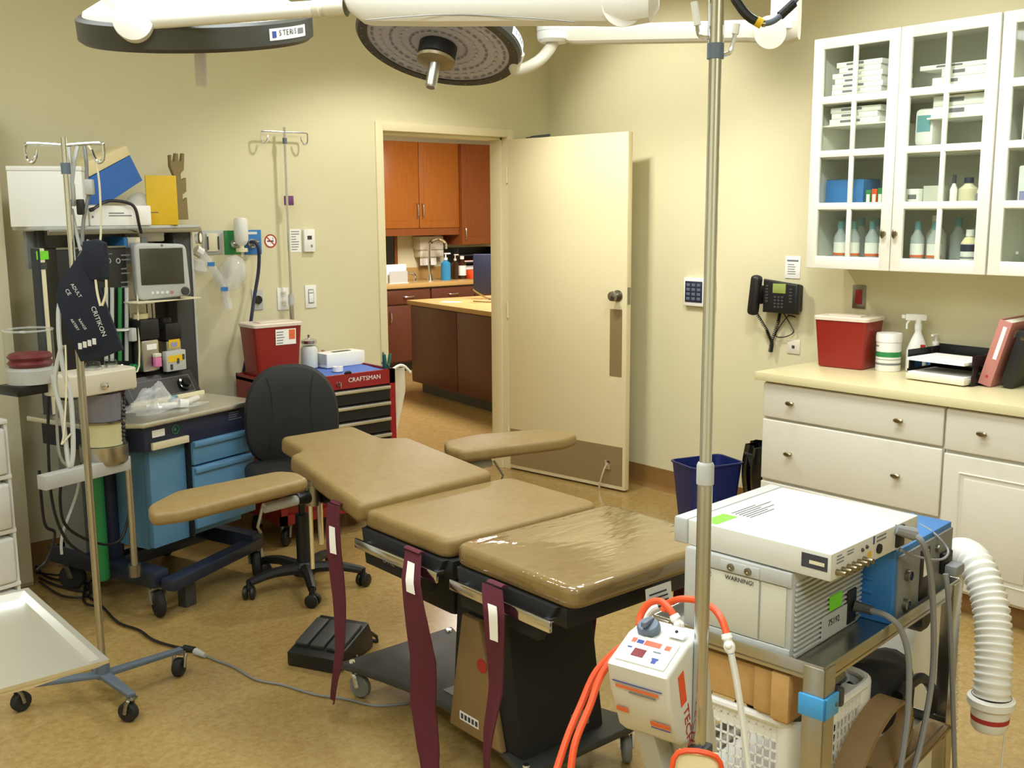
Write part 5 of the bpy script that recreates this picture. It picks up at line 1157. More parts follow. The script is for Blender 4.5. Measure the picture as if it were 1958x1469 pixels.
# patient monitor
x0, x1, z0, z1 = rect(254, 465, 347, 570, .40); zM = (z0s+z1s)/2+.0035
mo = on_am('patient_monitor', 'pale grey patient monitor with a dark screen on the anesthesia machine', 'monitor', (x0+x1)/2+.01, .375, zM, R_(-22)); w = (x1-x0)*.98; h = z1-zM
mb = M(); mb.prism(rpoly([(-w/2+.005, 0), (w/2, .012), (w/2-.012, h-.01), (-w/2, h)], .03, 5), -.0, .07, .012, 3, Matrix(((1, 0, 0, 0), (0, 0, 1, 0), (0, 1, 0, 0.0), (0, 0, 0, 1)))); mc = mb.build('case', 'lightgrey', mo)
M().lo((-w/2+.022, -.003, h*.27), (w/2-.03, .004, h*.90), .002).build('screen', 'screen', mc)
for k in range(5): M().lathe([(.007, 0), (.007, .004), (0, .004)], (-w*.22+k*.022, 0, h*.13), 12, (0, -1, 0)).build('button', 'inkwhite' if k < 4 else 'pink', mc)
M().lathe([(.019, 0), (.019, .008), (.015, .012), (0, .012)], (w*.38, 0, h*.14), 16, (0, -1, 0)).build('dial', 'darkgrey', mc); M().ball((0, -.001, h*.95), (.006, .002, .006)).build('indicator', 'grey', mc)
M().lo((-w*.3, .005, -.0), (w*.3, .065, .012), .004).build('foot', 'darkgrey', mo)
# modules between monitor and shelf
x0, x1, z0, z1 = rect(236, 448, 320, 466, .47)
t = on_am('gas_module', 'silver module with a blue end lying behind the monitor', 'module', x0, .47, ay(260, 476, .46).z+.005); M().lo((.02, .0, 0), (.09, .12, .05), .004).build('case', 'steel', t); M().lo((0, 0, 0), (.02, .12, .05), .004).build('blue_end', 'devblue', t); M().lo((.095, 0, 0), (.13, .12, .045), .003).build('connector', 'grey', t)
t = on_am('white_tray', 'white plastic tray under the shelf behind the monitor', 'tray', x0+.12, .52, ay(300, 462, .52).z); M().lo((0, 0, 0), (.15, .1, .045), .008).build('body', 'paper', t); M().lo((-.02, .0, .05), (.15, .02, .062), .003).build('black_edge', 'black', t); M().lo((.15, .01, .03), (.17, .03, .05), .002).build('blue_clip', 'navy', t)
# on the top shelf
def shelf_box(px0, py0, px1, py1, ly): 
    a, b = ay(px0, py0, ly), ay(px1, py1, ly); return min(a.x, b.x), max(a.x, b.x), max(a.z, b.z)
x0, x1, zt_ = shelf_box(45, 315, 165, 430, .48)
P = ay(97, 430, .56); FWb = .29
t = on_am('foam_box', 'bright white box standing at the left end of the machine shelf', 'box', P.x, .56, ZT, R_(-44)); M().lo((-FWb/2, -.06, 0), (FWb/2, .06, zt_-ZT-.02), .004).build('body', 'white', t); M().lo((-FWb/2-.002, -.062, zt_-ZT-.02), (FWb/2+.002, .062, zt_-ZT), .004).build('lid', 'white', t)
# white unit
x0, x1, zt_ = shelf_box(176, 393, 280, 428, .47)
t = on_am('white_unit', 'low white electronic unit on the machine shelf', 'unit', x0, .49, ZT, R_(-14)); UW = x1-x0; UH = zt_-ZT; M().lo((0, 0, 0), (UW, .2, UH), .006).build('case', 'paper', t); M().ball((.012, -.001, UH*.45), .005).build('button', 'grey', t); mb = M(); lines(mb, (UW*.3, -.0001, UH*.45), (1, 0, 0), (0, 0, 1), UW*.4, UH*.25, 2, 1, .4); mb.build('print', 'inkgrey', t)
# wedge of blue and cream foam
t = on_am('foam_wedge', 'blue and cream foam block leaning on the shelf', 'foam block', x0, .50, ZT+UH+.002)
def fpoly(ps, ly): return [(ay(px, py, ly).x-x0, ay(px, py, ly).z-(ZT+UH+.002)) for px, py in ps]
xz = Matrix(((1, 0, 0, 0), (0, 0, 1, 0), (0, 1, 0, 0), (0, 0, 0, 1)))
M().prism(fpoly([(166, 392), (172, 340), (249, 297), (273, 345), (205, 390)], .50), 0, .10, .004, 2, xz).build('blue_layer', 'bluefoam', t)
M().prism(fpoly([(166, 335), (170, 308), (242, 278), (250, 296), (172, 338)], .50), 0.0, .13, .004, 2, xz).build('cream_layer', 'foamcream', t)
# yellow box
x0, x1, zt_ = shelf_box(290, 335, 343, 424, .46)
t = on_am('yellow_box', 'yellow box with a slot standing at the right end of the shelf', 'box', x0-.005, .50, ZT, R_(-38)); M().lo((0, 0, 0), (.135, .07, zt_-ZT), .003).build('body', 'yellowbox', t); M().lo((.015, -.001, .055), (.05, 0, .060), 0).build('slot', 'cardboard', t)
# fork-shaped bracket behind it
t = on_am('fork_bracket', 'brown notched plastic hanger standing behind the yellow box', 'hanger', ay(325, 415, .60).x, .60, ZT); zz0 = ZT; x00 = ay(325, 415, .60).x
pp = [(335, 420), (361, 420), (358, 378), (350, 385), (350, 372), (357, 366), (356, 340), (347, 345), (346, 332), (352, 325), (353, 294), (349, 293), (347, 308), (342, 308), (341, 294), (336, 293), (334, 309), (329, 308), (328, 296), (325, 297), (326, 318), (331, 330), (338, 345)]
M().prism([(ay(px, py, .60).x-x00, max(ay(px, py, .60).z-zz0, .0)) for px, py in pp], 0, .02, .002, 1, xz).build('plate', 'cardboard', t)
# clear mask bag on the shelf
P = ay(272, 395, .52)
t = on_am('mask_bag', 'clear plastic bag with a mask between the foam and yellow box', 'bag', P.x, .55, ZT+.0)
mb = M(); rn = random.Random(3); mb.ball((.0, 0, .075), (.06, .05, .075), 16)
mb.v = [(v[0]*(1+.12*math.sin(17*v[2]+9*v[0])), v[1], max(v[2]*(1+.05*math.sin(30*v[0])), .001)) for v in mb.v]; mb.build('bag', 'clearbag', t); M().lathe([(.03, 0), (.028, .03), (.01, .05)], (0, 0, .03), 14).build('mask', 'translucent', t)
t = on_am('black_cable', 'black cable draped over the white unit on the shelf', 'cable', 0, 0, 0); M().tube([ay(178, 400, .44), ay(205, 385, .46), ay(240, 387, .43), ay(258, 398, .41), ay(266, 430, .40), ay(270, 445, .42)], .007, 8, 6).build('sheath', 'black', t); M().cyl(ay(178, 400, .44), ay(172, 402, .44), .009).build('plug', 'black', t)
# crumpled bag with tubing on the worktop
P = az(310, 780, ZW)
t = on_am('tubing_bag', 'crumpled clear bag of tubing lying on the steel worktop', 'bag', P.x, P.y, ZW+.001)
rn = random.Random(11)
def crump(u, v):
    x, y = (u-.5)*.36, (v-.5)*.22; r2 = (x/.18)**2+(y/.11)**2; h = max(0, 1-r2); n = .5+.5*math.sin(23*u+5*v)*math.sin(19*v+7*u+1)
    h2 = .085*math.exp(-((x+.02)**2+(y-.02)**2)/.006); return (x*(1+.1*math.sin(12*v)), y*(1+.1*math.sin(11*u)), .004+h2*(.7+.5*n)+.025*h*n)
M().sheet(crump, 40, 28).build('bag', 'clearbag', t, ang=20)
M().tube([(-.10, -.02, .02), (-.04, -.06, .02), (.05, -.07, .018), (.14, -.03, .016), (.20, -.0, .014)], .012, 8, 5).build('tube', 'translucent', t); M().tube([(.02, -.03, .03), (.05, -.02, .04), (.08, .0, .035)], .009, 8, 4).build('blue_tube', 'aquacap', t); M().cyl((.03, -.08, .022), (.06, -.10, .02), .02, .016).build('cuff_end', 'white', t)

# ================================================================== tall cabinet and plastic drawers at the left edge
t = thing('tall_cabinet', 'tall cream cabinet at the left edge of the picture', 'cabinet', (1.285, 4.90, 0), 0)
M().lo((-.75, 0, .0), (0, .225, 2.15), .003).build('body', 'cream', t); M().lo((-.745, -.018, .02), (-.004, 0, 2.14), .003).build('door', 'cream', t)
P = onx(5, 560, 1.2); M().lo((-.13, -.020, 1.36), (-.055, -.018, 1.42)).build('blue_tape', 'brightblue', t); M().ball((-.085, -.024, 1.30), .012).build('knob', 'black', t)
PD0 = onz(58, 1128, 0.02)
t = thing('drawer_tower', 'translucent plastic drawer tower at the left edge in front of the cream cabinet', 'drawer tower', (1.065, 4.25, 0), R_(12))
fm = M()
for z in (0.02, .235, .45, .665, .88): fm.lo((-.36, -.01, z), (.0, .36, z+.018), .004)
for x in (-.355, -.012): fm.lo((x, .0, .03), (x+.012, .35, .89))
fm.build('frame', 'white', t)
for k, z in enumerate((.04, .255, .47, .685)):
    d = M().lo((-.335, -.02, z), (-.015, .33, z+.18), .012, 3).build('drawer', 'translucent', t); M().tube([(-.24, -.022, z+.15), (-.22, -.04, z+.14), (-.12, -.04, z+.14), (-.10, -.022, z+.15)], .008, 8, 4).build('handle', 'white', d)
# black cords running along the floor behind it
t = thing('floor_cords', 'tangle of black cords on the floor behind the drip stand', 'cords', (1.35, 4.6, 0)); of = Vector((1.35, 4.6, 0))
rn = random.Random(5)
for k, ps in enumerate(([(52, 1060), (85, 1100), (130, 1112), (170, 1118), (160, 1130), (110, 1120), (75, 1105)], [(75, 1112), (120, 1140), (170, 1138), (175, 1110), (240, 1100), (280, 1105)], [(70, 1095), (115, 1100), (150, 1092), (165, 1105), (160, 1150), (190, 1160)])):
    M().tube([onz(px, py, .012+.006*k)-of for px, py in ps], .0055, 6, 6).build('cord', 'black', t)
t = thing('power_cord', 'black power cord snaking from the machine to the drip stand base', 'cord', (1.3, 3.9, 0)); of = Vector((1.3, 3.9, 0))
M().tube([onz(px, py, .009)-of for px, py in ((160, 1135), (195, 1160), (225, 1190), (265, 1205), (295, 1225), (340, 1238), (362, 1240))], .0055, 6, 6).build('cord', 'black', t); M().cyl(onz(352, 1240, .012)-of, onz(372, 1243, .012)-of, .014, .012).build('plug', 'black', t)
t = thing('grey_cord', 'thin grey cord running from the drip stand to the table base', 'cord', (1.5, 3.3, 0)); of = Vector((1.5, 3.3, 0))
M().tube([onz(px, py, .006)-of for px, py in ((385, 1250), (410, 1262), (445, 1275), (490, 1300), (540, 1310), (600, 1328), (660, 1337), (720, 1350), (780, 1345))], .0045, 6, 6).build('cord', 'grey', t); M().cyl(onz(374, 1246, .012)-of, onz(392, 1254, .012)-of, .014, .009).build('connector', 'lightgrey', t)

# ================================================================== things on the back wall
def bw(px, py): return ony(px, py, YB)
def plate(name, lab, cat, px0, py0, px1, py1, m_, th=.006):
    a, b = bw(px0, py0), bw(px1, py1); w, h = b.x-a.x, a.z-b.z
    t = thing(name, lab, cat, ((a.x+b.x)/2, YB-.0005, b.z)); M().lo((-w/2, -th, 0), (w/2, 0, h), .002).build('plate', m_, t); return t, w, h
t, w, h = plate('gas_outlet_panel', 'steel vacuum slide plate on the back wall beside the green outlet', 'wall plate', 385, 441, 426, 486, 'lightgrey'); M().lo((-.035, -.016, h*.12), (.025, -.006, h*.88), .003).build('slide', 'cream', t); 
for s in (-.035, .022): M().lo((s, -.018, h*.2), (s+.008, -.016, h*.75)).build('slot', 'darkgrey', t)
t, w, h = plate('gas_outlet_panel', 'green oxygen outlet plate on the back wall', 'wall plate', 427, 441, 464, 486, 'green'); M().lathe([(.025, 0), (.025, .02), (.012, .022), (.012, .05), (0, .05)], (0, -.006, h*.45), 16, (0, -1, 0)).build('coupling', 'steel', t)
t, w, h = plate('gas_outlet_panel', 'blue gas outlet plate with a dark hose plugged in', 'wall plate', 465, 440, 500, 486, 'devblue'); M().lathe([(.024, 0), (.024, .014), (.014, .016), (.014, .045), (0, .045)], (-.01, -.006, h*.45), 16, (0, -1, 0)).build('coupling', 'steel', t); M().lo((-w*.35, -.0075, h*.82), (w*.25, -.006, h*.92)).build('print', 'inkwhite', t)
# suction bottle at the green outlet
a = bw(450, 440)
t = thing('suction_bottle', 'frosted humidifier bottle hung on the green outlet', 'bottle', (a.x-.005, YB-.075, 0)); zt1, zb1_ = bw(450, 416).z, bw(450, 470).z; M().lathe([(.0, zt1), (.03, zt1-.003), (.036, zt1-.015), (.036, zb1_+.03), (.025, zb1_+.01), (.012, zb1_), (.0, zb1_)], (0, 0, 0), 18).build('bottle', 'translucent', t); M().lathe([(.03, zb1_-.03), (.03, zb1_-.012), (.012, zb1_-.01), (.012, zb1_)], (0, 0, 0), 16).build('flange', 'cream', t); M().cyl((0, 0, zb1_-.055), (0, 0, zb1_-.03), .006).build('spout', 'cream', t)
# resuscitation bag in clear wrap below
P = ony(447, 525, YB-.10)
t = thing('resuscitator_bag', 'clear resuscitator bag with tube hanging below the wall outlets', 'resuscitator', (P.x, YB-.09, P.z))
M().lathe([(.01, .10), (.04, .085), (.065, .04), (.07, 0), (.055, -.05), (.02, -.085), (0, -.09)], (0, 0, 0), 18, (.25, 0, 1)).build('bag', 'clearbag', t)
pp = [ony(px, py, YB-.09)-Vector((P.x, YB-.09, P.z)) for px, py in ((385, 485), (400, 505), (425, 545), (437, 590))]
M().tube(pp, .022, 10, 4).build('tube', 'clearbag', t); M().tube([pp[0]+Vector((-.03, 0, .02)), pp[0]], .028, 10).build('elbow', 'white', t)
for q in (pp[1], pp[2]+Vector((.0, 0, -.02))): M().lo(q+Vector((-.018, -.026, -.01)), q+Vector((.018, -.02, .01))).build('blue_mark', 'devblue', t)
M().lathe([(.045, 0), (.05, .02), (.03, .06), (.01, .07)], pp[0]+Vector((-.03, .0, -.09)), 16, (.2, -.3, 1)).build('mask', 'clearbag', t)
# hose from blue outlet
c0 = bw(482, 463)
t = thing('gas_hose', 'dark blue gas hose drooping from the blue wall outlet', 'hose', (c0.x, YB-.04, 0)); of = Vector((c0.x, YB-.04, 0)); M().tube([ony(px, py, yy)-of for px, py, yy in ((478, 463, YB-.05), (488, 464, YB-.07), (495, 480, YB-.08), (494, 520, YB-.07), (486, 570, YB-.08), (479, 620, YB-.10), (470, 690, YB-.06), (455, 755, YB-.06))], .009, 8, 6).build('hose', 'navy', t); M().cyl((-.02, .0, c0.z), (.012, -.01, c0.z), .013).build('plug', 'satin', t)
# no-smoking sign
a = bw(517, 461); t = thing('no_smoking_sign', 'round red no-smoking sticker on the back wall', 'sign', (a.x, YB-.0005, a.z))
M().lathe([(0, .001), (.036, .001), (.036, 0)], (0, 0, 0), 28, (0, -1, 0)).build('disc', 'paper', t); M().lathe([(.029, .0016), (.036, .0016), (.036, 0)], (0, 0, 0), 28, (0, -1, 0)).build('red_ring', 'inkred', t); M().box((0, -.0016, 0), (.062, .001, .006), 0, rot=Matrix.Rotation(R_(45), 4, 'Y')).build('red_bar', 'inkred', t); M().lo((-.02, -.0018, -.004), (.018, -.0008, .003)).build('cigarette', 'ink', t); M().tube([(.012, -.0012, .006), (.016, -.0012, .012), (.010, -.0012, .018)], .0012, 5, 3).build('smoke', 'ink', t)
# paper notice, thermostat
a, b = bw(553, 438), bw(576, 482); t = thing('paper_notice', 'white paper notice behind the slim drip stand', 'notice', ((a.x+b.x)/2, YB-.0005, b.z)); M().lo((-(b.x-a.x)/2, -.001, 0), ((b.x-a.x)/2, 0, a.z-b.z)).build('sheet', 'paper', t); mb = M(); lines(mb, (-.025, -.0011, .01), (1, 0, 0), (0, 0, 1), .05, .11, 8, 2, .3, .0005); mb.build('print', 'inkgrey', t)
t, w, h = plate('thermostat', 'white thermostat beside the paper notice', 'thermostat', 578, 439, 600, 481, 'white', .02); M().lo((-.015, -.021, h*.55), (.012, -.02, h*.72)).build('display', 'darkgrey', t); M().lo((.005, -.0215, h*.2), (.015, -.02, h*.32)).build('button', 'grey', t)
t, w, h = plate('wall_outlet', 'white double socket left of the slim drip stand', 'outlet', 529, 551, 552, 592, 'white'); 
for z in (.3, .72):
    s_ = M().prism(rpoly([(-.017, -.014), (.017, -.014), (.017, .014), (-.017, .014)], .006), .0, .002, 0, 1, Matrix(((1, 0, 0, 0), (0, 0, -1, -.006), (0, 1, 0, h*z), (0, 0, 0, 1)))).build('socket', 'offwhite', t)
    for x in (-.006, .006): M().lo((x-.001, -.0085, h*z-.002), (x+.001, -.008, h*z+.006)).build('slot', 'ink', s_)
t, w, h = plate('light_switch', 'white rocker light switch right of the slim drip stand', 'switch', 582, 546, 605, 588, 'white'); M().lo((-.017, -.008, h*.2), (.017, -.006, h*.82), .001).build('bezel', 'inkgrey', t); M().lo((-.014, -.011, h*.24), (.014, -.007, h*.64), .002).build('rocker', 'white', t); M().lo((-.014, -.0095, h*.67), (.014, -.007, h*.78), .001).build('dimmer_bar', 'white', t)
t, w, h = plate('wall_outlet', 'steel plate with a round black socket left of the double socket', 'outlet', 480, 554, 503, 592, 'lightgrey'); M().lathe([(.022, 0), (.022, .012), (.016, .014), (0, .01)], (0, -.006, h*.5), 18, (0, -1, 0)).build('socket', 'black', t)
# ================================================================== chrome pole in the foreground, tourniquet, cart
PX_, PY_ = 1.302, 1.0535
bp_ = thing('iv_pole', 'thick chrome pole standing in the foreground right of the table', 'iv pole', (PX_, PY_, 0))
PDp = (Vector((PX_, PY_, 1.2))-CAM).dot(_fwd)
def pz(py): return atd(1346, py, PDp).z
zc0, zc1 = pz(926), pz(880)
M().cyl((0, 0, .09), (0, 0, zc1-.01), .0122, n=20).build('lower_tube', 'steel', bp_); M().cyl((0, 0, zc1-.02), (0, 0, pz(33)), .0098, n=20).build('upper_tube', 'chrome', bp_)
M().lathe([(.0125, zc0), (.0142, zc0+.002), (.0142, zc1-.006), (.0125, zc1-.002), (.0105, zc1)], (0, 0, 0), 20).build('collar', 'lightgrey', bp_)
M().cyl((0, 0, pz(132)), (0, 0, pz(105)), .0128, n=18).build('grey_band', 'bluegrey', bp_); M().cyl((0, 0, pz(105)), (0, 0, pz(30)), .0122, n=18).build('hook_sleeve', 'chrome', bp_)
zh = pz(95)
rr = _rt0
mb = M(); mb.tube([Vector((0, 0, zh))-rr*.012, Vector((0, 0, zh+.002))-rr*.024, Vector((0, 0, zh+.012))-rr*.028, Vector((0, 0, zh+.022))-rr*.028], .0032, 8, 4); mb.build('hook', 'chrome', bp_); M().tube([Vector((0, 0, zh+.018))-rr*.028, Vector((0, 0, zh+.052))-rr*.034], .0055, 10).build('hook_sleeve_tip', 'translucent', bp_)
mb = M(); z2 = pz(125); mb.tube([Vector((0, 0, z2))+rr*.012, Vector((0, 0, z2+.004))+rr*.022, Vector((0, 0, z2+.02))+rr*.027, Vector((0, 0, z2+.036))+rr*.03], .0034, 8, 4); mb.build('hook', 'chrome', bp_); M().tube([Vector((0, 0, z2+.03))+rr*.029, Vector((0, 0, z2+.045))+rr*.031], .0055, 10).build('hook_sleeve_tip', 'translucent', bp_)
M().cyl((0, 0, .07), (0, 0, .13), .03).build('hub', 'satin', bp_)
for k in range(5):
    a = R_(200+72*k); c, s = math.cos(a), math.sin(a); lg = M().tube([(0, 0, .10), (c*.15, s*.15, .10), (c*.26, s*.26, .085)], .014, 8, 3).build('leg', 'satin', bp_); caster(lg, c*.255, s*.255, .032, .024, a, .08, 'rubber', 'satin')
# ------------------------------------------------ tourniquet unit clamped to the pole
TF = Frame(1.193, 1.083, 14)
tq = thing('tourniquet_unit', 'white pneumatic tourniquet unit with orange stripes clamped on the chrome pole', 'medical device', tuple(TF.o), TF.a)
xzm = lambda y0: Matrix(((1, 0, 0, 0), (0, 0, 1, y0), (0, 1, 0, 0), (0, 0, 0, 1)))
YA, YB_ = -.044, .070
prof = [(.0, .925), (.006, .93), (.075, .957), (.128, .962), (.15, .93), (.235, .60), (.165, .60), (.12, .755), (.10, .775), (.06, .785), (.042, .80), (.012, .875)]
tb = M().prism(prof, 0, YB_-YA, .008, 3, xzm(YA)).build('housing', 'devwhite', tq)
# front panel frame on the sloping top
s1 = Vector((.069, 0, .027)).normalized(); n1 = Vector((-s1.z, 0, s1.x)); o1 = Vector((.006, 0, .930))
def topp(x, y, h=0): return o1+s1*x+Vector((0, y, 0))+n1*h
mb = M(); 
vs = [topp(.004, YA+.012, .003), topp(.066, YA+.012, .003), topp(.066, YB_-.012, .003), topp(.004, YB_-.012, .003)]
mb._add(vs+[v-n1*.004 for v in vs], [(0, 1, 2, 3), (4, 7, 6, 5), (0, 4, 5, 1), (1, 5, 6, 2), (2, 6, 7, 3), (3, 7, 4, 0)]); pn = mb.build('control_panel', 'paper', tb)
def tp(x, y, w, h, m_, nm='print'):
    # x along slope, y to the left in the picture; w along y, h along slope
    mb = M(); patch(mb, topp(x, y, .0032), (0, -1, 0), tuple(s1), w, h); return mb.build(nm, m_, pn)
tp(.018, .036, .022, .018, 'screenred', 'display'); tp(.048, .05, .008, .010, 'orange'); tp(.048, .04, .012, .008, 'inkblue'); tp(.047, .026, .030, .011, 'orange'); tp(.047, -.012, .010, .010, 'orange'); tp(.02, -.002, .012, .004, 'inkblue'); tp(.012, -.004, .008, .008, 'inkblue'); tp(.034, .05, .008, .003, 'inkblue'); tp(.036, .003, .014, .003, 'inkgrey')
M().lathe([(.020, 0), (.020, .010), (.017, .014), (0, .014)], topp(.085, .035, .0), 18, n1).box(topp(.085, .035, .018), (.034, .010, .010), .003).build('knob', 'bluegrey', tb)
mb = M(); patch(mb, topp(.078, -.002, .004), (0, -1, 0), tuple(s1), .03, .026); sk = mb.build('socket_plate', 'white', tb); M().ball(topp(.092, -.014, .005), .003).build('port', 'black', sk)
# front face print
f0 = Vector((.006, 0, .892)); fd = Vector((.018, 0, -.05)).normalized()
def fp(d, y, w, h, m_):
    mb = M(); o = Vector((.0, y, .925))+Vector((.012, 0, -.065)).normalized()*d; patch(mb, o+Vector((-.0006, 0, 0)), (0, -1, 0), (-.012, 0, .065), w, h); return mb.build('print', m_, tb)
fp(.030, .060, .092, .002, 'inkblue'); fp(.040, .055, .08, .005, 'orangelabel'); fp(.046, .03, .05, .003, 'inkgrey')
def fp2(x, z, y, w, h, m_):
    mb = M(); patch(mb, (x-.001, y, z), (0, -1, 0), (-.018, 0, .05), w, h); return mb.build('print', m_, tb)
fp2(.0265, .834, .062, .022, .010, 'orangelabel'); fp2(.031, .822, .000, .036, .010, 'orangelabel'); fp2(.0325, .818, .000, .036, .002, 'inkblue')
# grey recessed front post
M().prism([(.035, .825), (.075, .825), (.19, .60), (.14, .60)], 0, .040, .004, 2, xzm(.004)).build('front_post', 'lightgrey', tb)
# orange stripe and lettering on the side
sd = Vector((.085, 0, -.33)).normalized(); su = Vector((sd.z*-1, 0, sd.x))
mb = M(); patch(mb, (.036, YA-.0004, .915), tuple(sd), (.97, 0, .25), .060, .020); mb.build('orange_stripe', 'orange', tb)
text('TECHNO', tb, (.054, YA-.0004, .85), tuple(sd), (.97, 0, .25), .026, 'inkred', sx=1.2)
M().lo((.075, YA-.030, .735), (.115, YA+.002, .775), .003).build('pole_clamp', 'darkgrey', tq)
# hoses
def tpx(px, py, t): return TF.loc(atd(px, py, t))
for k, ps in enumerate(([(1215, 1238, 1.78), (1185, 1240, 1.80), (1140, 1285, 1.80), (1110, 1350, 1.78), (1085, 1410, 1.75), (1062, 1480, 1.72)], [(1210, 1244, 1.76), (1180, 1250, 1.78), (1148, 1295, 1.77), (1128, 1350, 1.75), (1100, 1420, 1.72), (1090, 1485, 1.70)])):
    t = thing('orange_hose', ['orange air hose curving down at the far left of the tourniquet', 'orange air hose just right of its twin, curving down beside the table'][k], 'hose', tuple(TF.o), TF.a, 'orange tourniquet hoses')
    M().tube([tpx(*p) for p in ps], .0062, 10, 8).build('tube', 'orange', t); M().cyl(tpx(*ps[0]), tpx(ps[0][0]+10, ps[0][1]-2, ps[0][2]), .008, n=10).build('fitting', 'white', t)
for k, (ps, co, gr) in enumerate((([(1224, 1212, 1.82), (1224, 1180, 1.84), (1240, 1155, 1.84), (1262, 1150, 1.83), (1280, 1165, 1.81), (1290, 1180, 1.80)], [(1288, 1176, 1.80), (1303, 1205, 1.79)], [(1306, 1208, 1.79), (1318, 1225, 1.79), (1324, 1245, 1.80), (1328, 1290, 1.80)]),
        ([(1268, 1170, 1.88), (1275, 1155, 1.88), (1300, 1146, 1.86), (1330, 1148, 1.84), (1362, 1162, 1.80), (1380, 1185, 1.77), (1390, 1215, 1.75)], [(1388, 1212, 1.75), (1398, 1250, 1.74)], [(1398, 1250, 1.74), (1408, 1300, 1.74), (1420, 1380, 1.74), (1432, 1480, 1.74)]))):
    t = thing('orange_hose', ['short orange hose arching over the tourniquet top, left loop', 'short orange hose arching behind the chrome pole, right loop'][k], 'hose', tuple(TF.o), TF.a, 'orange tourniquet hoses')
    M().tube([tpx(*p) for p in ps], .0062, 10, 8).build('tube', 'orange', t)
    a, b = [tpx(*p) for p in co]; M().lathe([(.0085, 0), (.0095, .008), (.007, .012), (.010, .02), (.0095, (b-a).length*.8), (.006, (b-a).length)], a, 12, (b-a)).ball(a.lerp(b, .5)+Vector((-.009, -.004, 0)), .006).build('connector', 'white', t)
    M().tube([tpx(*p) for p in gr], .0058, 8, 6).build('clear_tube', 'translucent', t)
t = thing('white_tube', 'white tube looping behind the tourniquet knob', 'hose', tuple(TF.o), TF.a); M().tube([tpx(*p) for p in ((1236, 1210, 1.86), (1234, 1185, 1.88), (1246, 1166, 1.88), (1258, 1160, 1.88))], .0055, 8, 5).build('tube', 'white', t); M().cyl(tpx(1236, 1212, 1.86), tpx(1236, 1222, 1.85), .0075).build('fitting', 'white', t)
t = thing('packet', 'cream packet with orange trim hanging at the foot of the chrome pole', 'packet', tuple(TF.o), TF.a)
q = [tpx(px, py, 1.66) for px, py in ((1298, 1440), (1372, 1448), (1385, 1500), (1285, 1500))]; mb = M(); mb._add(q+[v+Vector((.012, .006, 0)) for v in q], [(0, 1, 2, 3), (7, 6, 5, 4), (0, 4, 5, 1), (1, 5, 6, 2), (2, 6, 7, 3), (3, 7, 4, 0)]); mb.build('pouch', 'foamcream', t); M().tube([q[3]+Vector((-.004, 0, 0)), q[0]+Vector((-.004, 0, .002)), q[1]+Vector((-.004, 0, .002)), q[2]+Vector((-.004, 0, 0))], .0045, 6, 4).build('trim', 'orange', t)
t = thing('hanging_cable', 'black mains cord hanging below the tourniquet unit', 'cord', tuple(TF.o), TF.a); M().tube([tpx(*p) for p in ((1240, 1370, 1.82), (1236, 1400, 1.84), (1240, 1440, 1.84), (1255, 1490, 1.84))], .005, 8, 5).build('cord', 'black', t); M().cyl(tpx(1240, 1360, 1.82), tpx(1240, 1380, 1.82), .010).build('plug', 'black', t)

# ------------------------------------------------ equipment cart
CF = Frame(1.662, 1.047, 6)
ca = thing('equipment_cart', 'stainless steel equipment cart at the lower right', 'cart', tuple(CF.o), CF.a); CL, CDp, CZT = .674, .40, .80
def cpan(x0, x1, y0, y1, z, lip=.035):
    mb = M(); mb.lo((x0, y0, z-.028), (x1, y1, z-.024)); 
    mb.lo((x0, y0, z-lip), (x1, y0+.004, z), .0015); mb.lo((x0, y1-.004, z-lip), (x1, y1, z), .0015); mb.lo((x0, y0, z-lip), (x0+.004, y1, z), .0015); mb.lo((x1-.004, y0, z-lip), (x1, y1, z), .0015); return mb
cpan(0, CL, 0, CDp, CZT+.005).build('top_shelf', 'brushed', ca); cpan(0, CL, 0, CDp, .45).build('lower_shelf', 'brushed', ca)
for x, y, sx, sy in ((0, 0, 1, 1), (CL, 0, -1, 1), (0, CDp, 1, -1), (CL, CDp, -1, -1)):
    mb = M(); mb.lo((x-sx*.003, y-sy*.003, .13), (x+sx*.042, y, CZT), .001); mb.lo((x-sx*.003, y-sy*.003, .13), (x, y+sy*.042, CZT), .001); lg = mb.build('leg', 'brushed', ca); caster(lg, x+sx*.02, y+sy*.02, .055, .03, 1, .13, 'rubber', 'satin')
# --- lower white unit
CZ = CZT-.0185
lb_ = (.022, .325, .084, .335); LT_ = .967
u1 = thing('processor_unit', 'white ribbed processor unit lying on the cart under the flat unit', 'medical device', tuple(CF.o+CF.ux*lb_[0]+CF.uy*lb_[2]+Vector((0, 0, CZ))), CF.a)
W1, D1, H1 = lb_[1]-lb_[0], lb_[3]-lb_[2], LT_-CZ
case = M().lo((0, 0, 0), (W1, D1-.04, H1), .006).build('case', 'lightgrey', u1)
M().lo((-.006, D1-.04, -.0), (W1+.004, D1, H1+.002), .008).build('front_bezel', 'lightgrey', u1)
for k in range(15):
    z = .012+k*(H1-.03)/15; M().lo((.008, -.006, z), (W1-.006, 0, z+.0055), .002).build('rib', 'lightgrey', case)
M().lo((-.005, .0, .0), (0, D1-.04, .028), .002).build('side_foot', 'lightgrey', case); M().lo((-.006, .0, H1-.030), (0, D1-.04, H1), .002).build('side_cap', 'lightgrey', case)
M().lo((-.004, .072, .03), (0, .20, H1-.032), .001).build('side_panel', 'sidepanel', case); M().lo((-.003, .012, .03), (0, .068, H1-.032), .001).build('side_panel', 'sidepanel', case)
M().lo((-.008, .07, H1-.028), (-.005, .16, H1-.006), .001).build('hatch', 'lightgrey', case)
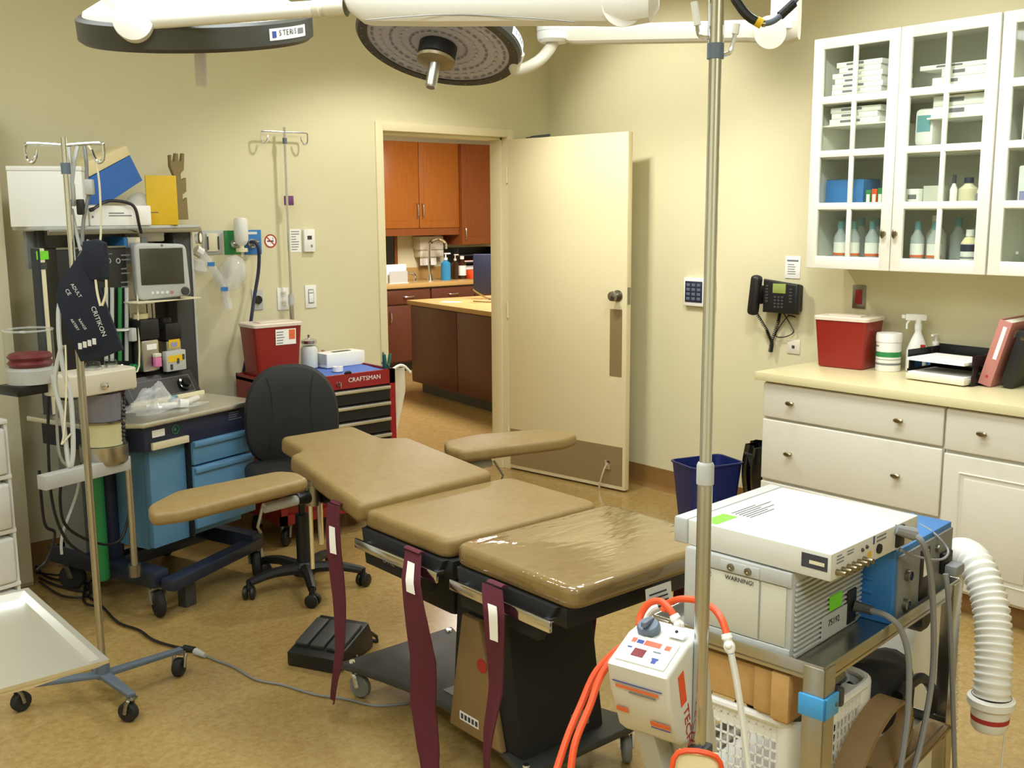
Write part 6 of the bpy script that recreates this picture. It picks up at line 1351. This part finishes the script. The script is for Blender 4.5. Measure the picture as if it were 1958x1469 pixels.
for y in (.095, .135): M().lathe([(.008, 0), (.008, .003), (.003, .004), (0, .002)], (-.008, y, H1-.017), 12, (-1, 0, 0)).build('screw', 'satin', case)
text('WARNING!', case, (-.0045, .15, H1-.048), (0, -1, 0), (0, 0, 1), .013, 'ink'); text('1R2', case, (-.0065, .205, H1-.05), (0, -1, 0), (0, 0, 1), .015, 'ink')
mb = M(); lines(mb, (-.006, .205, .04), (0, -1, 0), (0, 0, 1), .022, .06, 9, 3, .4); mb.build('print', 'inkgrey', case)
def u1p(px, py, ly=-.006):
    P = CF.y(px, py, lb_[2]+ly); return P-Vector((lb_[0], lb_[2], CZ))
a = u1p(1585, 1170); mb = M(); patch(mb, a, (1, 0, 0), (0, 0, 1), .052, .032, .002); mb.build('green_sticker', 'limegreen', case)
mb = M(); patch(mb, a+Vector((-.03, 0, -.055)), (1, 0, 0), (0, 0, 1), .12, .05, .0015); mb.build('smooth_patch', 'lightgrey', case); text('75192', case, tuple(a+Vector((-.005, -.0018, -.035))), (1, 0, 0), (0, 0, 1), .02, 'ink')
b = u1p(1618, 1170); M().lo(b+Vector((0, -.004, -.03)), b+Vector((.04, .01, .045)), .003).build('inlet', 'black', case)
# --- flat upper unit
ub_ = (.018, .384, .005, .385); UT0, UT1 = LT_+.0025, 1.024
u2 = thing('video_unit', 'flat white unit with a row of connectors stacked on the processor', 'medical device', tuple(CF.o+CF.ux*ub_[0]+CF.uy*ub_[2]+Vector((0, 0, UT0))), CF.a-R_(2)); W2_, D2_, H2_ = ub_[1]-ub_[0], .33, UT1-UT0
c2 = M().lo((0, 0, 0), (W2_, D2_, H2_), .003).build('case', 'devwhite', u2); M().lo((-.004, D2_, -.001), (W2_+.004, D2_+.035, H2_+.002), .006).build('front_bezel', 'lightgrey', u2)
mb = M(); patch(mb, (-.0003, .062, .018), (0, -1, 0), (0, 0, 1), .055, .028); o_ = mb.build('rating_plate', 'ink', c2); mb = M(); patch(mb, (-.001, .045, .027), (0, -1, 0), (0, 0, 1), .032, .007); mb.build('rating_text', 'cream', c2)
for k in range(6):
    x = .022+k*.021; M().lathe([(.006, 0), (.006, .006), (.005, .007), (.005, .020), (.006, .021), (0, .021)], (x, -.0, .015), 12, (0, -1, 0)).build('bnc_socket', 'pewter', c2)
mb = M(); patch(mb, (.165, -.0002, .036), (1, 0, 0), (0, 0, 1), .006, .017); mb.build('blue_mark', 'inkblue', c2); mb = M(); patch(mb, (.145, -.0002, .013), (1, 0, 0), (0, 0, 1), .014, .012); mb.build('yellow_mark', 'yellowbox', c2)
mb = M(); lines(mb, (.02, -.0002, .03), (1, 0, 0), (0, 0, 1), .03, .02, 3, 1, .3); lines(mb, (.18, -.0002, .036), (1, 0, 0), (0, 0, 1), .04, .016, 2, 2, .4); lines(mb, (.06, -.0002, .038), (1, 0, 0), (0, 0, 1), .04, .012, 2, 4, .3); mb.build('print', 'inkgrey', c2)
for x, z in ((.12, .036), (.138, .038)): M().ball((x, -.001, z), .004).build('led', 'darkgrey', c2)
M().lathe([(.010, 0), (.010, .004), (.006, .005), (0, .003)], (.19, 0, .022), 14, (0, -1, 0)).build('round_socket', 'black', c2)
M().lo((.262, -.006, .006), (.295, .002, .052), .003).build('mains_inlet', 'black', c2)
a, b = Vector((.03, .285, H2_)), Vector((.2, .26, H2_)); mb = M(); patch(mb, (.05, .30, H2_), (.8, -.6, 0), (.6, .8, 0), .05, .02); mb = M(); patch(mb, (.01, .265, H2_+.0002), (1, 0, 0), (0, 1, 0), .075, .035); mb.build('green_sticker', 'limegreen', c2)
mb = M(); lines(mb, (.10, .24, H2_+.0002), (1, 0, 0), (0, 1, 0), .14, .055, 6, 8, .25); mb.build('print', 'inkgrey', c2)
# --- blue unit
bb_ = (.342, .655, .016, .33); BT = .944
u3 = thing('shaver_console', 'blue console with grey rear panel at the right end of the cart', 'medical device', tuple(CF.o+CF.ux*bb_[0]+CF.uy*bb_[2]+Vector((0, 0, CZ))), CF.a); W3, D3, H3 = bb_[1]-bb_[0], bb_[3]-bb_[2], BT-CZ
c3 = M().lo((0, .006, 0), (W3, D3, H3), .003).build('case', 'devblue', u3); M().lo((.016, 0, .004), (W3-.004, .008, H3-.012), .002).build('rear_panel', 'grey', u3)
for k in range(4): M().lo((-.003, .05, .03+k*.03), (0, .2, .038+k*.03), .001).build('vent', 'devblue', c3)
for (x, z) in ((.055, H3*.62), (.05, H3*.22)): M().lathe([(.013, 0), (.013, .010), (.010, .012), (.010, .006), (0, .006)], (x, 0, z), 16, (0, -1, 0)).build('socket', 'satin', u3); M().lathe([(.009, 0), (0, .001)], (x, -.0075, z), 14, (0, -1, 0)).build('socket_core', 'inkblue', u3)
M().lo((.125, -.002, .02), (.175, .0, H3-.025), .001).build('warning_plate', 'black', u3); M().lo((.142, -.003, H3*.45), (.165, -.001, H3-.03)).build('warning_text', 'paper', u3)
M().lo((.235, -.012, .055), (.285, .0, .105), .003).build('mains_inlet', 'black', u3); M().lathe([(.009, 0), (.009, .008), (0, .009)], (.215, 0, H3*.75), 12, (0, -1, 0)).build('terminal', 'satin', u3)
mb = M(); 
for k in range(5): patch(mb, (.08+.05*k, .08+.03*(k % 2), H3+.0002), (.9, .4, 0), (-.4, .9, 0), .04, .02)
mb.build('scuff_print', 'bluecab', c3)
# --- plugs and grey cables
def cpt(px, py, ly): return CF.y(px, py, ly)
def cth(name, lab, cat): return thing(name, lab, cat, tuple(CF.o), CF.a)
t = cth('mains_cable', 'grey mains cable plugged into the flat unit, hanging in front of the cart', 'cable'); M().tube([cpt(1712, 1012, -.005), cpt(1748, 1022, -.03)], [.010, .014], 10).build('plug', 'greycable', t); M().tube([cpt(1746, 1022, -.03), cpt(1765, 1040, -.05), cpt(1778, 1090, -.05), cpt(1785, 1180, -.04), cpt(1783, 1290, -.03), cpt(1765, 1400, -.03), cpt(1745, 1480, -.03)], .0065, 8, 7).build('cord', 'greycable', t)
t = cth('mains_cable', 'grey mains cable plugged into the processor, drooping over the cart edge', 'cable'); M().tube([cpt(1632, 1158, .075), cpt(1668, 1168, .04)], [.012, .010], 10).build('plug', 'darkgrey', t); M().tube([cpt(1666, 1168, .04), cpt(1700, 1180, .0), cpt(1725, 1210, -.02), cpt(1738, 1270, -.03), cpt(1735, 1370, -.03), cpt(1720, 1480, -.03)], .0065, 8, 7).build('cord', 'greycable', t)
t = cth('mains_cable', 'grey mains cable plugged into the blue console at the cart end', 'cable'); M().box(cpt(1825, 1088, -.012), (.05, .03, .026), .006).build('plug', 'greycable', t); M().tube([cpt(1808, 1098, -.02), cpt(1812, 1130, -.025), cpt(1818, 1220, -.025), cpt(1822, 1350, -.02), cpt(1826, 1480, -.02)], .0062, 8, 7).build('cord', 'greycable', t)
t = cth('thin_lead', 'thin grey lead looping over the blue console', 'cable'); M().tube([cpt(1735, 992, .12), cpt(1780, 1015, .03), cpt(1812, 1050, -.01), cpt(1805, 1068, -.02), cpt(1780, 1070, -.02), cpt(1745, 1062, -.01), cpt(1722, 1052, .005)], .0028, 6, 7).build('lead', 'greycable', t); M().ball(cpt(1722, 1052, .0), .005).build('tip', 'greycable', t)
# --- lower shelf
ZL = .4225
t = cth('plastic_basket', 'white lattice plastic basket on the lower shelf of the cart', 'basket'); bx0, bx1, by0, by1, bz0, bz1 = .03, .36, .06, .36, ZL, .645
mb = M(); rim = rpoly([(bx0, by0), (bx1, by0), (bx1, by1), (bx0, by1)], .05, 5); mb.tube([Vector((x, y, bz1)) for x, y in rim], .009, 8, closed=True); mb.build('rim', 'white', t)
mb = M(); mb.prism(rpoly([(bx0+.012, by0+.012), (bx1-.012, by0+.012), (bx1-.012, by1-.012), (bx0+.012, by1-.012)], .045, 5), bz0, bz0+.004); mb.build('floor', 'white', t)
for (z0_, z1_) in ((bz0, bz0+.02), (bz1-.045, bz1)):
    mb = M(); r2 = rpoly([(bx0+.004, by0+.004), (bx1-.004, by0+.004), (bx1-.004, by1-.004), (bx0+.004, by1-.004)], .045, 5); k = len(r2)
    mb._add([(x, y, z0_) for x, y in r2]+[(x, y, z1_) for x, y in r2], [(i, (i+1) % k, (i+1) % k+k, i+k) for i in range(k)]); mb.build('band', 'white', t)
for (xa, ya, xb_, yb_) in ((bx0+.05, by0+.004, bx1-.05, by0+.004), (bx0+.004, by0+.05, bx0+.004, by1-.05)):
    mb = M(); dx, dy = xb_-xa, yb_-ya; L = math.hypot(dx, dy); ax = (dx/L, dy/L)
    n_ = int(L/.016)
    for i in range(n_+1): p = (xa+dx*i/n_, ya+dy*i/n_); mb.box((p[0], p[1], (bz0+bz1)/2), (.004, .003, bz1-bz0), 0, rot=math.atan2(dy, dx))
    for j in range(1, 10): z = bz0+(bz1-bz0)*j/10; mb.box(((xa+xb_)/2, (ya+yb_)/2, z), (L, .003, .004), 0, rot=math.atan2(dy, dx))
    mb.build('lattice', 'white', t)
for x, y in ((bx0+.02, by0+.02), (bx1-.02, by0+.02), (bx0+.02, by1-.02)): M().lathe([(.035, bz0), (.037, bz1)], (x+.012 if x < .2 else x-.012, y+.012 if y < .2 else y-.012, 0), 16).build('corner', 'white', t)
t = cth('cable_coil', 'dark cables and instruments piled in the white basket', 'cables')
for k in range(5): M().torus((.19+.02*k, .20-.01*k, .60+.012*k), .09-.006*k, .007, (.1*k-.2, .15, 1), 26, 6).build('coil', 'blackmatte' if k % 2 else 'darkgrey', t)
M().tube([(.04, .16, .66), (.12, .10, .67), (.24, .08, .69)], .012, 8, 4).build('handpiece', 'satin', t)
t = cth('wire_basket', 'small dark wire basket behind the chrome pole under the cart top', 'basket'); mb = M()
for i in range(9): mb.tube([(.07+.02*i, .30, .655), (.07+.02*i, .30, .735)], .0018, 5)
for i in range(5): mb.tube([(.07, .30, .66+.018*i), (.235, .30, .66+.018*i)], .0018, 5)
for i in range(4): mb.tube([(.07, .22+.027*i, .66), (.07, .22+.027*i, .735)], .0018, 5)
mb.build('grid', 'darkgrey', t); M().tube([(.07, .30, .735), (.235, .30, .735), (.235, .22, .735), (.07, .22, .735)], .003, 6, closed=True).build('rim_wire', 'darkgrey', t); M().tube([(.07, .30, .66), (.235, .30, .66), (.235, .22, .66), (.07, .22, .66)], .003, 6, closed=True).build('base_wire', 'darkgrey', t)
for k, (y0_, y1_, nm) in enumerate(((.075, .115, 'wooden block nearest the front of the basket'), (.12, .16, 'wooden block in the middle of the row on the basket'), (.165, .36, 'long wooden block behind the other blocks under the cart top'))):
    t = cth('wood_block', 'plain '+nm, 'wood block'); t['group'] = 'wooden blocks on the basket'
    M().lo((.005+.012*k, y0_, .662), (.10+.01*k, y1_, .762-.006*k), .003).build('block', 'blockwood', t); M().lo((.012+.012*k, y0_+.004, .657), (.09+.01*k, y1_-.004, .6625)).build('base_strip', 'blockwood', t)
t = cth('rolled_mat', 'tan mat folded over on the lower shelf of the cart', 'mat')
def rollf(u, v):
    s = u*1.0
    if s < .42: x = .36+.25*(1-s/.42)+0; z = .452+.004; x = .62-(s/.42)*.42
    else:
        a = (s-.42)/.58; an = -PI/2-PI*min(1, a/.35) if False else 0; x = .20; z = .456
    return (x, -.0+.34*v, z)
pth = [(.64, .440), (.50, .432), (.38, .428), (.27, .430), (.20, .436), (.16, .452), (.155, .475), (.18, .50), (.24, .53), (.31, .548), (.37, .548), (.405, .53), (.41, .505), (.39, .48), (.35, .462), (.30, .452)]
def pf(u):
    s = u*(len(pth)-1); i = min(int(s), len(pth)-2); f = s-i
    p0, p1, p2, p3 = pth[max(i-1, 0)], pth[i], pth[i+1], pth[min(i+2, len(pth)-1)]
    return [.5*((2*p1[q])+(-p0[q]+p2[q])*f+(2*p0[q]-5*p1[q]+4*p2[q]-p3[q])*f*f+(-p0[q]+3*p1[q]-3*p2[q]+p3[q])*f**3) for q in (0, 1)]
pth = [(a, .43+(b-.43)*1.5) for a, b in pth]
M().sheet(lambda u, v: (pf(u)[0], -.01+.06*v, pf(u)[1]), 60, 4, .006).build('rubber_mat', 'mat_tan', t); M().sheet(lambda u, v: (pf(u)[0], -.0115, pf(u)[1]-.001+.004*v), 60, 1, .002).build('edge_binding', 'tan', t)
t = cth('black_bags', 'black bag heaped on the lower shelf at the right of the cart', 'bag'); mb = M(); mb.ball((.47, .115, .53), (.16, .095, .125), 20); mb.v = [(v[0]*(1+.05*math.sin(31*v[2]+17*v[1])), v[1]*(1+.06*math.sin(23*v[0])), max(v[2]+.02*math.sin(19*v[0]+11*v[1]), .4235)) for v in mb.v]; mb.build('bag', 'blackmatte', t); M().tube([(.40, .02, .60), (.50, .015, .61), (.59, .02, .55), (.625, .03, .48)], .012, 8, 5).build('strap', 'black', t)
t = cth('clear_bags', 'clear plastic bags beside the white basket on the lower shelf', 'bag'); mb = M(); mb.ball((.43, .06, .505), (.06, .03, .08), 18); mb.v = [(v[0]+.006*math.sin(60*v[2]), v[1]+.004*math.sin(70*v[0]), max(v[2], .4235)) for v in mb.v]; mb.build('bag', 'clearbag', t); M().box((.43, .065, .50), (.05, .02, .09), .01).build('contents', 'grey', t)
t = cth('smoke_evacuator', 'white slanted floor unit with a black knob behind the cart end', 'medical device'); mb = M(); mb.prism([(.72, 0), (1.0, 0), (1.0, .3), (1.12, .62), (.86, .66), (.72, .42)], .15, .28, .01, 2, xzm(0)); 
mb.build('column', 'white', t); P = CF.y(1765, 1178, .10); M().lathe([(.03, 0), (.04, .012), (.04, .05), (.03, .06), (0, .06)], P+Vector((0, .05, 0)), 20, (0, -1, 0)).build('knob', 'black', t); M().tube([P+Vector((0, .03, 0)), P+Vector((.06, .05, 0)), P+Vector((.16, .10, -.03))], .016, 8, 3).build('knob_arm', 'black', t)
t = cth('blue_clamp', 'bright blue plastic clamp on the near leg of the cart', 'clamp'); P = CF.y(1577, 1358, -.005); zc_ = P.z
mb = M(); mb.lo((-.010, -.010, zc_-.022), (.048, -.003, zc_+.022), .003); mb.lo((-.010, -.010, zc_-.022), (-.003, .048, zc_+.022), .003); mb.build('jaw', 'brightblue', t); M().lathe([(.004, 0), (.004, .003), (0, .003)], (.035, -.010, zc_), 10, (0, -1, 0)).build('screw', 'satin', t); M().box((.062, .0, zc_+.004), (.018, .022, .04), .006).build('grip', 'darkgrey', t)
# corrugated hose arching behind the blue console
hp = [CF.loc(atd(*p)) for p in ((1797, 1420, 2.82), (1800, 1330, 2.84), (1803, 1200, 2.86), (1810, 1110, 2.82), (1832, 1062, 2.72), (1866, 1080, 2.62), (1892, 1150, 2.56), (1900, 1230, 2.52), (1898, 1300, 2.50), (1896, 1330, 2.50))]
t = cth('corrugated_hose', 'white corrugated suction hose arching over the cart end and hanging free', 'hose')
mm_ = M().tube(hp, .001, 3, 14); 
cen = []
for i in range(0, len(mm_.v)-2, 3): cen.append((Vector(mm_.v[i])+Vector(mm_.v[i+1])+Vector(mm_.v[i+2]))/3)
# even spacing
L = [0]
for i in range(1, len(cen)): L.append(L[-1]+(cen[i]-cen[i-1]).length)
tot = L[-1]; nst = int(tot/.0042); ev = []; j = 0
for i in range(nst+1):
    d = tot*i/nst
    while j < len(L)-2 and L[j+1] < d: j += 1
    ev.append(cen[j].lerp(cen[j+1], (d-L[j])/max(1e-9, L[j+1]-L[j])))
M().tube(ev, [.044 if (i % 4) < 2 else .0395 for i in range(len(ev))], 18).build('tube', 'hose', t, ang=60)
e0, e1 = ev[-1], ev[-1]+(ev[-1]-ev[-4]).normalized()*.001
dn = Vector((-.02, 0, -1)).normalized(); M().lathe([(.045, 0), (.054, .006), (.054, .022), (.046, .028), (.044, .03), (.042, .075), (.036, .085), (.0, .085)], ev[-1], 24, dn).build('cuff', 'hose', t)
M().lathe([(.0437, .048), (.0431, .060)], ev[-1], 24, dn, arc=6.29).build('red_label', 'inkred', t); M().tube([ev[-1]+Vector((.05, -.02, .06)), ev[-1]+Vector((.054, -.02, -.02)), ev[-1]+Vector((.045, -.02, -.2))], .002, 6, 3).build('string', 'hose', t)
# ================================================================== surgical lights on ceiling arms
UP = Vector((0, 0, 1))
def lamp_mtx(c, nrm, roll=0):
    n = Vector(nrm).normalized(); x = _rt0-n*_rt0.dot(n); x.normalize(); y = n.cross(x); m = Matrix.Identity(4); m.col[0][:3] = x; m.col[1][:3] = y; m.col[2][:3] = n; m.translation = Vector(c); return m
bk0 = Vector((math.sin(YAW), math.cos(YAW), 0))     # away from the camera, level
# ---- left lamp, seen edge-on
TLm = 2.78; C0 = atd(378, 52, TLm); RL = 217*TLm/2000
sl_ = thing('surgical_light', 'left surgical light head with a dark rim, seen edge-on, on a white arm', 'surgical light', tuple(C0))
nup = (UP*math.cos(R_(15))-bk0*math.sin(R_(15))+_rt0*.015).normalized(); LM = lamp_mtx((0, 0, 0), nup)
def lm(): m = M(); m.x = LM; return m
h_ = .033
lm().lathe([(0, -h_), (RL*.96, -h_), (RL, -h_*.7), (RL, h_*.8), (RL*.97, h_), (RL*.93, h_), (0, h_)], (0, 0, 0), 64).build('rim', 'lamprim', sl_)
lm().lathe([(RL*.94, h_), (RL*.93, h_+.01), (RL*.75, h_+.04), (RL*.45, h_+.06), (0, h_+.065)], (0, 0, 0), 56).build('cover', 'white', sl_)
hub = lm().lathe([(.07, -h_), (.066, -h_-.012), (.055, -h_-.016), (0, -h_-.016)], (0, 0, 0), 28).build('hub', 'lamprim', sl_)
M().lathe([(.0155, 0), (.0155, -.10), (.012, -.106), (0, -.106)], Vector((0, 0, 0))+nup*(-h_-.014), 16).build('handle', 'handlewhite', sl_)
# maker's plate on the rim
def rimp(ang, z): return LM @ Vector((RL*1.003*math.cos(ang), RL*1.003*math.sin(ang), z))
def rim_plate(L, a0, a1, z0, z1, m_, parent, Rr, nm='name_plate'):
    mb = M(); mb.x = L; mb.sheet(lambda u, v: (Rr*math.cos(a0+(a1-a0)*u), Rr*math.sin(a0+(a1-a0)*u), z0+(z1-z0)*v), 12, 1, .001); return mb.build(nm, m_, parent)
rim_plate(LM, R_(-40), R_(-12), -.012, .016, 'paper', sl_, RL*1.004)
for k, (ch_, an) in enumerate(zip('STERIS', (-34.5, -32, -29.5, -27.1, -24.9, -23.3))):
    a = R_(an); p = LM @ Vector((RL*1.0065*math.cos(a), RL*1.0065*math.sin(a), -.006)); tn = (LM.to_3x3() @ Vector((-math.sin(a), math.cos(a), 0))); text(ch_, sl_, tuple(p), tuple(tn), tuple(nup), .020, 'ink')
rim_plate(LM, R_(-38.5), R_(-36), -.006, .010, 'inkblue', sl_, RL*1.0065, 'logo_square'); rim_plate(LM, R_(-20), R_(-14.5), -.004, .010, 'inkgrey', sl_, RL*1.0065, 'plate_print')
# yoke, knuckle, tube, spring arm, post up to the ceiling
def sloc(px, py, t): return atd(px, py, t)-C0
kn = sloc(258, 42, 2.50)
dk = (-bk0*1.0+_rt0*.15).normalized()
M().lathe([(.0, -.035), (.046, -.035), (.048, -.02), (.048, .02), (.046, .03), (.02, .036), (0, .036)], kn, 32, dk).build('knuckle', 'white', sl_)
M().tube([kn-dk*.02, kn+UP*.03-dk*.06, LM @ Vector((-RL*.55, -RL*.3, h_+.05)), LM @ Vector((-RL*.2, 0, h_+.07))], .04, 14, 4).build('yoke', 'white', sl_)
el = sloc(600, 17, 2.44); M().tube([kn+dk*.0, kn.lerp(el, .3), el], [.020, .0185], 16).build('arm_tube', 'white', sl_)
e2 = sloc(662, 12, 2.42); M().lathe([(.018, 0), (.022, .004), (.022, .018), (.019, .02), (.019, .03), (.023, .032), (.023, (e2-el).length)], el, 20, (e2-el)).build('coupling', 'offwhite', sl_)
aL, aR = sloc(672, -8, 2.42), sloc(1225, -12, 2.30); ad = (aR-aL).normalized(); an_ = UP.cross(ad).normalized()
def armbox(a, b, w, prof, parent, name, m_):
    # prof: list of (s, z_lo, z_hi) along a->b
    mb = M(); vs = []; fs = []; n = 12
    for (s, lo, hi, ww) in prof:
        c = a.lerp(b, s); hh = (hi-lo)/2; zc = (hi+lo)/2
        for k in range(n):
            t = 2*PI*k/n; e = .55; cx_ = math.copysign(abs(math.cos(t))**e, math.cos(t)); sz = math.copysign(abs(math.sin(t))**e, math.sin(t)); vs.append(c+an_*cx_*ww+UP*(zc+sz*hh))
    for i in range(len(prof)-1): fs += [(i*n+k, i*n+(k+1) % n, (i+1)*n+(k+1) % n, (i+1)*n+k) for k in range(n)]
    fs.append(tuple(range(n))); fs.append(tuple((len(prof)-1)*n+k for k in range(n))); mb._add(vs, fs); return mb.build(name, m_, parent)
sa_ = armbox(aL, aR, .05, [(-.02, -.018, .02, .02), (.0, -.04, .04, .035), (.045, -.062, .06, .05), (.07, -.066, .065, .052), (.3, -.068, .065, .052), (.7, -.067, .065, .052), (.95, -.069, .065, .052), (1.03, -.06, .06, .05), (1.06, -.03, .03, .03)], sl_, 'spring_arm', 'white')
jc = sloc(1190, 10, 2.28); M().lathe([(.046, 0), (.046, .004), (.0, .006)], jc, 32, -bk0+_rt0*.1).build('joint_cover', 'white', sa_)
mb = M(); mb.tube([sloc(700, 38, 2.35), sloc(850, 28, 2.34), sloc(1000, 34, 2.31), sloc(1100, 42, 2.29)], .0012, 5, 5); mb.build('seam', 'grey', sa_)
tp_ = aR+UP*.06; M().cyl(aR, (aR.x, aR.y, CEIL-C0.z-.12), .045, n=20).build('drop_tube', 'white', sl_); M().lathe([(.06, -.14), (.14, -.06), (.15, 0), (0, 0)], (aR.x, aR.y, CEIL-C0.z), 28).build('ceiling_canopy', 'white', sl_)
# ---- right lamp, underside towards us
TRm = 3.55; C1 = atd(840, 78, TRm); RR = 160*TRm/2000
sr = thing('surgical_light', 'right surgical light head showing its round lamp face above the table', 'surgical light', tuple(C1))
# face normal: down, to the camera and a little left
nd = (-UP*math.cos(R_(19))-bk0*math.sin(R_(19))-_rt0*.17).normalized(); RM = lamp_mtx((0, 0, 0), -nd)
def rm(): m = M(); m.x = RM; return m
rm().lathe([(RR*.86, -.022), (RR*.97, -.024), (RR, -.014), (RR, .03), (RR*.96, .045), (RR*.6, .07), (0, .08)], (0, 0, 0), 64).build('rim', 'lamprim', sr)
face = rm().lathe([(0, -.016), (RR*.87, -.018)], (0, 0, 0), 64).build('lamp_face', 'ledface', sr)
for q, rr_ in enumerate((.34, .46, .58, .70, .80)):
    mb = rm(); n = int(16+rr_*30)
    for k in range(n):
        a0 = 2*PI*(k+.15+.3*(q % 2))/n; a1 = 2*PI*(k+.75+.3*(q % 2))/n
        mb.sheet(lambda u, v: (RR*(rr_-.012+.03*v)*math.cos(a0+(a1-a0)*u), RR*(rr_-.012+.03*v)*math.sin(a0+(a1-a0)*u), -.0205), 2, 1)
    mb.build('lens_ring', 'lightgrey' if q % 2 else 'grey', face)
rm().lathe([(.065, -.018), (.065, -.06), (.060, -.065)], (0, 0, 0), 32).build('hub', 'black', sr); rm().lathe([(.060, -.066), (.066, -.068), (.064, -.078), (.03, -.086), (0, -.086)], (0, 0, 0), 32).build('hub_cap', 'brownplate', sr)
rm().lathe([(.02, -.084), (.019, -.165), (.015, -.172), (0, -.172)], (0, 0, 0), 18).build('handle', 'brushed', sr)
mb = M(); mb.x = RM
for k in range(30): a = 2*PI*k/30; mb.ball((RR*.93*math.cos(a), RR*.93*math.sin(a), -.0235), .003, 6)
mb.build('rim_screws', 'satin', sr)
rim_plate(RM, R_(-28), R_(2), -.004, .024, 'paper', sr, RR*1.006)
for k, ch_ in enumerate('STERIS'):
    a = R_(-24+4*k); p = RM @ Vector((RR*1.009*math.cos(a), RR*1.009*math.sin(a), .002)); text(ch_, sr, tuple(p), tuple(RM.to_3x3() @ Vector((-math.sin(a), math.cos(a), 0))), tuple(-nd), .018, 'inkblue')
def rl(px, py, t): return atd(px, py, t)-C1
kc_ = rl(1058, 66, 3.62); s_ = 3.62/2000
M().lathe([(.0, -.028), (.045, -.028), (.055, -.018), (.057, .0), (.057, .006), (.053, .008), (.057, .010), (.057, .05), (.05, .055)], kc_, 32).build('knuckle', 'white', sr)
M().tube([kc_-UP*.02, rl(1050, 95, 3.62), rl(1025, 120, 3.62), rl(985, 135, 3.62), RM @ Vector((RR*.96, .02, .01))], .02, 14, 5).build('yoke', 'offwhite', sr)
b0, b1 = rl(1075, 68, 3.62), rl(1500, 58, 3.30); an_ = UP.cross((b1-b0).normalized()).normalized()
ab_ = armbox(b0, b1, .04, [(0, -.015, .02, .02), (.05, -.03, .028, .03), (.08, -.032, .032, .032), (.85, -.034, .034, .032), (.95, -.042, .04, .038), (1.02, -.042, .10, .038), (1.06, -.03, .12, .03)], sr, 'arm', 'offwhite')
M().lathe([(.050, 0), (.050, .004), (0, .006)], rl(1472, 62, 3.22), 30, -bk0).build('joint_cover', 'offwhite', ab_)
M().cyl(b1, (b1.x, b1.y, CEIL-C1.z-.12), .045, n=20).build('drop_tube', 'white', sr); M().lathe([(.06, -.14), (.14, -.06), (.15, 0), (0, 0)], (b1.x, b1.y, CEIL-C1.z), 28).build('ceiling_canopy', 'white', sr)
# ---- cable hanging from the ceiling
P0_ = atd(1465, 20, 2.05)
t = thing('ceiling_cable', 'black cable with a yellow connector looping down from the ceiling', 'cable', (P0_.x, P0_.y, CEIL))
q = lambda px, py: atd(px, py, 2.05)-Vector((P0_.x, P0_.y, CEIL))
M().tube([Vector((-.05, .04, 0)), q(1385, -120), q(1400, -20), q(1415, 12), q(1432, 32), q(1447, 41)], .009, 10, 6).build('lead', 'black', t); M().cyl(q(1446, 40), q(1457, 46), .010, n=12).build('yellow_band', 'yellowbox', t); M().cyl(q(1457, 46), q(1463, 46), .006).build('tip', 'pewter', t)
M().tube([q(1460, 45), q(1475, 42), q(1490, 32), q(1515, 8), q(1530, -40), q(1500, -200), Vector((.05, -.04, 0))], .006, 10, 6).build('lead', 'bluegrey', t); M().cyl(q(1492, 30), q(1518, 6), .009, n=12).build('sleeve', 'black', t)
